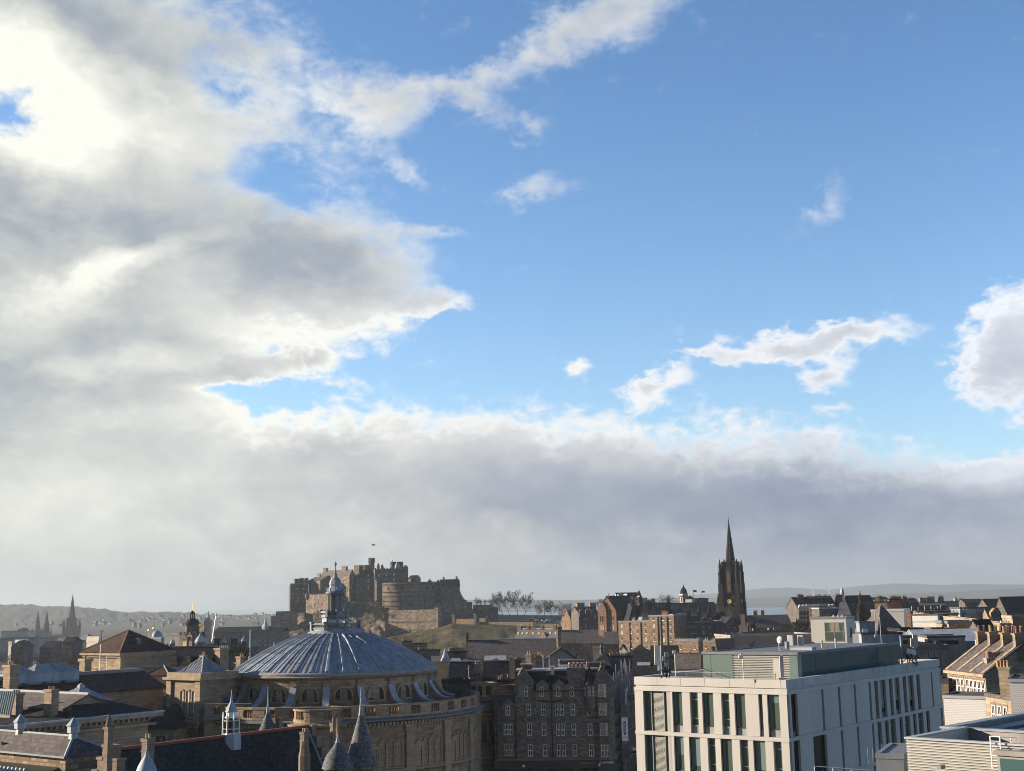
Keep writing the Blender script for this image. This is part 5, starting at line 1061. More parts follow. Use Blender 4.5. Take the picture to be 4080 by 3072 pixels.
 g = B('glass_roof_shed', 'white framed glass roof sloping left at the picture edge', 'roof light', 40, 2850, 158, 37, -60, 56, 6, 'sandstone'); g.walls(); m = MB(); m.slab([(-g.a, 0, g.h), (0, 0, g.h), (0, g.b, g.h+2.6), (-g.a, g.b, g.h+2.6)], .12); rr = part('roof', m, 'glass_teal', g.root)
 for i in range(12): x = -g.a*i/12; link('glazing_bar', MB().bar((x, 0, g.h+.06), (x, g.b, g.h+2.66), .07, 4).mesh('glazing_bar', 'white_lead'), rr)
 # long roof with four skylights
 b = B('skylight_range', 'long dark red slate roof with four slanted skylights and two lead lanterns', 'school', -40, 2792, 186, 36, -200, 650, 0, 'sandstone', a=12); rz = b.z_for(-6, b.y_for(200), 2704)-b.h; b.walls('y', rz); b.roof('y', rz, 'red_slate', .5, ridge='lead')
 for px, pt, pb in ((44, 2741, 2758), (126, 2734, 2752), (200, 2728, 2746), (275, 2722, 2740)):
  x, z = -b.a*.26, b.h+rz*.52; y = b.y_for(px, x, z); sl = math.atan2(rz, b.a/2); f = MB().box(-1.15, 1.15, -.95, .95, .15, .42); p_ = MB().box(-1.05, 1.05, -.85, .85, .42, .45)
  for i in range(6): f.box(-1.05+i*.42-.04, -1.05+i*.42+.04, -.85, .85, .42, .52)
  e = link('skylight', f.mesh('skylight', 'lead_dull'), b.root, (x, y, z), (0, 0, 0)); e.rotation_euler = (0, sl, PI/2) if False else Matrix(((0, math.cos(sl), math.sin(sl)), (1, 0, 0), (0, -math.sin(sl), math.cos(sl)))).to_euler(); link('pane', p_.mesh('pane', 'glass_pale'), e)
 for px, w in ((62, 2.4), (196, 4.0)):
  z = b.h+rz; y = b.y_for(px, -b.a/2, z); ll = part('roof_lantern', MB().box(-1.9, 1.9, -w, w, -.6, .75).box(-2.05, 2.05, -w-.15, w+.15, .6, .78), 'lead', b.root, loc=(-b.a/2, y, z)); i_ = 1.4
  link('lantern_roof', MB().add([(-1.9, -w, .78), (1.9, -w, .78), (1.9, w, .78), (-1.9, w, .78), (0, -w+i_+.3, 2.1), (0, w-i_-.3, 2.1)], [(0, 1, 4), (1, 2, 5, 4), (2, 3, 5), (3, 0, 4, 5)]).mesh('lantern_roof', 'lead'), ll)
  m = MB()
  for i in range(1, 9): yy = -w+i*2*w/9; m.bar((1.9, yy, .8), (.2, max(-w+i_+.3, min(w-i_-.3, yy)), 2.0), .05, 4); m.bar((-1.9, yy, .8), (-.2, max(-w+i_+.3, min(w-i_-.3, yy)), 2.0), .05, 4)
  for i in range(1, 6): x = -1.9+i*3.8/6; m.bar((x, -w, .8), (x*.15, -w+i_+.25, 2.0), .05, 4)
  link('seams', m.mesh('seams', 'white_lead'), ll)
 part('ridge_parapet', MB().box(-b.a/2-.5, -b.a/2+.5, 0, b.b, b.h+rz-.2, b.h+rz+.5), 'lead_dull', b.root)
 c = at_B('chimney_stack', 'broad sunlit stone chimney at the left edge of the picture', 'chimney', (P(38, 2720, 188).x, 188, 10), 37, 1.7, 1.4, P(38, 2660, 188).z-10); c.walls(); c.roof('flat', .15, 'trim_stone', .15, .2)
 for i in range(3): link('chimney_pot', pot_mesh('pot', .16, .6), c.root, (-.35-i*.5, .7, c.h+.2))
 c = at_B('chimney_stack', 'stone chimney left of the red pyramid roofed tower', 'chimney', (P(336, 2690, 215).x, 215, 8), 37, 1.45, 1.3, P(336, 2636, 215).z-8); c.walls(); c.roof('flat', .15, 'trim_stone', .2, .3)
 link('chimney_pot', pot_mesh('dressed_stone', .2, .6), c.root, (-.7, .6, c.h+.4))
 # pyramid roofed tower
 b = B('pyramid_roof_tower', 'square sandstone tower with arcaded sides under a low red slate pyramid roof', 'tower', 482, 2600, 235, 37, 342, 676, 0, 'sandstone'); b.walls(); zr = b.z_for(-b.a/2, b.b/2, 2511)-b.h; b.roof('pyr', zr, 'red_slate', 1.0, ridge='red_sandstone')
 part('cornice', MB().box(-b.a-.8, .8, -.8, b.b+.8, b.h-.5, b.h-.03).box(-b.a-.4, .4, -.4, b.b+.4, b.h-.9, b.h-.5), 'trim_stone', b.root)
 part('corner_pier', MB().box(-.9, .18, -.18, .9, 0, b.h-.9), 'trim_stone', b.root); part('corner_pier', MB().box(-b.a-.1, -b.a+1.0, -.18, .9, 0, b.h-.9), 'trim_stone', b.root); part('string_course', MB().box(-b.a, .15, -.15, b.b, b.h-2.9, b.h-2.6), 'trim_stone', b.root)
 for px in (383, 400, 418, 436, 455): u = b.x_for(px, 0, b.h-5); me, pn = win_mesh('arch_dark', .62, 3.3, True); w = link('arched_window', me, b.root, (u, -.02, b.h-6.6)); link('pane', pn, w)
 for i, px in enumerate((518, 548, 575, 602, 628)): u = b.y_for(px, 0, b.h-5); me, pn = win_mesh('arch' if i == 0 else 'arch_blind', .95, 3.4 if i == 0 else 2.6, True); w = link('arched_window', me, b.root, (.02, u, b.h-(7.0 if i == 0 else 5.6)), (0, 0, R(90))); link('pane', pn, w)
 x = -b.a*.18; part('roof_vent', MB().box(-.5, .5, -.4, .4, -.2, .7), 'lead_dull', b.root, loc=(-b.a*.16, b.b*.45, b.h+zr*.42))
 t = thing('scaffold_mast', 'thin pale ladder mast against the arcaded left side of the pyramid roofed tower', 'mast', P(397, 2680, 228)); m = MB().bar((0, 0, -2), (0, 0, 4.8), .07).bar((1.2, 0, -2), (1.2, 0, 3), .05)
 for i in range(8): m.bar((0, 0, -1.5+i*.6), (1.2, 0, -1.5+i*.6), .035)
 part('frame', m, 'pale_metal', t)
 # red roof wing right of it
 b = B('red_roof_wing', 'wing with a sunlit red slate roof, white gutter and toothed cornice left of the pavilion', 'school', 705, 2757, 222, 12, 462, None, 0, 'sandstone', b=12); b.walls(); b.roof('hipx', 4.2, 'red_slate', .8, ridge='lead_dull'); part('gutter', MB().box(-b.a-.8, .8, -1.0, -.6, b.h-.1, b.h+.25), 'white_lead', b.root); m = MB(); n = int(b.a/.8)
 for i in range(n): x = -b.a+i*b.a/n; m.box(x, x+.35, -.7, 0, b.h-.8, b.h-.3)
 part('dentil_band', m, 'trim_stone', b.root)
 for px in (500, 520, 540, 640): b.wp('f', px, 2778, 2792, 9, 'dark')
 b.chim(554, 588, 2768, 2870, y=-6, pots=4, d=1.5, ph=.5, pm='dressed_stone', pr=.12)
 l = B('lead_roof_block', 'pale lead seamed roof between the red tower and the pavilion', 'roof', 690, 2702, 228, 14, 622, None, 8, 'sandstone', b=7); l.walls('x', 1.5); l.roof('x', 1.5, 'lead', .2); m = MB()
 for i in range(9): x = -l.a*i/9; m.bar((x, -.1, l.h+.1), (x, l.b/2, l.h+1.8), .06, 4)
 part('seams', m, 'white_lead', l.root)
 b = B('low_cornice_block', 'small block with a sunlit white cornice tucked left of the pavilion', 'school', 700, 2800, 214, 22, 606, None, 0, 'sandstone', b=8); b.walls(); b.roof('hipx', 2.2, 'red_slate', .7); part('cornice', MB().box(-b.a-.7, .7, -.8, 0, b.h-.35, b.h-.02), 'white_lead', b.root); m = MB()
 for i in range(10): x = -b.a+i*b.a/10; m.box(x, x+.25, -.5, 0, b.h-.8, b.h-.37)
 part('dentil_band', m, 'trim_stone', b.root)
 for px in (630, 662): u = b.x_for(px, 0, b.h-2); me, pn = win_mesh('arch_dark', 1.3, 1.6, True); w = link('arched_window', me, b.root, (u, 0, b.h-2.9)); link('pane', pn, w)
 b = B('dark_slate_link', 'dark slate lean roof in shadow between the cornice block and the pavilion', 'building', 690, 2905, 196, 20, 560, None, 0, 'sandstone', b=9); b.walls(); b.roof('hipx', 3.4, 'slate', .3)
 for px in (632, 655): u = b.x_for(px, 0, b.h-2); me, pn = win_mesh('arch_dark', 1.0, 2.2, True); w = link('arched_window', me, b.root, (u, 0, b.h-3.2)); link('pane', pn, w)
 # roofs and chimneys between the red tower and the pavilion roof
 b = B('gabled_dark_house', 'dark slate roof with two small stone gables behind the pavilion roof', 'house', 830, 2665, 260, 6, 655, None, 0, 'old_town_dark', b=9); b.walls(); b.roof('x', 4.0, 'slate', .2, ridge='lead_dull')
 for px in (683, 737): x = b.x_for(px); part('dormer', MB().exty([(x-1.6, b.h-2), (x+1.6, b.h-2), (x+1.6, b.h), (x, b.h+2.6), (x-1.6, b.h)], -.3, 3), 'old_town_stone', b.root)
 b.chim(672, 700, 2607, pots=5, d=1, pr=.15); b.chim(723, 746, 2607, pots=5, d=1, pr=.15)
 c = B('chimney_stack', 'broad stone chimney with a row of pots right behind the pavilion roof apex', 'chimney', 877, 2590, 262, 35, 855, 912, 6, 'sandstone'); c.walls(); c.roof('flat', .15, 'trim_stone', .15, .25)
 for i in range(5): link('chimney_pot', pot_mesh('pot', .16, .62), c.root, (-.6, .5+i*.55, c.h+.3))
 c = B('chimney_stack', 'small stone chimney with three pots left of the pavilion roof apex', 'chimney', 812, 2618, 258, 30, 796, 824, 6, 'sandstone'); c.walls(); c.roof('flat', .1, 'trim_stone', .1, .2)
 for i in range(3): link('chimney_pot', pot_mesh('pot', .16, .75), c.root, (-.2-i*.3, .5, c.h+.25))
 c = B('chimney_stack', 'stepped stone chimney at the left rim of the dome', 'chimney', 958, 2622, 256, 35, 940, 978, 6, 'sandstone'); c.walls(); c.roof('flat', .1, 'trim_stone', .12, .2); m = MB().box(-c.a-.9, -c.a, .1, 1.0, -6, c.h-.9); part('shoulder', m, 'sandstone', c.root)
 for i in range(2): link('chimney_pot', pot_mesh('pot', .16, .55), c.root, (-.3, .4+i*.6, c.h+.25))
school()

def text(s, size, parent, loc, rot, m, name='lettering', ext=.01, align='CENTER'):
 cu = bpy.data.curves.new(name, 'FONT'); cu.body = s; cu.size = size; cu.extrude = ext; cu.align_x = align; cu.align_y = 'CENTER'; cu.materials.append(M[m])
 o = bpy.data.objects.new(name, cu); COL.objects.link(o); me = bpy.data.meshes.new_from_object(o.evaluated_get(C.evaluated_depsgraph_get())); bpy.data.objects.remove(o); return link(name, me, parent, loc, rot)
def potrow(b, px0, px1, pt, ptop, n, y, label=None, m='white_paint', pm='pot_red', d=.8, cap=True):     # long chimney with a row of pots; pt: its top, ptop: pot tops
 zr = b.h; xa, xb = b.x_for(px0, y, zr), b.x_for(px1, y, zr); x = (xa+xb)/2; w = xb-xa; zt = b.z_for(x, y, pt); zp = b.z_for(x, y, ptop)
 c = part('chimney', MB().box(-w/2, w/2, -d/2, d/2, -3, 0).box(-w/2-.1, w/2+.1, -d/2-.1, d/2+.1, -.25, 0), m, b.root, loc=(x, y, zt), label=label)
 h = max(.3, zp-zt)
 me = _memo(('rowpot', pm, round(h, 1), cap), lambda: MB().lathe([(.17, 0), (.15, h*.82)], 8).lathe([(.19, h*.80), (.17, h)], 8, m=1).mesh('chimney_pot', [pm, 'white_lead' if cap else pm]))
 for i in range(n): link('chimney_pot', me, c, (-w/2+w*(i+.5)/n, 0, 0))
 return c
# ------------------------------------------------------------------ the corner tenement and the street beside it
def tenement():
 Y = 217; b = B('corner_tenement', 'four storey grey stone corner tenement with gables, dormers and white sash windows over shopfronts', 'tenement', 2388, 2746, Y, 2, 2053, None, 0, 'tenement_stone', b=11); h = b.h
 zs = b.z_for(-5, 0, 3026)
 m = MB().box(-b.a, 0, 0, b.b, zs, h); x1 = b.x_for(2126); xg = (b.x_for(2083), b.z_for(b.x_for(2083), 0, 2665)); zg = b.z_for(-b.a, 0, 2722)
 part('wall', m, 'tenement_stone', b.root)
 g = MB().exty([(-b.a, h-.2), (x1, h-.2), (x1, zg), (xg[0], xg[1]), (-b.a, zg)], -.25, 6); part('gable', g, 'tenement_stone', b.root); sk = MB()
 for (xa, za), (xb, zb) in (((-b.a-.15, zg-.2), (xg[0], xg[1]+.1)), ((xg[0], xg[1]+.1), (x1+.15, zg-.2))): sk.bar((xa, -.1, za+.1), (xb, -.1, zb+.1), .18, 4)
 part('gable_coping', sk, 'dressed_stone', b.root)
 zr = b.z_for(-8, 5, 2668); r = MB().slab([(x1-1, -.25, h-.1), (0, -.25, h-.1), (0, 5, zr), (x1-2.4, 5, zr)], .2).slab([(0, 10.5, h), (-b.a, 10.5, h), (x1-2.4, 5, zr), (0, 5, zr)], .2); part('roof', r, 'slate', b.root); part('roof_flat', MB().box(-b.a, 0, 4.6, 9, zr-.2, zr+.12), 'white_lead', b.root)
 part('eaves_gutter', MB().box(x1, 0, -.42, -.22, h-.25, h-.05), 'iron', b.root)
 for px, ap in ((2161, 2707), (2227, 2707)):
  x = b.x_for(px); za = b.z_for(x, 0, ap); zd = b.z_for(x, 0, 2726); d = part('dormer', MB().exty([(x-1.05, h-1.6), (x+1.05, h-1.6), (x+1.05, zd), (x, za), (x-1.05, zd)], -.3, 3.2), 'dressed_stone', b.root)
  link('dormer_roof', MB().slab([(x-1.3, -.35, zd-.2), (x, -.35, za+.12), (x, 3.2, za+.12), (x-1.3, 3.2, zd-.2)][::-1], .12).slab([(x+1.3, -.35, zd-.2), (x, -.35, za+.12), (x, 3.2, za+.12), (x+1.3, 3.2, zd-.2)], .12).mesh('dormer_roof', 'slate'), d)
  b.wp('f', px, 2735, 2775, 17, 'sash', True).location.y = -.3
 # wallhead chimney above the third attic window
 x0, x2 = b.x_for(2264), b.x_for(2331); zt = b.z_for(x0, 0, 2662); c = part('wallhead_chimney', MB().box(x0, x2, -.3, 1.5, h-1.8, zt).box(x0-.15, x2+.15, -.45, 1.65, zt-.3, zt+.05).box(x0-.9, x0, -.3, .6, h-1.8, h+.9), 'tenement_stone', b.root)
 me = _memo('redpot', lambda: MB().lathe([(.22, 0), (.2, .62)], 8).lathe([(.25, .6), (.22, .82)], 8, m=1).mesh('chimney_pot', ['pot_red', 'white_lead']))
 for i in range(4): link('chimney_pot', me, c, (x0+(x2-x0)*(i+.5)/4, .5, zt+.05))
 b.wp('f', 2281, 2735, 2775, 17, 'sash', True).location.y = -.3
 # windows of the main front
 b.wp('f', 2099, 2736, 2775, 15, 'sash', True).location.y = -.25
 o = b.wp('f', 2078, 2736, 2775, 15, 'sash', True, 'boarded pale yellow window'); o.location.y = -.25; o.children[0].data = MB().box(-.3, .3, -.06, .01, .02, b.z_for(0, 0, 2736)-b.z_for(0, 0, 2775)).mesh('pane', 'concrete_tan')
 for y0, y1 in ((2804, 2851), (2883, 2931), (2966, 3014)):
  for px in (2108, 2166, 2222, 2240, 2284, 2349): b.wp('f', px+(y0-2804)*.02*(px-1250)/900, y0, y1, 17 if px not in (2222, 2240) else 14, 'sash', True)
 # drainpipes
 for px, t in ((2196, 2744), (2140, 2746), (2252, 2746), (2324, 2730)):
  x = b.x_for(px); part('drainpipe', MB().box(x-.09, x+.09, -.2, -.04, b.z_for(x, 0, 3024 if px == 2196 else 2792), b.z_for(x, 0, t)), 'iron', b.root)
 m = MB(); xs = [b.x_for(p) for p in (2140, 2196, 2252, 2324)]; zz = [b.z_for(xs[0], 0, p) for p in (2790, 2797, 2791, 2785)]
 for i in range(3): m.bar((xs[i], -.12, zz[i]), (xs[i+1], -.12, zz[i+1]), .09, 4)
 part('drainpipe', m, 'iron', b.root)
 # conical turret and canted bay at the right corner
 x = b.x_for(2350, -.2); zb = b.z_for(x, 0, 2727); za = b.z_for(x, 0, 2653); r = .86
 t = part('turret', MB().lathe([(.1, h-4.2), (r*.8, h-3.2), (r, h-2.9), (r, zb)], 16, x, -.1), 'dressed_stone', b.root); link('turret_roof', MB().lathe([(r*1.18, zb-.05), (r*.6, zb+(za-zb)*.42), (.08, za)], 16, x, -.1).mesh('turret_roof', 'slate', 40), t); link('finial', MB().cyl(x, -.1, za-.1, za+.7, .05, .02, 6).mesh('finial', 'iron'), t)
 for a in (-60, -8, 42): me, pn = win_mesh('sash', .42, 1.5, True); w = link('window', me, t, (x+r*math.sin(R(a)), -.1-r*math.cos(R(a)), b.z_for(x, 0, 2773)), (0, 0, R(a)))
 # right gabled corner block (canted)
 x0 = .0; xe = b.x_for(2443, 2.2) if False else None
 k = at_B('corner_block', 'x', 'tenement', b.world(0, 0, 0), 10, 0, 0, h)
 bpy.data.objects.remove(k.root)
 wR = (2443-2367)*Y/FPX; z0 = b.z_for(0, 0, 2723); zA = b.z_for(-.2, 0, 2652); xl = b.x_for(2367); xr = xl+wR
 part('corner_bay', MB().prism([(xl, 0), (xl+.7, -.55), (xr-.9, -.55), (xr, .6), (xr, b.b), (xl, b.b)], zs, b.z_for(xl, 0, 2778)), 'tenement_stone', b.root)
 part('corner_gable', MB().exty([(xl, b.z_for(xl, 0, 2778)), (xr-.1, b.z_for(xl, 0, 2778)), (xr-.1, z0), ((xl+xr)/2-.3, zA), (xl, z0)], -.7, .1).extx([(.0, b.z_for(xl, 0, 2778)), (b.b, b.z_for(xl, 0, 2778)), (b.b, z0), (0, z0)], xl, xr-.1), 'tenement_stone', b.root)
 xm = (xl+xr)/2-.3; m = MB()
 for xa, xb in ((xl-.1, xm), (xm, xr)): m.bar((xa, -.62, z0 if xa < xm else zA+.1), (xb, -.62, zA+.1 if xb == xm else z0), .16, 4)
 part('gable_coping', m, 'dressed_stone', b.root); part('gable_finial', MB().lathe([(.1, zA), (.2, zA+.3), (.05, zA+.8)], 8, xm, -.6), 'iron', b.root)
 part('corner_roof', MB().slab([(xl-.1, -.6, z0), (xl-.1, 9, z0), (xm, 9, zA), (xm, -.6, zA)][::-1], .15).slab([(xr, 9, z0), (xr, -.6, z0), (xm, -.6, zA), (xm, 9, zA)][::-1], .15), 'slate', b.root)
 for y0, y1, yy in ((2724, 2775, -.7), (2800, 2849, -.55), (2880, 2930, -.55), (2965, 3014, -.55)):
  for px in (2393, 2411): b.wp('f', px+(y0-2724)*.024, y0, y1, 13, 'sash', True).location.y = yy-.02
 for yy in (2862, 2787): part('string_course', MB().box(xl+.6, xr-.8, -.72, -.5, b.z_for(xl, 0, yy+6), b.z_for(xl, 0, yy)), 'dressed_stone', b.root)
 # lower wing at the left
 xl2 = b.x_for(1975)-.3; zw = b.z_for(xl2, 0, 2826); part('lower_wing', MB().box(xl2, -b.a, .15, 8, zs, zw), 'tenement_stone', b.root); part('lower_roof', MB().slab([(xl2, 0, zw), (-b.a, 0, zw), (-b.a, 3.5, b.z_for(xl2, 3.5, 2770)), (xl2, 3.5, b.z_for(xl2, 3.5, 2770))], .15), 'slate_worn', b.root)
 part('back_wall', MB().box(xl2-.6, -b.a+.1, 3.5, 8, zw, b.z_for(xl2, 3.5, 2738)).box(xl2-.6, -b.a, 3.3, 8, b.z_for(xl2, 3.5, 2737), b.z_for(xl2, 3.5, 2731)), 'rubble', b.root)
 x = b.x_for(2024); zd = b.z_for(x, 0, 2808); za = b.z_for(x, 0, 2783); part('dormer', MB().exty([(x-1.1, zw-1.7), (x+1.1, zw-1.7), (x+1.1, zd), (x, za), (x-1.1, zd)], -.1, 2.5), 'dressed_stone', b.root); b.wp('f', 2024, 2812, 2851, 16, 'sash', True).location.y = -.12
 for y0, y1 in ((2885, 2929), (2967, 3011)):
  for px in (2015, 2034): b.wp('f', px+(y0-2885)*.015, y0, y1, 14, 'sash', True).location.y = .13
 part('drainpipe', MB().box(b.x_for(1978)-.08, b.x_for(1978)+.08, -.1, .1, 0, zw), 'iron', b.root); part('drainpipe', MB().box(-b.a-.1, -b.a+.1, -.2, .1, 0, zw-.3), 'iron', b.root)
 # shopfronts
 part('shop_cornice', MB().box(xl2, xl+.6, -.6, .2, zs-.05, zs+.3).prism([(xl+.5, -.9), (xr-.9, -.9), (xr+.2, .5), (xr, .8), (xl+.5, .3)], zs-.05, zs+.3), 'dressed_stone', b.root)
 sf = part('shopfront', MB().box(xl2, xl+.6, -.25, .3, 0, zs-.05).prism([(xl+.5, -.65), (xr-.95, -.65), (xr, .5), (xr, 3), (xl+.5, 3)], 0, zs-.05), 'paint_dark', b.root)
 for p0, p1 in ((1985, 2045), (2066, 2128), (2140, 2210), (2225, 2292), (2300, 2372)): xa, xb = b.x_for(p0), b.x_for(p1); link('shop_window', MB().box(xa, xb, -.32, -.24, .6, zs-1.3).mesh('shop_window', 'glass'), sf)
 text('HERBALISTS', .5, sf, (b.x_for(2329), -.30, zs-.62), (R(90), 0, 0), 'concrete_tan'); text('NAPIERS', .62, sf, (b.x_for(2409, -.7), -.70, zs-.50), (R(90), 0, 0), 'white_paint')
 for px in (2080, 2379): link('shop_lamp', MB().lathe([(.05, 0), (.22, .15), (.22, .35), (.05, .5)], 8).mesh('shop_lamp', 'white_plain'), sf, (b.x_for(px), -.6, zs-1.1))
 # chimneys behind
 potrow(b, 2228, 2331, 2647, 2627, 14, 9.5, 'long white chimney with capped red pots'); potrow(b, 2338, 2412, 2654, 2637, 11, 7.5, 'long chimney with eleven capped red pots', 'dressed_stone'); 
 x0, x1_ = b.x_for(2077, 6), b.x_for(2122, 6); part('brick_parapet', MB().box(x0, x1_, 6, 6.8, zr-1.5, b.z_for(x0, 6, 2650)), 'red_brick', b.root); part('brick_coping', MB().box(x0-.15, x1_+.15, 5.9, 6.9, b.z_for(x0, 6, 2650), b.z_for(x0, 6, 2645)), 'white_lead', b.root)
 x0, x1_ = b.x_for(2196, 4), b.x_for(2210, 4); part('white_chimney', MB().box(x0, x1_, 3.6, 4.8, zr-1.8, b.z_for(x0, 4, 2656)).box(x0-.12, x1_+.12, 3.5, 4.9, b.z_for(x0, 4, 2658), b.z_for(x0, 4, 2654)), 'harling', b.root)
 # hall with a dark hipped roof and iron finial behind
 q = B('dark_hall', 'hall with a steep dark slate roof and tall iron finial behind the corner tenement', 'hall', 2450, 2690, 262, 18, 2310, None, 0, 'tenement_stone', b=14); q.walls(); q.roof('hipx', 4.2, 'slate', .3)
 x = q.x_for(2397, 7, q.h+4); zz = q.h+4.2; part('finial', MB().lathe([(.5, zz-.3), (.3, zz+.6), (.45, zz+.8), (.16, zz+1.6), (.26, zz+1.9), (.05, q.z_for(x, 7, 2562))], 8, x, 7), 'iron', q.root)
 # street: scaffolding on the next front, far street front, banner, van
 s = B('scaffolded_tenement', 'dark tenement wrapped in scaffolding on the narrow street beside the corner shop', 'tenement', 2447, 2752, 232, 78, 2440, None, 0, 'old_town_dark', b=.5, a=.5)
 p0, p1 = P(2452, 2760, 226), P(2500, 2745, 268); z1 = p0.z; d = Vector((p1.x-p0.x, p1.y-p0.y, 0)); L = d.length; s.root.location = (p0.x, p0.y, 0); ang = math.atan2(d.y, d.x); s.root.rotation_euler = (0, 0, ang)
 part('wall', MB().box(0, L, .9, 9, 0, z1-1).extx([(.9, z1-1), (9, z1-1), (5, z1+3)], 0, L), 'old_town_dark', s.root)
 sc = thing('scaffolding', 'metal scaffolding with planked decks climbing the dark street front', 'scaffolding', (p0.x, p0.y, 0)); sc.rotation_euler = (0, 0, ang); rnd = random.Random(3)
 for i in range(13):
  x = i*L/12
  for y in (-.9, .4): part('standard', MB().bar((x, y, 0), (x, y, z1+rnd.uniform(.5, 5.0)), .06, 5), 'lead_dull', sc)
 for k in range(8):
  z = 1.5+k*2.05
  part('ledger', MB().bar((0, -.9, z+1), (L, -.9, z+1), .05, 4).bar((0, -.9, z+.1), (L, -.9, z+.1), .05, 4).bar((0, .4, z+.1), (L, .4, z+.1), .05, 4), 'iron', sc); part('deck', MB().box(0, L, -1, .5, z, z+.08), 'bark', sc)
  if k % 2: part('brace', MB().bar((L*.1*k, -.95, z), (L*.1*k+3, -.95, z+2), .05, 4), 'grey_metal', sc)
 part('sheet', MB().box(L*.28, L*.45, -1.05, -.95, z1-3.2, z1-.4), 'paint_blue', sc); part('sheet', MB().box(L*.46, L*.52, -1.06, -.96, z1-1.2, z1-.3), 'copper_green', sc)
 s2 = B('street_front', 'dark red brown street front between the scaffolding and the white office block', 'tenement', 2512, 2790, 275, 40, 2470, 2560, 0, 'red_sandstone'); s2.walls(); s2.roof('flat', .5, 'slate', .1); part('doorcase', MB().box(-3, -2, -.1, 0, 0, 3), 'paint_dark', s2.root)
 for r_ in (2815, 2850, 2890, 2930):
  for px in (2490, 2505): s2.wp('f', px, r_, r_+20, 6, 'dark')
 bn = P(2491, 2952, 214); t = thing('banner_sign', 'white vertical banner with a blue lettered panel hanging over the street', 'sign', bn); w, hh = 1.02, 3.65
 part('panel', MB().box(-w/2, w/2, -.04, .04, 0, hh), 'white_plain', t); pl = MB(); n = 10; ws = .21; pts = [(ws*math.cos(PI*i/n), 3.1-ws+ws*math.sin(PI*i/n)) for i in range(n+1)]+[(-ws*math.cos(PI*i/n), .95+ws-ws*math.sin(PI*i/n)) for i in range(n+1)]
 em = part('blue_panel', pl.exty(pts, -.07, -.04), 'paint_blue', t); text('BLASTING', .36, em, (0, -.08, 2.02), (R(90), R(90), 0), 'white_plain')
 part('small_print', MB().box(-.42, .42, -.06, -.04, .62, .67).box(-.4, .4, -.06, -.04, .45, .49).box(-.38, .38, -.06, -.04, .3, .34), 'paint_blue', t); part('bracket', MB().bar((-.5, .1, hh+.1), (1.5, .1, hh+.1), .04).bar((0, 0, -.5), (0, 0, .05), .06), 'pale_metal', t); part('brace', MB().bar((.5, .1, 1.6), (1.8, 0, 2.4), .05), 'pale_metal', t)
 vp = P(2531, 3031, 262); v = thing('van', 'white van with one red tail light driving away down the dark street', 'van', (vp.x, vp.y, max(vp.z, 0)), -8)
 part('body', MB().extx([(0, .4), (5, .4), (5, 1.2), (4.2, 1.5), (3.6, 2.3), (.1, 2.35), (0, 2.0)], -.95, .95), 'car_white', v); part('rear_window', MB().box(-.8, .8, -.03, .02, 1.35, 1.95), 'glass', v); part('bumper', MB().box(-.95, .95, -.12, .05, .3, .6), 'car_dark', v); part('lower_panel', MB().box(-.93, .93, -.02, .02, .6, 1.25), 'car_dark', v)
 part('tail_light', MB().box(-.95, -.72, -.05, .02, .85, 1.15), 'tail_light', v)
 for x in (-.85, .85):
  for y in (.9, 4.0): part('wheel', MB().bar((x-.1, y, .33), (x+.1, y, .33), .34, 12), 'black', v)
tenement()

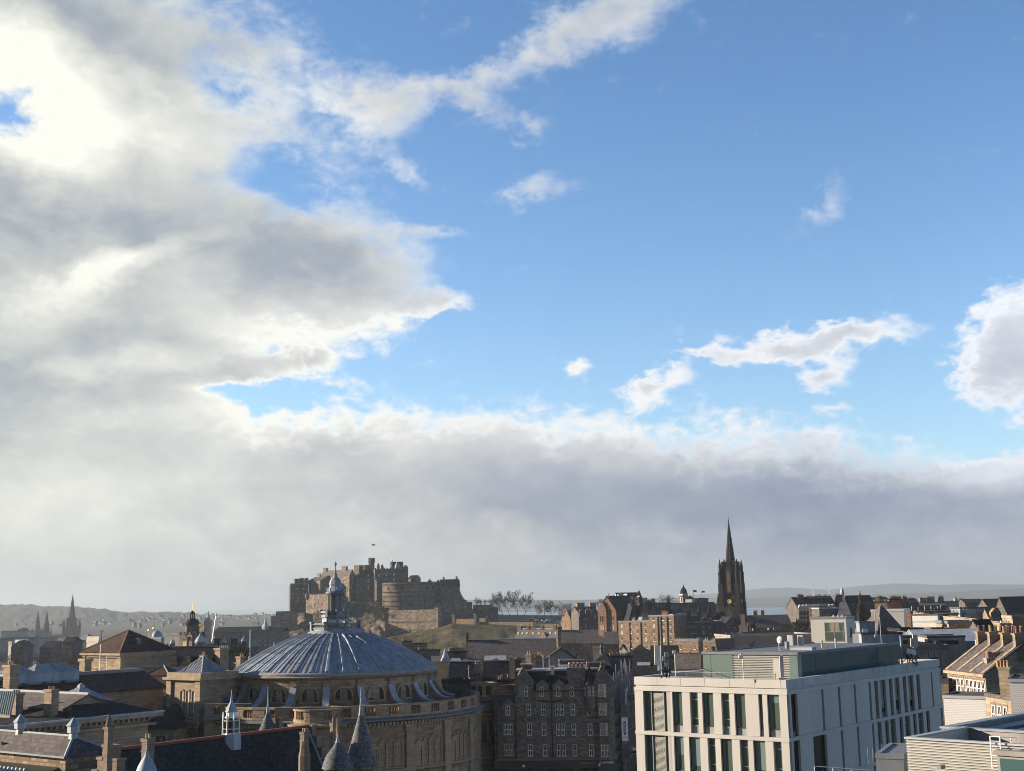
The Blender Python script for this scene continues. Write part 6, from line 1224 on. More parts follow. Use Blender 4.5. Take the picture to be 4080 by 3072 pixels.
# ------------------------------------------------------------------ the white office block
def office():
 b = B('office_block', 'white panelled modern office block with tall dark window slots and a glazed rooftop storey', 'office block', 3131, 2710, 118, 37, 2526, 3742, 0, 'panel_white'); h = b.h; rec = .38
 zf = lambda py: b.z_for(0, 0, py); z_w = [zf(2769), zf(2941)]; st = z_w[0]-z_w[1]+(zf(2941)-zf(2957)); bandh = zf(2941)-zf(2957)
 part('core', MB().box(-b.a+rec, -rec, rec, b.b-rec, 0, h-.9), 'paint_dark', b.root)
 part('parapet', MB().box(-b.a, 0, 0, .5, zf(2744), h).box(-.5, 0, .5, b.b-.5, zf(2744), h).box(-b.a, -b.a+.5, .5, b.b-.5, zf(2744), h).box(-b.a, 0, b.b-.5, b.b, zf(2744), h), 'panel_white', b.root)
 part('roof', MB().box(-b.a+.5, -.5, .5, b.b-.5, h-1.1, h-.7), 'roof_felt', b.root)
 part('ledge', MB().box(-b.a+.1, .0, .12, .5, zf(2753), zf(2744)).box(-.5, -.12, .5, b.b-.1, zf(2753), zf(2744)), 'panel_white', b.root)
 floors = []; z = z_w[0]
 for k in range(4):
  floors.append((z-st+bandh, z)); part('floor_band', MB().box(-b.a-.02, .06, -.06, .5, z, z+bandh).box(-.5, .06, .5, b.b, z, z+bandh), 'panel_white', b.root)
  # dark shadow joint
  z -= st
 part('base_panel', MB().box(-b.a, 0, 0, .5, 0, z+bandh).box(-.5, 0, .5, b.b, 0, z+bandh), 'panel_white', b.root)
 # joints in the parapet
 for i in range(1, 7):
  x = -b.a+i*b.a/6.2; part('joint', MB().box(x-.012, x+.012, -.004, .01, zf(2743), h-.01), 'roof_felt', b.root)
 for i in range(1, 12): y = i*b.b/12; part('joint', MB().box(-.01, .004, y-.015, y+.015, zf(2743), h-.01), 'roof_felt', b.root)
 blinds = random.Random(5)
 def window(face, u0, u1, z0, z1, kind, k):
  w = u1-u0; zs = z0+.18*(z1-z0) if face == 'f' else z0+.12*(z1-z0); f = MB()
  loc, rz = ((u0, 0, 0), 0) if face == 'f' else ((0, u0, 0), 90)
  q = .06 if w > .5 else .03; f.box(0, w, rec-.14, rec-.10, z0, z1) if False else None
  f.box(0, q, rec-.16, rec-.04, z0, z1).box(w-q, w, rec-.16, rec-.04, z0, z1).box(q, w-q, rec-.16, rec-.04, z1-.06, z1).box(q, w-q, rec-.16, rec-.04, zs-.04, zs+.04)
  if kind == 'bars': f.box(q, w-q, rec-.14, rec-.06, lerp(zs, z1, .78)-.03, lerp(zs, z1, .78)+.03).box(q, w-q, rec-.14, rec-.06, lerp(zs, z1, .22)-.03, lerp(zs, z1, .22)+.03)
  o = part('window', f, 'grey_metal' if kind == 'bars' else 'paint_dark', b.root, loc=loc, rot=(0, 0, R(rz)))
  link('pane', MB().box(q, w-q, rec-.08, rec-.05, zs, z1-.05).mesh('pane', 'glass_green' if kind != 'mirror' else 'glass'), o)
  link('spandrel', MB().box(q, w-q, rec-.10, rec-.05, z0, zs-.04).mesh('spandrel', 'grey_metal' if face == 'f' else 'lead_dull'), o)
  if face == 'r' and k in (6, 8, 10): link('blind', MB().box(q, w-q, rec-.09, rec-.082, lerp(zs, z1, (.12, .3, .2)[(k-6)//2]), z1-.06).mesh('blind', 'concrete_tan'), o)  # tan sheets, not real blinds: reflections of sunlit buildings put in as colour
  if kind in ('blind', 'jamb') and w > .6:
   zb = lerp(zs, z1, blinds.choice((.15, .45, .65, .75))); link('blind', MB().box(q, q+w*.22, rec-.085, rec-.082, zs, z1-.06).mesh('blind', 'green_panel'), o)
   if kind == 'blind': link('blind', MB().box(q+w*.22, w-q, rec-.086, rec-.083, zb, z1-.06).mesh('blind', 'green_panel'), o)
 # front rows: window spans in photo columns (measured at the head of each row)
 F = [[(2677, 2716), (2747, 2779), (2796, 2840), (2872, 2904), (2924, 2967), (3020, 3036), (3055, 3103)], [(2684, 2723), (2744, 2788), (2818, 2849), (2870, 2915), (2946, 2980), (3000, 3048), (3080, 3113)],
         [(2690, 2729), (2760, 2792), (2810, 2854), (2886, 2918), (2938, 2981), (3034, 3050)], [(2684, 2723), (2744, 2788), (2818, 2849), (2870, 2915), (2946, 2980)]]
 bay = (-b.a+.95, b.x_for(2669, 0, floors[0][1]))
 for k, row in enumerate(F):
  z0, z1 = floors[k]; xs = [(b.x_for(p, 0, z1 if k < 2 else floors[0][1]), b.x_for(q, 0, z1 if k < 2 else floors[0][1])) for p, q in row]; prev = bay[1]
  for i, (xa, xb) in enumerate(xs):
   if xa-prev > .05: part('panel', MB().box(prev, xa, -.0, rec+.1, z0+.015, z1-.015), 'panel_white', b.root)
   window('f', xa, xb, z0, z1, ('jamb', 'bars', 'jamb', 'bars', 'jamb', 'plain', 'blind')[i] if k == 0 else ('blind', 'blind', 'bars', 'jamb', 'bars', 'blind', 'bars')[i], i); prev = xb
  part('panel', MB().box(prev, 0, 0, rec+.1, z0+.015, z1-.015), 'panel_white', b.root)
 # glazed corner bay with a maze patterned screen
 z0, z1 = floors[3][0], floors[0][1]; part('corner_pier', MB().box(-b.a, bay[0], 0, 1, z0, z1), 'panel_white', b.root); rnd = random.Random(9)
 part('bay_reveal', MB().box(bay[1]-.42, bay[1]-.03, .05, 1.2, z0, z1), 'panel_stain', b.root)
 for k in range(4):
  a0, a1 = floors[k][0]-.1, floors[k][1]; w = bay[1]-.45-bay[0]; gl = part('bay_window', MB().box(bay[0], bay[1]-.45, .34, .37, a0, a1), 'glass_green', b.root)
  f = MB()
  for x in (bay[0], bay[0]+w*.30, bay[0]+w*.84, bay[1]-.5): f.box(x, x+.07, .18, .34, a0, a1)
  f.box(bay[0], bay[1]-.45, .18, .34, a0-.12, a0+.12); link('bay_frame', f.mesh('bay_frame', 'grey_metal'), gl)
  mz = MB(); xa, xb = bay[0]+w*.30+.1, bay[0]+w*.84-.03; nx, nz = 13, 34; dx, dz = (xb-xa)/nx, (a1-a0-.3)/nz
  for j in range(nz):
   i = 0
   while i < nx:
    l = rnd.randint(2, 7); e = min(nx, i+l); z = a0+.15+j*dz; mz.box(xa+i*dx+.01, xa+e*dx-.02, .28, .31, z, z+dz*.42)
    if rnd.random() < .5: mz.box(xa+e*dx-.03, xa+e*dx, .28, .31, z, z+dz)
    i = e
  link('patterned_screen', mz.mesh('patterned_screen', 'pale_metal'), gl)
 # right hand face: slots
 S = [[(3151, 3175), (3272, 3280), (3338, 3346), (3401, 3408), (3460, 3468), (3483, 3496), (3506, 3527), (3541, 3554), (3563, 3582), (3596, 3609), (3617, 3637), (3650, 3663), (3708, 3713)],
         [(3162, 3187), (3240, 3292), (3350, 3358), (3414, 3421), (3474, 3481), (3496, 3511), (3525, 3540), (3547, 3567), (3582, 3596), (3605, 3624), (3637, 3650), (3658, 3677), (3690, 3702), (3747, 3752)], [(3151, 3175), (3272, 3280), (3338, 3346), (3401, 3408), (3460, 3468), (3506, 3527), (3563, 3582)], []]
 for k, row in enumerate(S):
  z0, z1 = floors[k]; prev = 0
  for i, (p, q) in enumerate(row):
   ya, yb = b.y_for(p, 0, z1 if k < 2 else floors[0][1]), b.y_for(q, 0, z1 if k < 2 else floors[0][1]); 
   n = max(1, round((ya-prev)/3.2))
   for j in range(n): part('panel', MB().box(-rec-.1, 0, lerp(prev, ya, j/n)+.012, lerp(prev, ya, (j+1)/n)-.012, z0+.015, z1-.015), 'panel_white', b.root)
   window('r', ya, yb, z0, z1, 'bars' if i in (5, 7, 9, 11) else 'mirror', i); prev = yb
  part('panel', MB().box(-rec-.1, 0, prev, b.b, z0+.015, z1-.015), 'panel_white', b.root)
 part('far_side', MB().box(-b.a, -b.a+.3, 1, b.b, 0, z_w[0]), 'panel_white', b.root); part('back_side', MB().box(-b.a, 0, b.b-.3, b.b, 0, z_w[0]), 'panel_white', b.root)
 # rooftop storey
 zr = h-.72
 q = P(3176, 2604, 125); lo = b.local(q); pa = (lo.x, lo.y); pt = q.z-b.o.z
 def xat(px, y): return b.x_for(px, y, pt)
 def yat(px, x): return b.y_for(px, x, pt)
 xL = xat(2800, pa[1]); yR = yat(3582, pa[0]); x1, x2 = xat(2916, pa[1]), xat(3144, pa[1])
 ph = part('rooftop_storey', MB().box(xL+.15, pa[0]-.15, pa[1]+.15, yR, zr, pt-.15), 'grey_metal', b.root)
 link('roof_slab', MB().box(xL-.1, pa[0]+.1, pa[1]-.1, yR+.1, pt-.15, pt).box(xL-.1, pa[0]+.1, pa[1]-.1, pa[1]+.1, pt, pt+.12).box(pa[0]-.1, pa[0]+.1, pa[1]+.1, yR+.1, pt, pt+.12).box(xL-.1, xL+.1, pa[1]+.1, yR, pt, pt+.12).mesh('roof_slab', 'lead_dull'), ph)
 xm = xL+(x1-xL)*.27
 for u0, u1 in ((xL, xm-.02), (xm+.02, x1), (x2, pa[0])): link('green_panel', MB().box(u0, u1, pa[1], pa[1]+.15, zr+.1, pt-.16).mesh('green_panel', 'green_panel'), ph)
 link('green_panel', MB().box(pa[0]-.15, pa[0], pa[1]+.15, pa[1]+.9, zr+.1, pt-.16).mesh('green_panel', 'green_panel'), ph)
 lv = MB(); n = 15
 for i in range(n): z = zr+.1+i*(pt-.3-zr)/n; dz = (pt-.3-zr)/n; lv.extx([(pa[1]+.14, z), (pa[1]-.02, z+dz*.15), (pa[1]-.02, z+dz*.30), (pa[1]+.14, z+dz*.75)], x1, x2)
 link('louvre', lv.mesh('louvre', 'pale_metal'), ph)
 ny = 8
 for i in range(ny): y0, y1 = lerp(pa[1]+.9, yR, i/ny), lerp(pa[1]+.9, yR, (i+1)/ny); link('glass_panel', MB().box(pa[0]-.13, pa[0]-.02, y0+.025, y1-.025, zr+.1, pt-.16).mesh('glass_panel', 'glass_teal'), ph)
 dr = MB().box(x2-1.7, x2-1.0, pa[1]-.08, pa[1]-.03, zr, pt-.55); link('louvre_door', dr.mesh('louvre_door', 'pale_metal'), ph)
 # stained upstand along the right parapet
 part('stained_parapet', MB().box(-.03, .012, .6, yR-.0, zf(2743)+.02, h+.012), 'panel_stain', b.root)
 # guard rail
 rail = thing('guard_rail', 'grey tubular guard rail along the front edge of the office roof', 'railing', b.world(0, 0, h-.72), b.yaw); xr0, xr1 = b.x_for(2668, .9), b.x_for(3090, .9)
 part('top_rail', MB().bar((xr0, .9, 1.25), (xr1, .9, 1.15), .035, 6), 'grey_metal', rail); part('lower_rail', MB().bar((xr0, .9, .75), (xr1, .9, .70), .025, 6), 'grey_metal', rail)
 for i in range(7): x = lerp(xr0, xr1, i/6); part('post', MB().bar((x, .9, 0), (x, .9, 1.25), .035, 6).box(x-.15, x+.15, .6, 1.2, 0, .12), 'grey_metal', rail)
 part('side_rail', MB().bar((xr0, .9, 1.25), (xr0, 9, 1.25), .03, 6).bar((xr0, .9, .7), (xr0, 9, .7), .025, 6), 'grey_metal', rail)
 # roof furniture: each a thing of its own
 def on(px, py, Y): return P(px, py, Y)
 p = on(2633, 2688, 119); t = thing('antenna_cluster', 'pair of tall white antenna panels at the left corner of the office roof', 'antenna', p); k = 119/FPX
 for px, t0, t1 in ((2618, 2574, 2650), (2630, 2578, 2672)): part('antenna_panel', MB().box((px-2633)*k-.16, (px-2633)*k+.10, -.1, .12, (2688-t1)*k, (2688-t0)*k), 'white_plain', t)
 part('mast', MB().bar((.1, .3, -.4), (.1, .3, 2.6), .05).bar((.75, .3, -.4), (.75, .3, 1.9), .04).bar((-.3, .3, .4), (1.2, .3, .4), .05).bar((-.2, .3, 1.2), (1.2, .3, 1.2), .03), 'grey_metal', t)
 for x, z in ((.35, 1.2), (.55, .7), (.55, 1.55)): part('radio_box', MB().box(x-.12, x+.16, .1, .35, z, z+.4), 'white_lead', t)
 m = MB(); rnd = random.Random(2)
 for i in range(16): x = rnd.uniform(-.1, .9); m.bar((x, .2, rnd.uniform(0, .8)), (x+rnd.uniform(-.4, .4), .3, rnd.uniform(-.4, .2)), .03, 4)
 part('cables', m, 'iron', t)
 p = on(2691, 2680, 118.5); t = thing('camera_post', 'small camera on a short post beside the antenna cluster', 'camera', p); part('post', MB().bar((0, 0, -.3), (0, 0, 1.75), .03), 'pale_metal', t); part('camera', MB().box(-.16, .12, -.1, .1, 1.7, 1.95), 'white_plain', t)
 p = on(2963, 2700, 120); t = thing('camera_post', 'camera on a pale post in front of the louvred rooftop wall', 'camera', p); part('post', MB().bar((0, 0, -.2), (0, 0, 2.1), .045, 6), 'pale_metal', t); part('camera', MB().box(-.35, -.02, -.12, .12, 1.75, 2.05), 'white_plain', t); part('hood', MB().lathe([(.14, 2.02), (.12, 2.14), (.02, 2.22)], 8, -.1, 0), 'grey_metal', t)
 p = on(3117, 2704, 120.5); t = thing('roof_antenna', 'white upright antenna panel in front of the louvres near the roof corner', 'antenna', p); part('panel', MB().box(-.16, .16, -.06, .1, .1, 2.05), 'panel_white', t); part('bracket', MB().bar((.05, .15, -.3), (.05, .15, 2.15), .04).box(-.3, .5, 0, .4, -.25, .05), 'grey_metal', t)
 p = on(3106, 2595, 131); t = thing('satellite_dish', 'round white satellite dish on the office rooftop storey', 'satellite dish', p); r = .34
 part('dish', MB().lathe([(.02, .12), (r*.6, .05), (r, -.08), (r, -.11), (r*.6, .0), (.02, .07)], 24, caps=False), 'white_plain', t, True, (0, 0, 1.13), (R(84), 0, R(-52))); part('stand', MB().bar((0, .1, -.4), (0, .1, 1.1), .04).box(-.4, .9, -.1, .5, -.4, -.28), 'grey_metal', t)
 for px, lab in ((3152, 'left of the two white antenna boxes behind the satellite dish'), (3192, 'right of the two white antenna boxes behind the satellite dish')):
  p = on(px, 2572, 140); t = thing('antenna_box', lab, 'antenna', p, 30); part('casing', MB().box(-.26, .26, -.2, .2, 0, 1.1), 'panel_white', t); part('pole', MB().bar((-.3, 0, -1.6), (-.3, 0, 1.1), .05), 'white_plain', t)
 p = on(3137, 2585, 138); t = thing('antenna_box', 'small grey antenna drum right beside the satellite dish', 'antenna', p); part('drum', MB().cyl(0, 0, 0, .75, .25), 'grey_metal', t); part('pole', MB().bar((0, 0, -1.5), (0, 0, 0), .05), 'grey_metal', t)
 for px, py, hh, mt, lab in ((3276, 2585, .8, 'ochre', 'yellowish vent pipe on the office rooftop storey'), (3331, 2582, .9, 'white_lead', 'pale vent pipe right of the yellowish one on the office rooftop storey')):
  p = on(px, py, 137); t = thing('vent_pipe', lab, 'pipe', p); part('pipe', MB().cyl(0, 0, -.5, hh, .10, .10, 8), mt, t); part('cowl', MB().lathe([(.13, hh-.1), (.13, hh+.02), (.03, hh+.1)], 8), mt, t)
 p = on(3200, 2590, 133); t = thing('roof_box', 'low white plant box lying on the office rooftop storey', 'plant box', p, 37); part('casing', MB().box(-1.2, 1.2, -.5, .5, -.3, .28), 'white_lead', t); part('lid', MB().box(-1.25, 1.25, -.55, .55, .28, .33), 'pale_metal', t)
 p = on(3630, 2640, 143); t = thing('antenna_mast', 'lattice antenna mast with a tall white panel at the far end of the office roof', 'antenna', p); k = 143/FPX
 part('mast', MB().bar(((3595-3630)*k, 0, -.4), ((3595-3630)*k, 0, 2.9), .09, 8), 'grey_metal', t); part('antenna_panel', MB().box(.35, .85, -.15, .15, 1.6, 3.0).box(.1, .3, -.1, .1, 1.7, 2.6), 'panel_white', t)
 for x, z in ((-.25, .95), (.15, .9), (.45, .8)): part('radio_box', MB().box(x-.15, x+.15, -.15, .15, z, z+.55), 'white_plain', t)
 m = MB()
 for i in range(20): x = rnd.uniform(-.5, .7); m.bar((x, 0, rnd.uniform(.2, 1.6)), (x+rnd.uniform(-.5, .5), .1, rnd.uniform(-.4, .8)), .035, 4)
 m.bar((-.9, 0, 1.1), (.6, 0, -.3), .05).bar((-.9, 0, .1), (.5, 0, 1.2), .05).bar((.55, 0, -.4), (.55, 0, 2.9), .06); part('lattice', m, 'iron', t)
 # terrace canopy and railing at the foot of the right face
 c = B('plant_housing', 'grey metal plant housing beside the corrugated building at the bottom edge', 'plant housing', 3600, 3025, 88, 24, 3490, 3650, 6, 'lead_dull'); c.walls(); c.roof('flat', .1, 'lead_dull', .05)
 p = P(3460, 3030, 112); t = thing('terrace_rail', 'thin dark terrace railing against the shaded face of the office block', 'railing', p, -53); m = MB()
 part('top_rail', MB().bar((0, 0, 1.0), (4.2, 0, 1.0), .03), 'grey_metal', t); part('lower_rail', MB().bar((0, 0, .5), (4.2, 0, .5), .02), 'grey_metal', t)
 for i in range(5): part('post', MB().bar((i*1.05, 0, -.3), (i*1.05, 0, 1.0), .03), 'grey_metal', t)
 p = P(3247, 3090, 100); t = thing('terrace_rail', 'pale handrail crossing the bottom edge in front of the double door', 'railing', p, 0); part('top_rail', MB().bar((0, 0, .68), (3.9, -1, .42), .035), 'pale_metal', t)
 for i in range(4): part('post', MB().bar((i*1.3, -i*.33, -1), (i*1.3, -i*.33, .66-i*.085), .035), 'pale_metal', t)
office()

# ------------------------------------------------------------------ bottom right corner and right hand rooftops
def corrugated():
 b = B('corrugated_building', 'pale corrugated metal building cut by the bottom right corner of the picture', 'building', 4180, 2972, 71, 44, 3609, None, 0, 'pale_metal', b=7.5); h = b.h
 m = MB(); n = 40; z0 = h-6.2; dz = (h-.12-z0)/n
 for i in range(n): z = z0+i*dz; m.extx([(.12, z), (-.02, z+dz*.18), (-.02, z+dz*.50), (.06, z+dz*.72), (.12, z+dz)], -b.a, 0)
 part('cladding', m.box(-b.a, 0, .12, .3, 0, h-.1).box(-b.a, 0, .0, .12, 0, z0), 'pale_metal', b.root); part('side_wall', MB().box(-b.a, -b.a+.3, .3, b.b, 0, h-.1).box(-.3, 0, .3, b.b, 0, h-.1), 'pale_metal', b.root)
 part('coping', MB().box(-b.a-.08, 0, -.08, .38, h-.1, h).box(-b.a-.08, -b.a+.38, .38, b.b, h-.1, h), 'white_lead', b.root); part('roof', MB().box(-b.a+.3, -.3, .3, b.b, h-1.5, h-1.3), 'roof_felt', b.root)
 y0 = b.b; zt = b.z_for(b.x_for(3752, y0), y0, 2902); xa = b.x_for(3752, y0)
 u = part('upper_block', MB().box(xa, 6, y0, y0+.35, 0, zt).box(xa, xa+.35, y0+.35, y0+17, 0, zt).box(xa+.35, 6, y0+.35, y0+17, 0, zt-.5), 'concrete', b.root); link('upper_coping', MB().box(xa-.1, 6.1, y0-.1, y0+.5, zt, zt+.12).box(xa-.1, xa+.6, y0+.5, y0+17, zt, zt+.12).mesh('upper_coping', 'lead'), u); link('upper_roof', MB().box(xa+.6, 6, y0+.5, y0+17, zt-.5, zt-.4).mesh('upper_roof', 'roof_felt'), u)
 link('gutter', MB().box(xa+1.0, xa+1.35, y0+.5, y0+17, zt-.4, zt-.2).mesh('gutter', 'lead'), u); link('roof_bar', MB().bar((xa+3, y0+.5, zt-.3), (xa+3, y0+17, zt-.3), .07).mesh('roof_bar', 'pale_metal'), u)
 # caged ladder
 x = b.x_for(3945, -.3); t = thing('caged_ladder', 'white tubular ladder frame at the top of the corrugated wall', 'ladder', b.world(x, -.25, h-1.4), b.yaw); 
 for dx in (0, .55, .95, 1.3): part('upright', MB().bar((dx, 0 if dx < .6 else .5, 0), (dx, 0 if dx < .6 else .5, 1.75), .035, 6), 'white_plain', t)
 part('hoop', MB().bar((0, 0, 1.75), (.55, 0, 1.75), .03).bar((.55, 0, 1.75), (1.3, .5, 1.72), .03).bar((.55, 0, .9), (1.3, .5, .9), .025), 'white_plain', t)
 for k in range(6): part('rung', MB().bar((0, 0, .2+k*.26), (.55, 0, .2+k*.26), .018), 'white_plain', t)
 p = P(3755, 3060, 71.5); t = thing('wall_lamp', 'small bulkhead lamp casting a long shadow on the corrugated wall', 'lamp', p, b.yaw); part('casing', MB().box(-.1, .12, -.42, .1, -.02, .16), 'lead_dull', t); part('bracket', MB().box(-.45, -.1, -.05, .05, -.05, -.02).bar((-.45, 0, -.04), (-.45, 0, -.6), .025), 'white_lead', t)
 p = B('glass_plant_room', 'dark glazed plant room with a sloping rooflight at the bottom right corner', 'building', 4200, 3024, 66, 44, 3972, None, 0, 'concrete', b=3); p.walls(); part('coping', MB().box(-p.a-.1, .1, -.15, .4, p.h, p.h+.25), 'concrete', p.root); part('window', MB().box(-p.a+.15, 0, -.04, .02, p.h-3, p.h-.15), 'glass_teal', p.root)
 part('rooflight', MB().add([(-1.9, .6, p.h+.2), (2, .6, p.h+.2), (2, 2.6, p.h+.2), (-1.9, 2.6, p.h+.2), (-1.4, 1.0, p.h+.75), (2, 1.0, p.h+.75), (2, 2.2, p.h+.75), (-1.4, 2.2, p.h+.75)], [(0, 1, 5, 4), (1, 2, 6, 5), (2, 3, 7, 6), (3, 0, 4, 7), (4, 5, 6, 7)]), 'glass_teal', p.root)
corrugated()
def right_side():
 masonry('mesh_screen', (.92, .86, .76), .04, .22, .22, .05, .6, .10, .3, bump=.1, mdark=.66)
 def box(name, label, cat, px, py, Y, yaw, pl, pr, wm, zb=0, roof='flat', rh=.4, rm='roof_felt', b=None, oh=.1, group=None, ridge=None):
  q = B(name, label, cat, px, py, Y, yaw, pl, pr, zb, wm, group, b=b); q.walls(roof if roof in ('x', 'y') else None, rh); q.roof(roof, rh, rm, oh, ridge=ridge); return q
 # screens and the Georgian terrace
 q = box('mesh_screen_box', 'white perforated screen box behind the office block, nearer the middle', 'plant screen', 3926, 2783, 176, 34, 3758, 3972, 'mesh_screen', rm='roof_felt', rh=.2); part('coping', MB().box(-q.a-.1, .12, -.14, .25, q.h-.1, q.h+.3), 'white_lead', q.root)
 q = box('mesh_screen_box', 'white perforated screen box at the right edge of the picture', 'plant screen', 4180, 2716, 160, 24, 4020, None, 'mesh_screen', b=9, rm='roof_felt', rh=.2); part('coping', MB().box(-q.a-.1, .12, -.14, .25, q.h-.1, q.h+.3), 'white_lead', q.root)
 q = B('georgian_terrace', 'stone terrace with a sunlit top storey and slate roof crossed by potted chimney walls', 'terrace', 3925, 2684, 190, 84, 3773, 4160, 0, 'georgian_stone'); q.b = 15; q.walls('x', 5.0); q.roof('x', 5.0, 'slate_worn', .3)
 part('cornice', MB().box(-q.a-.2, .3, -.55, 0, q.h-.55, q.h-.1), 'trim_stone', q.root); part('string_course', MB().box(-q.a, .1, -.2, 0, q.h-4.6, q.h-4.3), 'trim_stone', q.root)
 for i in range(9):
  x = -q.a+1.3+i*(q.a-2.4)/8.3+(.5 if i > 3 else 0)
  for z, hh in ((q.h-3.4, 2.3), (q.h-7.6, 2.5), (q.h-11.6, 2.4)): q.win('f', x, z, 1.05, hh, 'sash', True)
 for i, x in enumerate((-q.a+.4, -q.a*.66, -q.a*.33, -.4)):
  zc = q.h+5.0+1.1; m = MB().box(-.4, .4, 0, 4.4, -4, 0).box(-.55, .55, -.15, 4.55, -.2, .05); c = part('chimney', m, 'georgian_stone', q.root, loc=(x, 5.0, zc-.5)); n = 5
  for j in range(n): link('chimney_pot', pot_mesh('pot' if (i+j) % 3 else 'pot_red', .2, .95), c, (0, .45+j*.88, .05))
  part('skew', MB().slab([(x-.4, -.3, q.h+.1), (x+.4, -.3, q.h+.1), (x+.4, 7.5, q.h+5.4), (x-.4, 7.5, q.h+5.4)], .3), 'georgian_stone', q.root)
 gw = B('gable_wall', 'long dark rendered gable wall topped by a crowded row of orange chimney pots', 'chimney wall', 4200, 2622, 192, 2, 3932, None, 0, 'concrete_tan', b=1.4); gw.walls(); part('coping', MB().box(-gw.a-.1, .1, -.1, 1.5, gw.h, gw.h+.15), 'concrete', gw.root); rnd = random.Random(6)
 for j in range(2):
  for i in range(22): x = -gw.a+.3+i*(gw.a-.4)/22; link('chimney_pot', pot_mesh(rnd.choice(('pot', 'pot_red', 'pot', 'dressed_stone')), .17, rnd.choice((.85, .95, 1.05))), gw.root, (x, .4+j*.6, gw.h+.15))
 q = box('terrace_extension', 'lower stone house with one sunlit window joined to the right of the Georgian terrace', 'house', 4030, 2792, 168, 84, 3926, 4100, 'georgian_stone', rh=.3, rm='slate_worn')
 for i in range(3):
  x = -q.a+2+i*(q.a-3.5)/2.2; q.win('f', x, q.h-3.2, 1.05, 2.3, 'sash', True)
 c = box('chimney_stack', 'tall broad sunlit chimney with four orange pots in front of the dark gable wall', 'chimney', 4021, 2668, 172, 30, 3977, 4030, 'georgian_stone', rm='trim_stone', rh=.1)
 for i in range(4): link('chimney_pot', pot_mesh('pot', .2, .85), c.root, (-.2-i*.42, .5, c.h+.3))
 box('brick_yellow_block', 'low tan block wedged between the office block and the Georgian terrace', 'building', 3778, 2720, 200, 20, 3745, None, 'georgian_stone', b=6)
 # concrete building behind the office block
 q = box('concrete_library', 'weathered concrete building with panel joints and a dark roof ledge behind the office block', 'library', 3768, 2586, 225, 12, 3560, 3800, 'concrete', rh=.5, oh=.5); m = MB()
 for i in range(9): x = -q.a+i*q.a/9; part('panel_joint', MB().box(x-.05, x+.05, -.03, .02, 0, q.h-.4), 'roof_felt', q.root)
 for z in (q.h-3, q.h-6): part('panel_joint', MB().box(-q.a, 0, -.03, .02, z, z+.07), 'roof_felt', q.root)
 x = q.x_for(3720); part('opening', MB().box(x-.7, x+.7, -.05, .1, q.h-3.6, q.h-1.4), 'black', q.root)
 for p0, p1, t, lab, Y in ((3518, 3636, 2540, 'pale concrete roof block with a dark slot left of the antenna mast', 245), (3695, 3845, 2540, 'pale concrete roof block with a dark slot right of the antenna mast', 250)):
  q = box('slotted_roof_block', lab, 'roof block', p1, t, Y, 6, p0, None, 'concrete', rh=.2, b=9); x0, x1 = q.x_for(lerp(p0, p1, .28)), q.x_for(lerp(p0, p1, .82)); part('slot', MB().box(x0, x1, -.05, .1, q.h-1.3, q.h-.5), 'black', q.root)
 q = box('blue_roof_hall', 'low blue grey metal roof with a shallow pitch below the stone parapet block', 'hall', 3945, 2556, 262, 4, 3662, None, 'lead_dull', roof='x', rh=2.2, rm='lead', b=16)
 for px, t, w, lab in ((3902, 2550, 20, 'white ventilation cabinet on the blue grey roof'), (3930, 2552, 24, 'wider white ventilation cabinet right of the first on the blue grey roof'), (3990, 2545, 26, 'pale blue plant box near the glass roof')):
  p = P(px, t+28, 246); k = 246/FPX; t_ = thing('vent_cabinet', lab, 'plant box', p, 10); part('casing', MB().box(-w*k/2, w*k/2, 0, 1.4, -.6, 28*k), 'white_lead', t_); part('louvre', MB().box(-w*k*.35, w*k*.35, -.04, .0, 9*k, 20*k), 'grey_metal', t_)
 q = box('glazed_roof_hall', 'hall with a steep glazed roof of pale panes and white bars at the right edge', 'hall', 4200, 2596, 232, 3, 3992, None, 'concrete', rh=.1, b=9, rm='lead'); zt = q.z_for(-5, 8, 2535)
 m = MB().slab([(-q.a, 0, q.h+.1), (0, 0, q.h+.1), (0, 8, zt), (-q.a+1.4, 8, zt)], .12); r = part('glass_roof', m, 'glass_pale', q.root)
 for i in range(18): x0 = -q.a+i*q.a/18; x1 = -q.a+1.4+i*(q.a-1.4)/18; link('glazing_bar', MB().bar((x0, 0, q.h+.15), (x1, 8, zt+.05), .10, 4).mesh('glazing_bar', 'white_lead'), r)
 for t in (.25, .45, .62): link('purlin', MB().bar((-q.a+1.4*t, 8*t, lerp(q.h+.1, zt, t)+.05), (0, 8*t, lerp(q.h+.1, zt, t)+.05), .08, 4).mesh('purlin', 'grey_metal'), r)
 # white stair tower and grey boxes beyond the office roof
 q = box('stair_tower', 'white rendered stair tower with a large divided window beyond the office roof', 'tower', 3370, 2465, 232, 30, 3229, 3404, 'panel_white', rm='lead_dull', rh=.12, oh=.12); x0, x1 = q.x_for(3283), q.x_for(3359); z0, z1 = q.z_for(x0, 0, 2556), q.z_for(x0, 0, 2480)
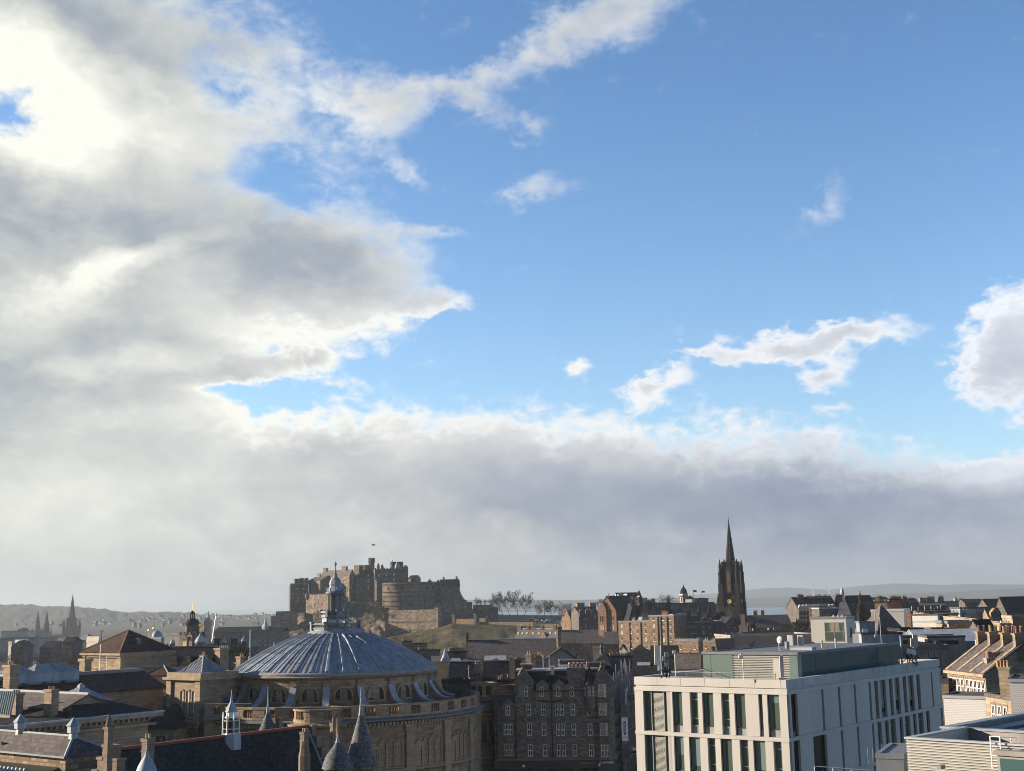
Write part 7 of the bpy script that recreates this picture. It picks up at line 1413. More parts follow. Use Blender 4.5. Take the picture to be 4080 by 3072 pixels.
 w = part('window', MB().box(x0, x1, -.05, .02, z0, z0+.12).box(x0, x1, -.05, .02, z1-.1, z1).box(x0, x0+.1, -.05, .02, z0, z1).box(x1-.1, x1, -.05, .02, z0, z1).box(x0, x1, -.05, .02, lerp(z0, z1, .5)-.06, lerp(z0, z1, .5)+.06).box((x0+x1)/2-.06, (x0+x1)/2+.06, -.05, .02, z0, z1).box(lerp(x0, x1, .27), lerp(x0, x1, .27)+.06, -.05, .02, lerp(z0, z1, .5), z1).box(lerp(x0, x1, .77), lerp(x0, x1, .77)+.06, -.05, .02, lerp(z0, z1, .5), z1), 'grey_metal', q.root); link('pane', MB().box(x0, x1, -.02, .01, z0, z1).mesh('pane', 'glass_green'), w); link('blind', MB().box(lerp(x0, x1, .27), lerp(x0, x1, .77), -.025, -.02, lerp(z0, z1, .5), z1-.1).mesh('blind', 'concrete_tan'), w)
 q.win('r', q.b*.5, q.h-3.2, .9, 1.3, 'dark')
 for i, px in enumerate((3322, 3340, 3356)):
  x = q.x_for(px, 1); part('rooflight', MB().add([(x-.45, .4, q.h+.1), (x+.45, .4, q.h+.1), (x+.45, 1.4, q.h+.1), (x-.45, 1.4, q.h+.1), (x, .9, q.h+.75)], [(0, 1, 4), (1, 2, 4), (2, 3, 4), (3, 0, 4)]), 'white_lead', q.root)
 box('grey_clad_box', 'blue grey clad rooftop box with a white grille, right of the white stair tower', 'plant room', 3488, 2482, 240, 6, 3424, None, 'lead', rm='lead_dull', rh=.1, b=4)
 q = box('blue_parapet_block', 'low blue grey parapet block with small roof aerials, right of the white stair tower', 'building', 3595, 2526, 236, 4, 3441, None, 'lead', rm='roof_felt', rh=.15, b=8); part('grille', MB().box(q.x_for(3451), q.x_for(3474), 3.4, 3.6, q.h, q.h+.9), 'white_plain', q.root)
 t = thing('vent_cabinet', 'small upright white cabinet against the right foot of the stair tower', 'plant box', P(3411, 2555, 222), 16); part('casing', MB().box(-.55, .45, 0, .8, -.3, 1.2), 'white_plain', t); part('base', MB().box(-.7, .6, -.1, .9, -.6, -.3), 'grey_metal', t)
 for px, t0, t1, Y, lab in ((3491, 2440, 2530, 178, 'thin pale roof pole left of the taller one by the dark mansard roof'), (3512, 2462, 2565, 176, 'taller thin pale roof pole in front of the dark mansard roof')):
  p = P(px, t1, Y); t = thing('roof_pole', lab, 'pole', p); part('pole', MB().bar((0, 0, -.3), (0, 0, (t1-t0)*Y/FPX), .06, 6), 'white_lead', t); part('base', MB().box(-.2, .2, -.2, .2, -.3, .1), 'grey_metal', t)
 # beige building with slanted side
 q = box('tan_modern_building', 'long tan modern building with a slanted end below the dark roofed hall', 'building', 3240, 2532, 430, -6, 2912, None, 'concrete_tan', rm='concrete', rh=.5, oh=.3, b=20, zb=-2); x0, x1 = q.x_for(2925), q.x_for(2985); part('recess', MB().box(x0, x1, -.06, .2, q.h-5.0, q.h-2.4), 'concrete', q.root); part('sloped_band', MB().slab([(x1, -2.6, q.h-4.5), (0, -2.6, q.h-4.5), (0, 0, q.h-.9), (x1+2, 0, q.h-.9)], .2), 'concrete_tan', q.root)
 # mid roofs in front of the old town, left of the office roof
 q = box('stone_block_row', 'sunlit stone houses with a flat parapet below the dark end of the tenement row', 'houses', 2782, 2556, 430, 34, 2688, 2800, 'old_town_stone', rm='lead_dull', rh=.6); q.chim(2690, 2712, 2548, pots=3, sub=False); q.chim(2740, 2760, 2550, pots=2, sub=False)
 for px, y0 in ((2752, 2596), (2715, 2575), (2770, 2575)): q.wp('f', px, y0, y0+11, 6, 'sill')
 q = box('stone_block_row', 'sunlit stone house with three small chimneys left of the tan modern building', 'houses', 2852, 2562, 435, 34, 2784, 2870, 'old_town_stone', rm='lead_dull', rh=.6)
 for p0 in (2775, 2808, 2838): q.chim(p0, p0+14, 2548, pots=2, sub=False)
 for px, y0 in ((2815, 2575), (2842, 2575), (2800, 2600), (2840, 2600)): q.wp('f', px, y0, y0+9, 6, 'sill')
 q = box('slate_cottage', 'dark slate roofed house with one chimney right of the sunlit stone houses', 'house', 2930, 2585, 420, 6, 2856, None, 'old_town_dark', roof='x', rh=3, rm='slate', b=10); q.chim(2893, 2910, 2574, pots=3, sub=False)
 q = box('dark_gable_house', 'dark slate roof and gable left of the green rooftop panels', 'house', 2790, 2665, 300, 24, 2690, 2800, 'old_town_dark', roof='x', rh=3.4, rm='slate_worn', zb=0)
 q = box('dark_gable_house', 'dark roof with a sunlit gable edge behind the antenna cluster', 'house', 2700, 2618, 380, 10, 2590, None, 'old_town_dark', roof='x', rh=3, rm='slate', b=10)
 q = box('potted_chimney_row', 'long dark house topped by a row of small orange chimney pots under the brown trees', 'house', 2560, 2618, 330, 3, 2425, None, 'old_town_dark', rm='slate', rh=.2, b=6); rnd = random.Random(8)
 for i in range(22): x = -q.a+.3+i*(q.a-.5)/22; link('chimney_pot', pot_mesh(rnd.choice(('pot', 'dressed_stone')), .16, rnd.choice((.8, .95, 1.1))), q.root, (x, 1, q.h+.2))
 q = box('dark_courtyard_house', 'dark slate roofs with tiny white skylights left of the white office block', 'house', 2620, 2690, 290, 14, 2515, None, 'old_town_dark', roof='x', rh=5, rm='slate', b=12)
 for px in (2540, 2552, 2566, 2580): x = q.x_for(px); part('skylight', MB().box(-.35, .35, -.5, .5, 0, .1), 'white_lead', q.root, loc=(x, 2.4, q.h+2.3), rot=(math.atan2(5, 6), 0, 0))
 q.chim(2598, 2616, 2640, pots=3); q.chim(2560, 2572, 2645, pots=2)
 box('pale_wall_house', 'pale rendered gable wall among the brown trees below the tenement row', 'house', 2494, 2590, 400, 20, 2468, 2500, 'harling', roof='y', rh=1.5, rm='slate'); box('pale_wall_house', 'cream stone ruin wall beside the iron finial', 'wall', 2400, 2582, 410, 14, 2362, None, 'georgian_stone', rm='trim_stone', rh=.3, b=3)
 q = box('red_chimney_house', 'dark hipped roof house with a red chimney in front of the tenement row', 'house', 2590, 2605, 440, 10, 2500, None, 'old_town_dark', roof='hipx', rh=3, rm='slate', b=12); q.chim(2545, 2558, 2583, pots=2, mat='red_brick', sub=False); q.chim(2558, 2564, 2590, pots=1, mat='harling', sub=False)
right_side()

# ------------------------------------------------------------------ the old town ridge
def old_town():
 def box(name, label, cat, px, py, Y, yaw, pl, pr, wm, zb=0, roof='flat', rh=.4, rm='slate', b=None, oh=.15, group=None, ridge=None):
  q = B(name, label, cat, px, py, Y, yaw, pl, pr, zb, wm, group, b=b); q.walls(roof if roof in ('x', 'y') else None, rh); q.roof(roof, rh, rm, oh, ridge=ridge); return q
 q = box('school_house', 'long sunlit stone house with skylights and four thin chimneys below the esplanade wall', 'house', 2224, 2541, 650, 34, 2053, 2250, 'rubble', roof='x', rh=4.2, rm='slate_worn', ridge='white_lead')
 for p0, p1, t in ((2063, 2078, 2494), (2099, 2110, 2492), (2155, 2166, 2492), (2206, 2218, 2492), (2118, 2132, 2504)): q.chim(p0, p1, t, pots=3, sub=False, mat='old_town_dark')
 for px in (2060, 2078, 2095, 2118, 2140, 2165, 2188, 2208): q.wp('f', px, 2553, 2567, 6, 'sill')
 x = q.x_for(2162); part('wall_gable', MB().exty([(x-2.2, q.h-1), (x+2.2, q.h-1), (x+2.2, q.h+.8), (x+.8, q.h+2.6), (x-.8, q.h+2.6), (x-2.2, q.h+.8)], -.2, 2), 'rubble', q.root)
 for px in (2068, 2085, 2102, 2127, 2150, 2195, 2217): x = q.x_for(px, 2); part('skylight', MB().box(-.5, .5, -.7, .7, 0, .12), 'glass_pale', q.root, loc=(x, q.b*.22, q.h+4.2*.44+.3), rot=(math.atan2(4.2, q.b/2), 0, 0))
 q = box('dark_roof_hall', 'long hall with a dark slate roof half in shadow above the broad brown tree', 'hall', 2412, 2562, 640, 6, 2235, None, 'old_town_dark', roof='x', rh=6.2, rm='slate_worn', b=16); q.chim(2224, 2240, 2498, pots=3, sub=False, d=2)
 box('dark_roof_hall', 'shorter slate roof with a sunlit patch between the long hall and the tenement row', 'hall', 2462, 2566, 632, 8, 2405, None, 'old_town_dark', roof='x', rh=5.6, rm='slate_worn', b=14)
 q = box('gabled_house', 'orange sunlit gabled house with small twin dormers at the end of the esplanade', 'house', 2300, 2470, 720, 40, 2234, 2312, 'old_town_stone', roof='x', rh=4.5, rm='slate', zb=4); q.chim(2243, 2256, 2433, pots=3, sub=False, mat='old_town_dark'); q.chim(2302, 2316, 2432, pots=3, sub=False, mat='old_town_dark', y=5)
 x = q.x_for(2262); part('front_gable', MB().exty([(x-2.6, 0), (x+2.6, 0), (x+2.6, q.h+.5), (x, q.h+5.5), (x-2.6, q.h+.5)], -.8, 3), 'old_town_stone', q.root)
 for px in (2244, 2282, 2292): x = q.x_for(px); part('dormer', MB().exty([(x-.9, q.h-1), (x+.9, q.h-1), (x+.9, q.h+1), (x, q.h+2.6), (x-.9, q.h+1)], -.2, 2), 'old_town_stone', q.root)
 for px, y0 in ((2256, 2463), (2267, 2463), (2244, 2470), (2282, 2470), (2292, 2470), (2248, 2490), (2260, 2490), (2285, 2490)): q.wp('f', px, y0, y0+9, 4, 'dark')
 q = box('dark_tower_house', 'dark tower house with two broad sunlit chimney stacks on its flat roofs', 'house', 2382, 2440, 700, -14, 2305, None, 'old_town_dark', roof='x', rh=3, rm='slate', zb=4, b=14); q.chim(2298, 2327, 2402, 2440, pots=6, sub=False, mat='old_town_stone', d=2.4); q.chim(2349, 2373, 2402, 2430, pots=5, sub=False, mat='old_town_stone', d=2.4, y=12); q.chim(2307, 2318, 2432, pots=2, sub=False, y=-1); q.chim(2333, 2351, 2430, pots=3, sub=False, y=-1)
 for px, y0 in ((2334, 2461), (2334, 2488), (2360, 2430), (2372, 2452)): q.wp('f', px, y0, y0+12, 5, 'pale')
 # red gabled building with its long roof
 q = box('red_gabled_hall', 'red sandstone hall with a tall windowed gable and a long dark roof behind', 'hall', 2455, 2432, 640, 36, 2383, 2540, 'red_sandstone', roof='y', rh=7, rm='slate', zb=2); q.chim(2383, 2394, 2412, pots=3, sub=False)
 x = q.x_for(2405); part('front_gable', MB().exty([(x-2.6, 0), (x+2.2, 0), (x+2.2, q.h+.5), (x, q.h+4.4), (x-2.6, q.h+.5)], -1.2, 6), 'red_sandstone', q.root); x = q.x_for(2428); part('finial', MB().cyl(x, -.2, q.h+6.5, q.h+8.6, .3, .1, 6), 'red_sandstone', q.root)
 for px, y0, hh in ((2420, 2456, 14), (2432, 2456, 14), (2444, 2456, 14), (2422, 2491, 17), (2433, 2491, 17), (2445, 2491, 17), (2400, 2455, 22), (2408, 2455, 22), (2400, 2492, 18), (2408, 2492, 18)): q.wp('f', px, y0, y0+hh, 5, 'pale' if y0 > 2480 else 'dark').location.y -= (1.25 if px < 2412 else 0)
 q.wp('f', 2428, 2415, 2432, 6, 'dark')
 # tenement row: six fronts
 def ten(lab, px, py, Y, yaw, pl, cols, rows, wm='old_town_stone', bot=2600, kind='sill', pipes=()):
  q = B('old_tenement', lab, 'tenement', px, py, Y, yaw, pl, None, 0, wm, 'tenements of the old town row', b=12); q.walls(); q.roof('flat', .5, 'lead_dull', .15)
  for r_, hh in rows:
   for c in cols: q.wp('f', c, r_, r_+hh, 7, kind if (c*7+r_) % 5 else 'sillp')
  for p in pipes: x = q.x_for(p); part('drainpipe', MB().box(x-.14, x+.14, -.35, 0, 4, q.h), 'iron', q.root)
  part('string_course', MB().box(-q.a, 0, -.15, 0, q.z_for(0, 0, 2562), q.z_for(0, 0, 2560)), 'dressed_stone', q.root); return q
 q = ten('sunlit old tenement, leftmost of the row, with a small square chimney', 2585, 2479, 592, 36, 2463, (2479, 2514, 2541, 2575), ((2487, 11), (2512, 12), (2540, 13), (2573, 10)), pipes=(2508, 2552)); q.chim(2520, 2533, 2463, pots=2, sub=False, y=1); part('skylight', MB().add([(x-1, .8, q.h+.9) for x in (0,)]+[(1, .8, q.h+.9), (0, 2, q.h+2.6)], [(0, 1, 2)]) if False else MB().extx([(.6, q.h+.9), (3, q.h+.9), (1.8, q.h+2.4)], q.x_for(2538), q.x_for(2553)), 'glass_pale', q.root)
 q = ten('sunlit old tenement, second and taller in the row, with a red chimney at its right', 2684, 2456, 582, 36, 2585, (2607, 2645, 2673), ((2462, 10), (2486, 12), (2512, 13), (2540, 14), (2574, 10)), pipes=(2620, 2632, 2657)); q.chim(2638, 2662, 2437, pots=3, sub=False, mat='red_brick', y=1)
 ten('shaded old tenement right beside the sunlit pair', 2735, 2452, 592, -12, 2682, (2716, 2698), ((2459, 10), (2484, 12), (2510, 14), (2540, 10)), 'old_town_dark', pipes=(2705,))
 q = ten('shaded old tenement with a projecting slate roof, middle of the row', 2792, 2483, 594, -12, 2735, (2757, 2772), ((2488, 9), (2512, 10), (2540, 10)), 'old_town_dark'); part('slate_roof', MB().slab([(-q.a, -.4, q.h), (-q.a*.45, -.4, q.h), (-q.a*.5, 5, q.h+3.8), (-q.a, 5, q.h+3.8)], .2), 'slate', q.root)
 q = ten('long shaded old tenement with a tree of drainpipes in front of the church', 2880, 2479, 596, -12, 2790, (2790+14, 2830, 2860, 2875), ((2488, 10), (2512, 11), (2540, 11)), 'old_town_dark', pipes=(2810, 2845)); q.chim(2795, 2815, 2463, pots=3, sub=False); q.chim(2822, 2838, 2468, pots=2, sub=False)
 q = B('gable_end_house', 'grey rubble house with a broad gable at the right end of the tenement row', 'house', 2950, 2496, 590, -8, 2881, None, 0, 'old_town_dark', b=14); q.walls('y', 4.2); q.roof('y', 4.2, 'slate', .2)
 for px, y0, hh in ((2904, 2490, 9), (2931, 2490, 9), (2894, 2507, 12), (2918, 2507, 12), (2895, 2533, 13), (2940, 2510, 10)): q.wp('f', px, y0, y0+hh, 6, 'sill')
 # gables and roofs above the row
 for lab, p, ap, ev, Y, w, yaw, wm in (('black gable left of the two pale gables above the tenement row', 2525, 2406, 2480, 628, 44, -6, 'black_stone'), ('dark pointed gable just left of the pale gables above the tenement row', 2556, 2393, 2470, 634, 44, -10, 'black_stone'), ('left of the two pale harled gables above the tenement row', 2572, 2398, 2440, 622, 40, 14, 'far_stone'), ('right of the two pale harled gables above the tenement row', 2604, 2402, 2442, 618, 40, 10, 'far_stone')):
  q = B('gable_house', lab, 'house', p+w/2, ev, Y, yaw, p-w/2, None, 4, wm, b=16); rh = q.z_for(-q.a/2, 0, ap)-q.h; q.walls('y', rh); q.roof('y', rh, 'slate', .2); q.wp('f', p, ev-12, ev-3, 4, 'dark'); part('apex_chimney', MB().box(-q.a/2-.9, -q.a/2+.9, .1, 1.4, q.h+rh-1.2, q.h+rh+2.0), wm, q.root)
 q = box('dark_roof_range', 'dark slate roofs with brick chimneys behind the pale gables', 'houses', 2680, 2438, 660, 0, 2555, None, 'old_town_dark', roof='x', rh=4.6, rm='slate', b=14, zb=6); q.chim(2576, 2600, 2392, pots=4, sub=False, mat='red_brick'); q.chim(2622, 2634, 2402, pots=3, sub=False, y=3)
 q = box('black_dormer_range', 'long dark roof with a stone dormer left of the black gable', 'houses', 2520, 2455, 650, 4, 2440, None, 'black_stone', roof='x', rh=6, rm='slate', b=14, zb=4); x = q.x_for(2492); part('dormer', MB().exty([(x-2, q.h-3), (x+2, q.h-3), (x+2, q.h+1), (x, q.h+3), (x-2, q.h+1)], -.4, 3), 'red_sandstone', q.root)
 # white and red gabled houses behind
 q = box('white_gabled_house', 'white harled house group with steep dark roofs on the skyline right of the red gable', 'house', 2562, 2392, 770, -16, 2464, None, 'harling', roof='x', rh=4.6, rm='slate', zb=8, b=9); q.chim(2462, 2478, 2369, 2392, pots=5, sub=False, d=2, y=1); q.chim(2500, 2508, 2366, pots=2, sub=False, mat='red_brick'); q.chim(2510, 2518, 2368, pots=2, sub=False, mat='red_brick')
 for px, w, t in ((2493, 26, 2366), (2543, 28, 2374)): x = q.x_for(px); hw = w*770/FPX/2; part('front_gable', MB().exty([(x-hw, 0), (x+hw, 0), (x+hw, q.h), (x, q.z_for(x, 0, t)), (x-hw, q.h)], -2.6, 4), 'harling', q.root)
 x = q.x_for(2516); part('stair_turret', MB().cyl(x, -.6, 0, q.h+2.5, .9, .9, 10).cyl(x+2.6, -.6, 0, q.h+2, .8, .8, 10), 'harling', q.root); x = q.x_for(2547, 3); part('corner_spire', MB().lathe([(2.0, q.h+2), (1.0, q.h+4), (.25, q.h+6.2), (.1, q.z_for(x, 3, 2356))], 8, x, 3), 'slate', q.root); part('spire_ball', MB().lathe([(.1, q.z_for(x, 3, 2357)), (.55, q.z_for(x, 3, 2354)), (.1, q.z_for(x, 3, 2351))], 8, x, 3), 'white_plain', q.root)
 box('red_tiled_house', 'small red tiled roof front below the white harled house group', 'house', 2560, 2402, 700, 10, 2512, None, 'old_town_stone', roof='x', rh=2.2, rm='red_slate', b=8, zb=6)
 # white domed tower with its annexe, two flags
 q = B('camera_tower', 'white octagonal tower with a black dome on the skyline left of the dark spire', 'tower', 2724, 2366, 690, 0, None, None, 6, 'harling', a=1, b=1); r = 15*690/FPX; h = q.h; q.root.location = P(2724, 2366, 690).xy.to_3d()+Vector((0, 0, 6))
 part('wall', MB().lathe([(r, 0), (r, h-1.2), (r*1.15, h-1.0), (r*1.15, h)], 8, a0=22, a1=382), 'harling', q.root); part('gallery', MB().lathe([(r*1.22, h-1.4), (r*1.22, h-.9), (r*.9, h-.9)], 8, a0=22, a1=382), 'black_stone', q.root); zz = lambda py: (2366-py)*690/FPX+h
 part('dome', MB().lathe([(r*1.12, h), (r*.95, h+.4), (r*.85, h+1.4), (r*.72, zz(2350)), (r*.5, zz(2344)), (r*.2, zz(2340)), (.25, zz(2335)), (.05, zz(2329))], 12), 'black_stone', q.root, 35)
 for k in range(8): a = R(45*k); part('window', MB().box(-.3, .3, -.1, .05, h-4.2, h-1.8), 'glass', q.root, loc=(r*.95*math.cos(a), r*.95*math.sin(a), 0), rot=(0, 0, a+PI/2))
 box('white_annexe', 'small white house with a dark hipped roof right of the white domed tower', 'house', 2756, 2387, 686, 28, 2731, 2768, 'harling', roof='hipx', rh=2.0, rm='slate', zb=6)
 q = box('museum_roofs', 'low roofs and parapets under the two flags', 'house', 2822, 2388, 690, 6, 2766, None, 'old_town_stone', rm='lead_dull', rh=.5, b=8, zb=6); part('block', MB().box(q.x_for(2785), q.x_for(2808), .5, 5, q.h, q.h+.9), 'black_stone', q.root)
 flag(P(2763, 2388, 688), 5.0, 'paint_red', 'red flag on a white pole right of the white domed tower', 1.8, 1.2); flag(P(2797, 2388, 688), 4.6, 'paint_blue', 'blue flag on a white pole left of the dark spire', 1.6, 1.0)
 # church with the tall dark spire
 Y = 640; k = Y/FPX; q = B('spired_church', 'blackened gothic church with a very tall spire, pinnacles and a clock', 'church', 2870, 2440, Y, -14, 2690, None, 0, 'black_stone', b=16); q.walls('x', 4.6); rh = q.z_for(-5, 8, 2402)-q.h; q.roof('x', max(rh, 3.5), 'slate_worn', .3, ridge='lead_dull')
 part('clerestory', MB().box(-q.a, 0, -.25, 0, q.h-1.5, q.h-.4), 'glass_pale', q.root); part('parapet', MB().box(-q.a, 0, -.5, -.1, q.h-.4, q.h+.2), 'old_town_stone', q.root)
 for px, t in ((2707, 2404), (2745, 2402), (2785, 2402), (2825, 2404)): x = q.x_for(px, -.6); part('pinnacle', MB().lathe([(.75, -2), (.75, q.h+.3), (.95, q.h+.6), (.05, q.z_for(x, -.6, t))], 6, x, -.6), 'black_stone', q.root)
 for px in (2770, 2803, 2842): x = q.x_for(px); me, pn = win_mesh('arch_dark', 2.6, 3.4, False); link('arched_window', me, q.root, (x, -.05, q.z_for(x, 0, 2476)))
 for px, t, b0 in ((2663, 2368, 2450), (2863, 2364, 2450)): x = q.x_for(px, 0) if px > 2690 else -q.a-(2690-px)*k; part('corner_pinnacle', MB().lathe([(1.25, -2), (1.25, q.z_for(x, 0, 2412)), (1.5, q.z_for(x, 0, 2408)), (.9, q.z_for(x, 0, 2400)), (.06, q.z_for(x, 0, t))], 6, x, -.3), 'black_stone', q.root)
 # tower, in its own frame but part of the church
 tw = Vector((P(2921, 2470, Y-4).x, Y-4, 0)); c = bpy.data.objects.new('tower', None); COL.objects.link(c); c.parent = q.root; c.rotation_euler = (0, 0, R(-26+q.yaw)); l = q.local(tw); c.location = l; z = lambda py: q.z_for(l.x, l.y, py); w = 8.2; H2 = w/2
 link('tower_wall', MB().box(-H2-.5, H2+.5, -H2-.5, H2+.5, 0, z(2398)).box(-H2, H2, -H2, H2, z(2398), z(2322)).box(-H2+.5, H2-.5, -H2+.5, H2-.5, z(2322), z(2238)).mesh('tower_wall', 'black_stone'), c)
 for sx in (-1, 1):
  for sy in (-1, 1):
   m = MB().box(sx*H2-1.35, sx*H2+1.35, sy*H2-1.35, sy*H2+1.35, 0, z(2400)).box(sx*H2-1.1, sx*H2+1.1, sy*H2-1.1, sy*H2+1.1, z(2400), z(2325)); link('buttress', m.mesh('buttress', 'black_stone'), c)
   link('pinnacle', MB().lathe([(1.15, z(2326)), (1.0, z(2292)), (1.25, z(2284)), (.85, z(2280)), (.65, z(2262)), (.85, z(2259)), (.05, z(2228))], 8, sx*(H2+.1), sy*(H2+.1)).mesh('pinnacle', 'black_stone'), c)
   link('pinnacle', MB().lathe([(.55, z(2300)), (.5, z(2252)), (.7, z(2249)), (.05, z(2226))], 6, sx*(H2-1.6), sy*(H2-1.6)).mesh('pinnacle', 'black_stone'), c)
 link('spire', MB().lathe([(3.0, z(2262)), (2.35, z(2236)), (.16, z(2074)), (.12, z(2068))], 8, a0=22.5, a1=382.5).mesh('spire', 'black_stone'), c)
 for zz_ in (2190, 2150): link('spire_band', MB().lathe([(interp([(2074, .16), (2236, 2.35)], zz_)+.12, z(zz_)), (interp([(2074, .16), (2236, 2.35)], zz_)+.05, z(zz_-4))], 8, a0=22.5, a1=382.5).mesh('spire_band', 'black_stone'), c)
 link('finial', MB().lathe([(.14, z(2070)), (.36, z(2064)), (.08, z(2061))], 8).box(-.05, .05, -.05, .05, z(2062), z(2050)).box(-.5, .45, -.04, .04, z(2053), z(2049)).mesh('finial', 'white_lead'), c)
 for rz in (0, 90, -90):
  e = bpy.data.objects.new('x', None)
  for px_, t, b0 in ((0, 2266, 2362),):
   o = link('belfry_opening', MB().exty([(-1.25, z(b0)), (1.25, z(b0)), (1.25, z(t+14)), (0, z(t)), (-1.25, z(t+14))], -H2-.56, -H2-.2).mesh('belfry_opening', 'paint_dark'), c, (0, 0, 0), (0, 0, R(rz)))
   link('louvre', MB().box(-.55, .75, -H2-.62, -H2-.55, z(2360), z(2330)).box(-.6, .6, -H2-.62, -H2-.55, z(2318), z(2284)).mesh('louvre', 'red_ridge'), c, (0, 0, 0), (0, 0, R(rz))) if rz == 0 else None
  bpy.data.objects.remove(e)
  link('window_gable', MB().exty([(-1.9, z(2270)), (1.9, z(2270)), (0, z(2238))], -H2-.2, -H2+.5).mesh('window_gable', 'black_stone'), c, (0, 0, 0), (0, 0, R(rz)))
  link('clock_face', MB().lathe([(.05, 0), (1.05, .02), (1.05, .2), (.8, .2), (.8, .1), (.05, .1)], 20).mesh('clock_face', 'ochre'), c, tuple(Matrix.Rotation(R(rz), 3, 'Z') @ Vector((0, -H2-.55, z(2396)))), (R(90), 0, R(rz)))
 link('tower_gable', MB().exty([(-3.0, z(2460)), (3.0, z(2460)), (3.0, z(2425)), (0, z(2404)), (-3.0, z(2425))], -H2-1.4, -H2-.4).mesh('tower_gable', 'black_stone'), c); link('doorway', MB().exty([(-1.6, z(2475)), (1.6, z(2475)), (1.6, z(2440)), (0, z(2424)), (-1.6, z(2440))], -H2-1.5, -H2-1.4).mesh('doorway', 'paint_dark'), c)
 # hall, terrace and people right of the spire
 q = box('dark_roofed_hall', 'long hall with a dark grey roof and stepped gable right of the spire', 'hall', 3160, 2500, 560, -4, 2985, None, 'old_town_dark', roof='x', rh=5.2, rm='slate_worn', b=16); part('crow_gable', MB().box(-q.a-.6, -q.a, 0, 16, 0, q.h+1.2).box(-q.a-.6, -q.a, 4, 12, q.h+1.2, q.h+5.9), 'black_stone', q.root)
 for px in (2990, 3002): x = q.x_for(px); part('buttress_pinnacle', MB().lathe([(.8, 0), (.8, q.h+.5), (.05, q.h+3.5)], 6, x, -1), 'black_stone', q.root)
 for px, w_ in ((3010, 16), (3040, 12)): q.chim(px-w_/2, px+w_/2, 2437, 2452, pots=5, sub=False, y=14, mat='old_town_stone')
 q = box('terrace_wall', 'low stone terrace wall with a line of people behind it', 'wall', 3160, 2519, 500, -4, 2955, None, 'rubble', b=3, rm='asphalt', rh=.1)
 for i in range(5): u = -q.a+2+i*q.a/5.2; part('arch', MB().box(u-1, u+1, -.05, .1, 0, q.h-.8), 'old_town_dark', q.root)
 people(q)
 # right hand skyline
 q = box('tall_house_block', 'tall dark terrace with dormers and three broad chimneys behind the evergreen trees', 'tenement', 3340, 2424, 570, -8, 3182, None, 'old_town_dark', roof='x', rh=5, rm='slate', b=16)
 for p0, p1, t in ((3178, 3200, 2371), (3214, 3240, 2376), (3247, 3274, 2374), (3280, 3308, 2374), (3330, 3354, 2370)): q.chim(p0, p1, t, 2424, pots=6, sub=False, d=2.2, mat='old_town_stone' if 3210 < p0 < 3320 else 'old_town_dark')
 for px in (3190, 3204, 3217, 3258, 3272, 3308, 3321): x = q.x_for(px); part('dormer', MB().exty([(x-.75, q.h-.6), (x+.75, q.h-.6), (x+.75, q.h+1.1), (x, q.h+1.9), (x-.75, q.h+1.1)], -.1, 2), 'white_lead', q.root)
 for r_ in (2432, 2450, 2466):
  for px in (3190, 3202, 3214): q.wp('f', px, r_, r_+8, 5, 'pale')
 for p, mt in ((3243, 'white_plain'), (3307, 'white_plain')): x = q.x_for(p, 9); part('mast', MB().bar((x, 9, q.h), (x, 9, q.z_for(x, 9, 2351)), .12), mt, q.root)
 box('white_gable_house', 'white harled gable wall at the left end of the tall dark terrace', 'house', 3180, 2408, 575, 26, 3157, None, 'harling', roof='x', rh=3, rm='slate_worn', b=9)
 box('stone_front_block', 'sunlit stone house block with a parapet in front of the tall dark terrace', 'house', 3262, 2415, 520, 20, 3221, 3300, 'old_town_stone', rm='lead_dull', rh=.5); q = box('slanting_lead_block', 'grey stone block with a sloping lead roof left of the white lantern spire', 'house', 3340, 2425, 515, -10, 3264, None, 'old_town_dark', rm='lead', rh=.3, b=10)
 # white lantern spire on a pyramid roof
 q = box('lantern_hall', 'hall with a steep slate pyramid roof carrying a slender white lantern spire', 'hall', 3392, 2452, 480, 14, 3338, 3412, 'old_town_dark', roof='pyr', rh=9.5, rm='slate_worn'); cx, cy = -q.a/2, q.b/2; z = lambda py: q.z_for(cx, cy, py); r = 12*480/FPX
 part('lantern', MB().box(cx-r*1.05, cx+r*1.05, cy-r*1.05, cy+r*1.05, z(2412), z(2400)).lathe([(r*.8, z(2400)), (r*.72, z(2380)), (r*.95, z(2376)), (r*.95, z(2362)), (r*.7, z(2350)), (r*.42, z(2344)), (.12, z(2340)), (.05, z(2326))], 8, cx, cy), 'white_lead', q.root)
 for kk in range(8): a = R(45*kk+22); part('lantern_column', MB().bar((cx+r*.95*math.cos(a), cy+r*.95*math.sin(a), z(2402)), (cx+r*.85*math.cos(a), cy+r*.85*math.sin(a), z(2374)), .12), 'white_paint', q.root)
 p = P(3433, 2470, 450); t = thing('gothic_monument', 'dark gothic stone lantern tower with a bright gilded ball right of the white spire', 'monument', p); k = 450/FPX; zq = lambda py: (2470-py)*k
 part('base', MB().box(-1.1, 1.1, -1.1, 1.1, -6, zq(2450)).lathe([(1.5, zq(2452)), (1.6, zq(2446)), (1.0, zq(2442)), (.9, zq(2420)), (1.25, zq(2417)), (1.0, zq(2413)), (.65, zq(2411)), (.6, zq(2388)), (.85, zq(2385)), (.1, zq(2368))], 8), 'black_stone', t)
 for sx in (-1, 1):
  for sy in (-1, 1): part('buttress', MB().bar((sx*1.2, sy*1.2, -4), (sx*1.0, sy*1.0, zq(2420)), .3, 4).bar((sx*.6, sy*.6, zq(2390)), (sx*.15, sy*.15, zq(2372)), .13, 4), 'black_stone', t)
 part('ball', MB().lathe([(.05, zq(2370)), (.42, zq(2366)), (.42, zq(2363)), (.05, zq(2359))], 10), 'gold', t)
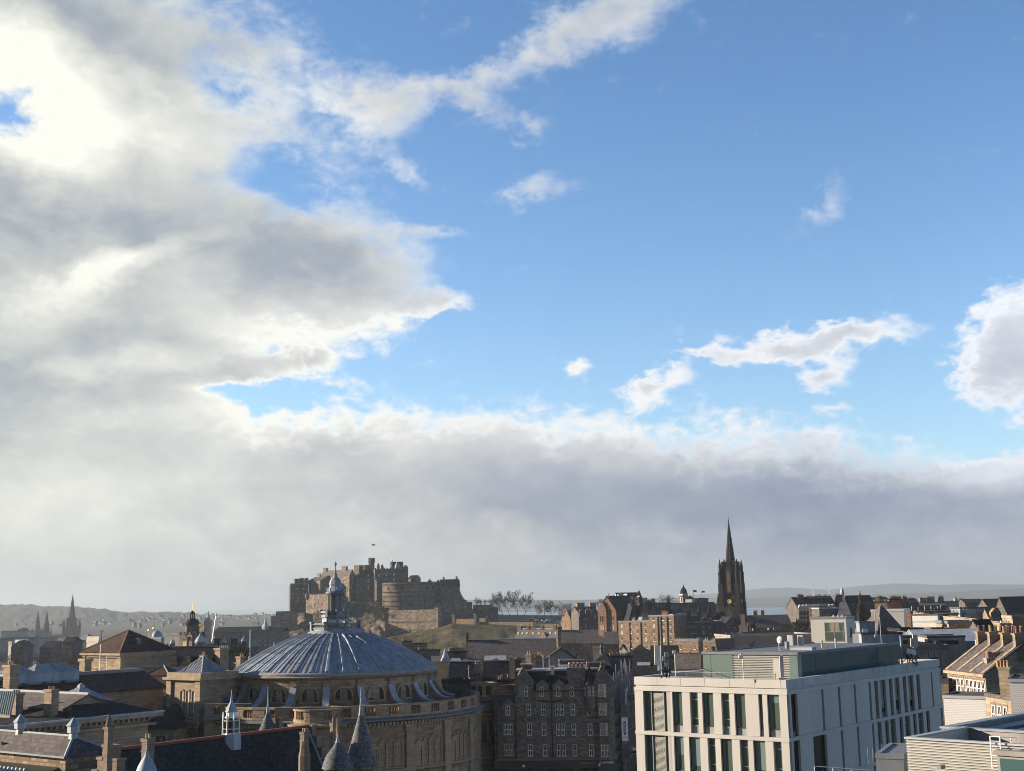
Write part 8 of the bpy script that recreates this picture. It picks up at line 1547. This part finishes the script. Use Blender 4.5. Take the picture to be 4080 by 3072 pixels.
 # rows of roofs to the right
 R_ = [('tall dark roof with small chimneys right of the gothic monument', 3480, 2398, 620, 0, 3385, 'old_town_dark', 'x', 3, 'slate', [(3396, 3410, 2383), (3418, 3430, 2386), (3452, 3462, 2386), (3462, 3476, 2382)], 'red_brick'),
          ('dark roof with a broad low chimney on the right hand skyline', 3545, 2393, 640, 0, 3486, 'old_town_dark', 'x', 1.5, 'slate', [(3496, 3524, 2382), (3503, 3520, 2380)], 'old_town_dark'),
          ('orange brick gable stack with a crowded row of pots on the right hand skyline', 3592, 2390, 600, 12, 3543, 'red_brick', 'flat', .3, 'slate', [(3545, 3590, 2379)], 'red_brick'),
          ('sunlit stone block with two tall stacks below the orange brick gable', 3535, 2402, 540, 24, 3484, 'old_town_stone', 'flat', .4, 'slate', [(3488, 3505, 2398), (3508, 3530, 2396)], 'old_town_stone'),
          ('dark roof between the orange brick gable and the three separate stacks', 3660, 2402, 640, 0, 3590, 'old_town_dark', 'x', 2, 'slate', [(3594, 3612, 2377), (3616, 3640, 2384)], 'red_brick'),
          ('long low roof carrying three separate dark stacks on the right hand skyline', 3770, 2412, 660, 0, 3655, 'old_town_dark', 'x', 1.5, 'slate_worn', [(3664, 3680, 2383), (3684, 3689, 2382), (3694, 3722, 2380), (3738, 3758, 2377)], 'old_town_stone'),
          ('pale roofscape with low parapets behind the sheeted scaffold', 3850, 2400, 700, 6, 3760, 'concrete_tan', 'flat', .6, 'lead_dull', [(3782, 3796, 2396)], 'harling'),
          ('dark roof with a tall broad stack behind the teal glass building', 3922, 2402, 690, 0, 3845, 'old_town_dark', 'x', 2, 'slate', [(3876, 3900, 2393), (3904, 3918, 2394)], 'old_town_stone'),
          ('dark roofs with a sunlit chimney edge near the right edge', 4010, 2424, 560, -6, 3942, 'old_town_dark', 'x', 4, 'slate', [(3946, 3962, 2400), (4010, 4020, 2410)], 'old_town_stone'),
          ('large dark mansard roof at the right edge of the skyline', 4140, 2440, 540, -4, 4012, 'old_town_dark', 'x', 6.5, 'slate', [(4030, 4048, 2394), (4062, 4076, 2392)], 'red_brick')]
 for lab, px, py, Y, yaw, pl, wm, rf, rh, rm, ch, cm in R_:
  q = box('skyline_roof', lab, 'house', px, py, Y, yaw, pl, None, wm, roof=rf, rh=rh, rm=rm, b=12, zb=0)
  rr = random.Random(px); ch = ch+[(u, u+rr.choice((8, 12, 16)), py-rr.uniform(6, 15)) for u in [rr.uniform(pl+4, px-18) for _ in range(3)]]
  for p0, p1, t in ch: q.chim(p0, p1, t, pots=max(2, int((p1-p0)/4)), sub=False, mat=cm, d=1.8)
 # sheeted scaffold, teal glass building, mansard and stone blocks
 q = box('sheeted_scaffold', 'building wrapped in white scaffold sheeting, sunlit at the left and blue grey at the right', 'scaffolding', 3735, 2452, 400, 37, 3630, 3818, 'sheeting', rm='roof_felt', rh=.2); part('brick_strip', MB().box(-q.a-1.4, -q.a-.05, -.2, 2, 0, q.h+1.4), 'red_sandstone', q.root)
 for kk in range(1, 5): part('ledger', MB().bar((-q.a, -.15, q.h-kk*1.9), (0, -.15, q.h-kk*1.9), .07).bar((.15, 0, q.h-kk*1.9), (.15, q.b, q.h-kk*1.9), .07), 'grey_metal', q.root)
 rnd = random.Random(15); p = q.world(-q.a, 1, q.h); t = thing('scaffold_tubes', 'tangle of scaffold tubes and boards along the top of the sheeted building', 'scaffolding', p, 4); L = (3830-3620)*405/FPX
 for i in range(18): x = i*L/17; part('standard', MB().bar((x, 0, -1), (x, 0, 1.2+rnd.random()*1.8), .08), 'grey_metal', t)
 for z in (.3, 1.0, 1.7): part('ledger', MB().bar((0, -.1, z), (L, -.1, z+.1), .07), 'iron', t); part('deck', MB().box(rnd.random()*4, L-rnd.random()*5, -.8, 1.2, z-.35, z-.22), 'concrete_tan', t)
 q = box('teal_glass_building', 'teal glass and white panelled building right of the sheeted scaffold', 'office block', 3936, 2424, 430, 0, 3826, None, 'sheeting_blue', rm='roof_felt', rh=.3, b=10)
 for p0, p1, a0, a1 in ((3833, 3843, 2434, 2472), (3880, 3902, 2438, 2470), (3908, 3922, 2440, 2455), (3868, 3876, 2445, 2472)): x0, x1 = q.x_for(p0), q.x_for(p1); part('glass_bay', MB().box(x0, x1, -.08, .02, q.z_for(x0, 0, a1), q.z_for(x0, 0, a0)), 'glass_teal', q.root)
 for z in (q.h-1.9, q.h-3.6): part('panel_joint', MB().box(-q.a, 0, -.03, .02, z, z+.12), 'roof_felt', q.root)
 box('dark_mansard', 'big blackish mansard roof with a paler top left of the sheeted scaffold', 'house', 3600, 2508, 330, -4, 3498, None, 'old_town_dark', roof='hipx', rh=6.5, rm='slate_worn', b=12); box('yellow_sheeted_roof', 'bright yellowish sheeted roof section behind the mansard roof', 'roof', 3600, 2436, 420, 24, 3470, 3625, 'sheeting', rm='sheeting', rh=.5); box('dark_gothic_front', 'dark red gothic house front with two pinnacles below the sheeted scaffold', 'house', 3680, 2512, 320, -6, 3588, None, 'red_sandstone', rm='slate', rh=.5, b=8)
 q = box('dormer_gable_house', 'dark house with a pale stone dormer gable right of the teal glass building', 'house', 3995, 2462, 420, 6, 3942, None, 'old_town_stone', roof='x', rh=3, rm='slate', b=10); x = q.x_for(3966); part('dormer', MB().exty([(x-1.4, q.h-1), (x+1.4, q.h-1), (x+1.4, q.h+1.5), (x, q.h+3.2), (x-1.4, q.h+1.5)], -.3, 3), 'old_town_stone', q.root)
 for px in (3960, 3972): q.wp('f', px, 2443, 2455, 5, 'dark').location.y = -.35
 box('stone_parapet_block', 'long sandstone block with a projecting white cornice line below the teal glass building', 'building', 3930, 2482, 330, 0, 3780, None, 'georgian_stone', rm='lead_dull', rh=.5, b=10, oh=.4); box('tan_flat_block', 'plain tan concrete block with a sloping corner left of the blue grey roof', 'building', 3790, 2508, 300, 4, 3712, None, 'concrete_tan', rm='roof_felt', rh=.2, b=6)
 q = box('beige_ashlar_block', 'big plain beige ashlar block at the right edge above the glazed roof', 'building', 4160, 2462, 300, 10, 4034, None, 'georgian_stone', rm='trim_stone', rh=.4, b=12, oh=.2)
 c = box('chimney_stack', 'broad stone chimney with four white pots left of the beige ashlar block', 'chimney', 4028, 2488, 290, 12, 3986, 4036, 'georgian_stone', rm='trim_stone', rh=.1)
 for i in range(4): link('chimney_pot', pot_mesh('white_paint', .17, .55), c.root, (-.3-i*.55, .6, c.h+.3))
 box('dark_sloped_roof', 'dark steep slate roof left of the chimney with four white pots', 'house', 3990, 2545, 285, -10, 3925, None, 'old_town_dark', roof='x', rh=4, rm='slate', b=9)
 # roofs between the dome and the corner tenement
 q = box('brown_roof_hall', 'long hall with a sunlit brown slate roof and white ridge behind the corner tenement', 'hall', 2212, 2622, 340, 3, 1856, None, 'sandstone', roof='x', rh=4.6, rm='slate_worn', b=17, ridge='white_paint'); part('end_gable', MB().box(-q.a-.5, -q.a, 0, 8.5, 0, q.h+.8).box(-q.a-.5, -q.a, 7.5, 9.5, q.h, q.h+6.6), 'old_town_dark', q.root)
 q2 = B('pediment_house', 'dark pedimented gable at the right end of the brown roofed hall', 'house', 2292, 2624, 320, 2, 2178, None, 0, 'concrete', b=12); q2.walls('y', 2.4); q2.roof('y', 2.4, 'black_stone', .5); q2.wp('f', 2232, 2634, 2644, 7, 'dark')
 q = box('pot_row_house', 'dark gable wall topped by twelve orange pots right of the lead cone', 'house', 1856, 2600, 300, 4, 1784, None, 'old_town_dark', rm='slate', rh=.1, b=4)
 for i in range(12): link('chimney_pot', pot_mesh('pot', .19, 1.0), q.root, (-q.a+.3+i*(q.a-.5)/11.4, .7, q.h+.2))
 for px, py, w, Y, n, lab in ((1622, 2558, 40, 420, 4, 'grey chimney wall with pots closest to the right flank of the dome'), (1672, 2566, 58, 410, 4, 'grey chimney wall with pots, second from the right flank of the dome'), (1708, 2592, 88, 380, 6, 'wide bluish chimney wall with pots, lowest by the dome rim')):
  q = box('chimney_wall', lab, 'chimney', px+w/2, py, Y, 3, px-w/2, None, 'far_stone', rm='slate', rh=.1, b=1.5)
  for i in range(n): link('chimney_pot', pot_mesh('pot', .18, .85), q.root, (-q.a*.95+i*q.a*.9/n, .6, q.h+.2))
 k = 255/FPX; p = P(1757, 2640, 255); t = thing('lead_cone_turret', 'stone turret block with a small pale lead cone just right of the dome rim', 'turret', (p.x, p.y, 0), 12); z = lambda py: 33-(py-HZ(1757))*k
 part('wall', MB().box(-1.7, 1.55, -1, 1.2, 0, z(2626)), 'sandstone', t); part('cone', MB().lathe([(1.0, z(2627)), (.03, z(2577))], 12, .9, 0), 'lead', t, 35); part('parapet', MB().box(-1.7, .1, -1, -.8, z(2626), z(2606)).box(-1.75, .3, -1.05, -.75, z(2609), z(2606)), 'harling', t)
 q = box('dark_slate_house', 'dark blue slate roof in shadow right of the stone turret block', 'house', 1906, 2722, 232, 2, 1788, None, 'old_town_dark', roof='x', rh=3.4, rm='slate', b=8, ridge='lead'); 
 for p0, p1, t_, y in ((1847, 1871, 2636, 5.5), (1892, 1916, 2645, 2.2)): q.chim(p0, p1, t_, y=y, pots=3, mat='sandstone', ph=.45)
 part('aerial', MB().bar((q.x_for(1866), 1, q.h+.5), (q.x_for(1866), 1, q.h+3.0), .03).bar((q.x_for(1866)-.5, 1, q.h+2.4), (q.x_for(1866)+.3, 1, q.h+2.5), .03), 'white_lead', q.root)
 l = P(1815, 2643, 245); t = thing('roof_lantern', 'bright glazed roof lantern right of the lead cone', 'roof light', l, 8); part('glazing', MB().add([(-1.1, -.7, 0), (1.1, -.7, 0), (1.3, .9, 0), (-.9, .9, 0), (-.8, 0, .95), (.8, 0, .95)], [(0, 1, 5, 4), (1, 2, 5), (2, 3, 4, 5), (3, 0, 4)]), 'glass_pale', t); part('kerb', MB().box(-1.25, 1.4, -.85, 1.0, -1.5, 0), 'white_lead', t)
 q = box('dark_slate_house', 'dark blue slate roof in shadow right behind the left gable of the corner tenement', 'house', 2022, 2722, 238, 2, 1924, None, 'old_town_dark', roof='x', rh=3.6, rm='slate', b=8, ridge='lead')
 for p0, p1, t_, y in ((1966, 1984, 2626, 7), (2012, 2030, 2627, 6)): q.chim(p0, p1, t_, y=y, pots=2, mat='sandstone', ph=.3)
 q.chim(2052, 2078, 2626, 2700, y=7, pots=4, mat='old_town_dark', ph=.4)
 q = box('low_pot_house', 'low dark parapet house with mixed broken chimney pots left of the tenement gable', 'house', 2052, 2716, 224, 2, 1982, None, 'old_town_dark', rm='slate', rh=.2, b=4); rnd = random.Random(31)
 for i in range(9): link('chimney_pot', pot_mesh(rnd.choice(('dressed_stone', 'pot', 'harling')), .15, rnd.choice((.5, .8, 1.0))), q.root, (-q.a+.2+i*q.a/9.3, .5+.4*(i % 2), q.h+.2))
 q = box('low_parapet_house', 'low stone parapet roof with three orange pots and white cowls behind the stair tower', 'house', 1880, 2722, 226, 2, 1762, None, 'old_town_dark', rm='slate', rh=.5, b=5)
 for i in range(3): link('chimney_pot', pot_mesh('pot', .15, .75), q.root, (q.x_for(1776)+i*.38, .6, q.h+.2))
 for i in range(4): link('chimney_pot', pot_mesh('white_lead', .14, .4), q.root, (q.x_for(1808)+i*.9, .6, q.h+.2+.12*i))
 for p0, p1, t_, lab in ((2094, 2116, 2600, 'sunlit chimney left of the two in front of the brown roofed hall'), (2136, 2158, 2602, 'sunlit chimney right of the two in front of the brown roofed hall')):
  c = box('chimney_stack', lab, 'chimney', p1, t_+12, 290, 20, p0, p1+8, 'sandstone', rm='trim_stone', rh=.1)
  for i in range(2): link('chimney_pot', pot_mesh('pot', .18, .7), c.root, (-.35-i*.5, .4, c.h+.3))
 for px, t0, t1 in ((2166, 2618, 2680), (2190, 2618, 2680)):
  p = P(px, t1, 240); t = thing('steel_flue', ('left' if px < 2180 else 'right')+' of two thin steel flues behind the corner tenement roof', 'flue', p); part('pipe', MB().bar((0, 0, -1), (0, 0, (t1-t0)*240/FPX), .09, 8), 'white_lead', t); part('cowl', MB().lathe([(.14, (t1-t0)*240/FPX-.1), (.14, (t1-t0)*240/FPX+.1), (.03, (t1-t0)*240/FPX+.2)], 8), 'white_lead', t)
 box('white_roof_shed', 'low white roofed shed among chimneys behind the corner tenement', 'shed', 2010, 2640, 280, 4, 1930, None, 'harling', roof='x', rh=1.2, rm='white_lead', b=5)
def people(q):
 rnd = random.Random(77)
 def body(shirt, lean):
  J = [(0, 0, .95), (0, 0, 1.2), (0, 0, 1.45), (0, -.02, 1.62), (.1, 0, .9), (.11, lean, .5), (.11, lean*.4, .06), (-.1, 0, .9), (-.11, -lean, .5), (-.11, -lean*.6, .06), (.2, 0, 1.42), (.25, .03, 1.15), (.22, -.10, .92), (-.2, 0, 1.42), (-.25, .03, 1.15), (-.22, -.10, .92), (0, -.02, 1.74)]
  E = [(0, 1), (1, 2), (2, 3), (0, 4), (4, 5), (5, 6), (0, 7), (7, 8), (8, 9), (2, 10), (10, 11), (11, 12), (2, 13), (13, 14), (14, 15), (3, 16)]; Rd = [.15, .15, .15, .06, .1, .07, .05, .1, .07, .05, .07, .05, .035, .07, .05, .035, .10]
  me = bpy.data.meshes.new('body'); me.from_pydata(J, E, []); o = bpy.data.objects.new('tmp', me); COL.objects.link(o); md = o.modifiers.new('s', 'SKIN'); me.skin_vertices[0].data[0].use_root = True
  for i, r in enumerate(Rd): me.skin_vertices[0].data[i].radius = (r, r)
  dg = C.evaluated_depsgraph_get(); m2 = bpy.data.meshes.new_from_object(o.evaluated_get(dg)); bpy.data.objects.remove(o); m2.materials.clear()
  for k in (shirt, 'cloth_dark', 'skin'): m2.materials.append(M[k])
  for p in m2.polygons: p.material_index = 2 if p.center.z > 1.58 else 0 if p.center.z > .92 else 1
  return m2
 kinds = {'paint_red': (body('paint_red', .06), 'red'), 'cloth_dark': (body('cloth_dark', .1), 'dark'), 'white_plain': (body('white_plain', .05), 'white'), 'paint_blue': (body('paint_blue', .08), 'blue')}
 for i, (px, c, lab) in enumerate(((3000, 'white_plain', 'person in a white top at the left end of the terrace wall'), (3052, 'cloth_dark', 'person in dark clothes standing left of the group on the terrace'), (3062, 'white_plain', 'person in a white top in the middle of the terrace group'), (3071, 'cloth_dark', 'person in dark clothes right of the white top on the terrace'), (3084, 'paint_red', 'person in a red top standing on the terrace'), (3095, 'paint_red', 'second person in red at the right of the terrace group'), (3110, 'paint_blue', 'person in a blue top at the right end of the terrace'))):
  u = q.x_for(px, 1.5); o = link('person', kinds[c][0], None, q.world(u, 1.5, q.h+.05), (0, 0, R(rnd.uniform(-60, 60)))); tag(o, lab, 'person', 'people on the terrace')
old_town()

# ------------------------------------------------------------------ the hazy air
def haze():
 m = bpy.data.materials.new('haze'); m.use_nodes = True; t = m.node_tree; t.nodes.clear(); o = t.nodes.new('ShaderNodeOutputMaterial'); v = t.nodes.new('ShaderNodeVolumePrincipled')
 v.inputs['Color'].default_value = (.50, .60, .72, 1); v.inputs['Density'].default_value = 1.0e-4; v.inputs['Anisotropy'].default_value = .25; t.links.new(v.outputs[0], o.inputs['Volume']); M['haze'] = m
 b = MB().box(-7000, 11500, -400, 15000, -60, 190).mesh('haze', 'haze'); h = link('haze', b); h['kind'] = 'stuff'; h['label'] = 'pale winter haze thinning the far hills and shore'
haze()
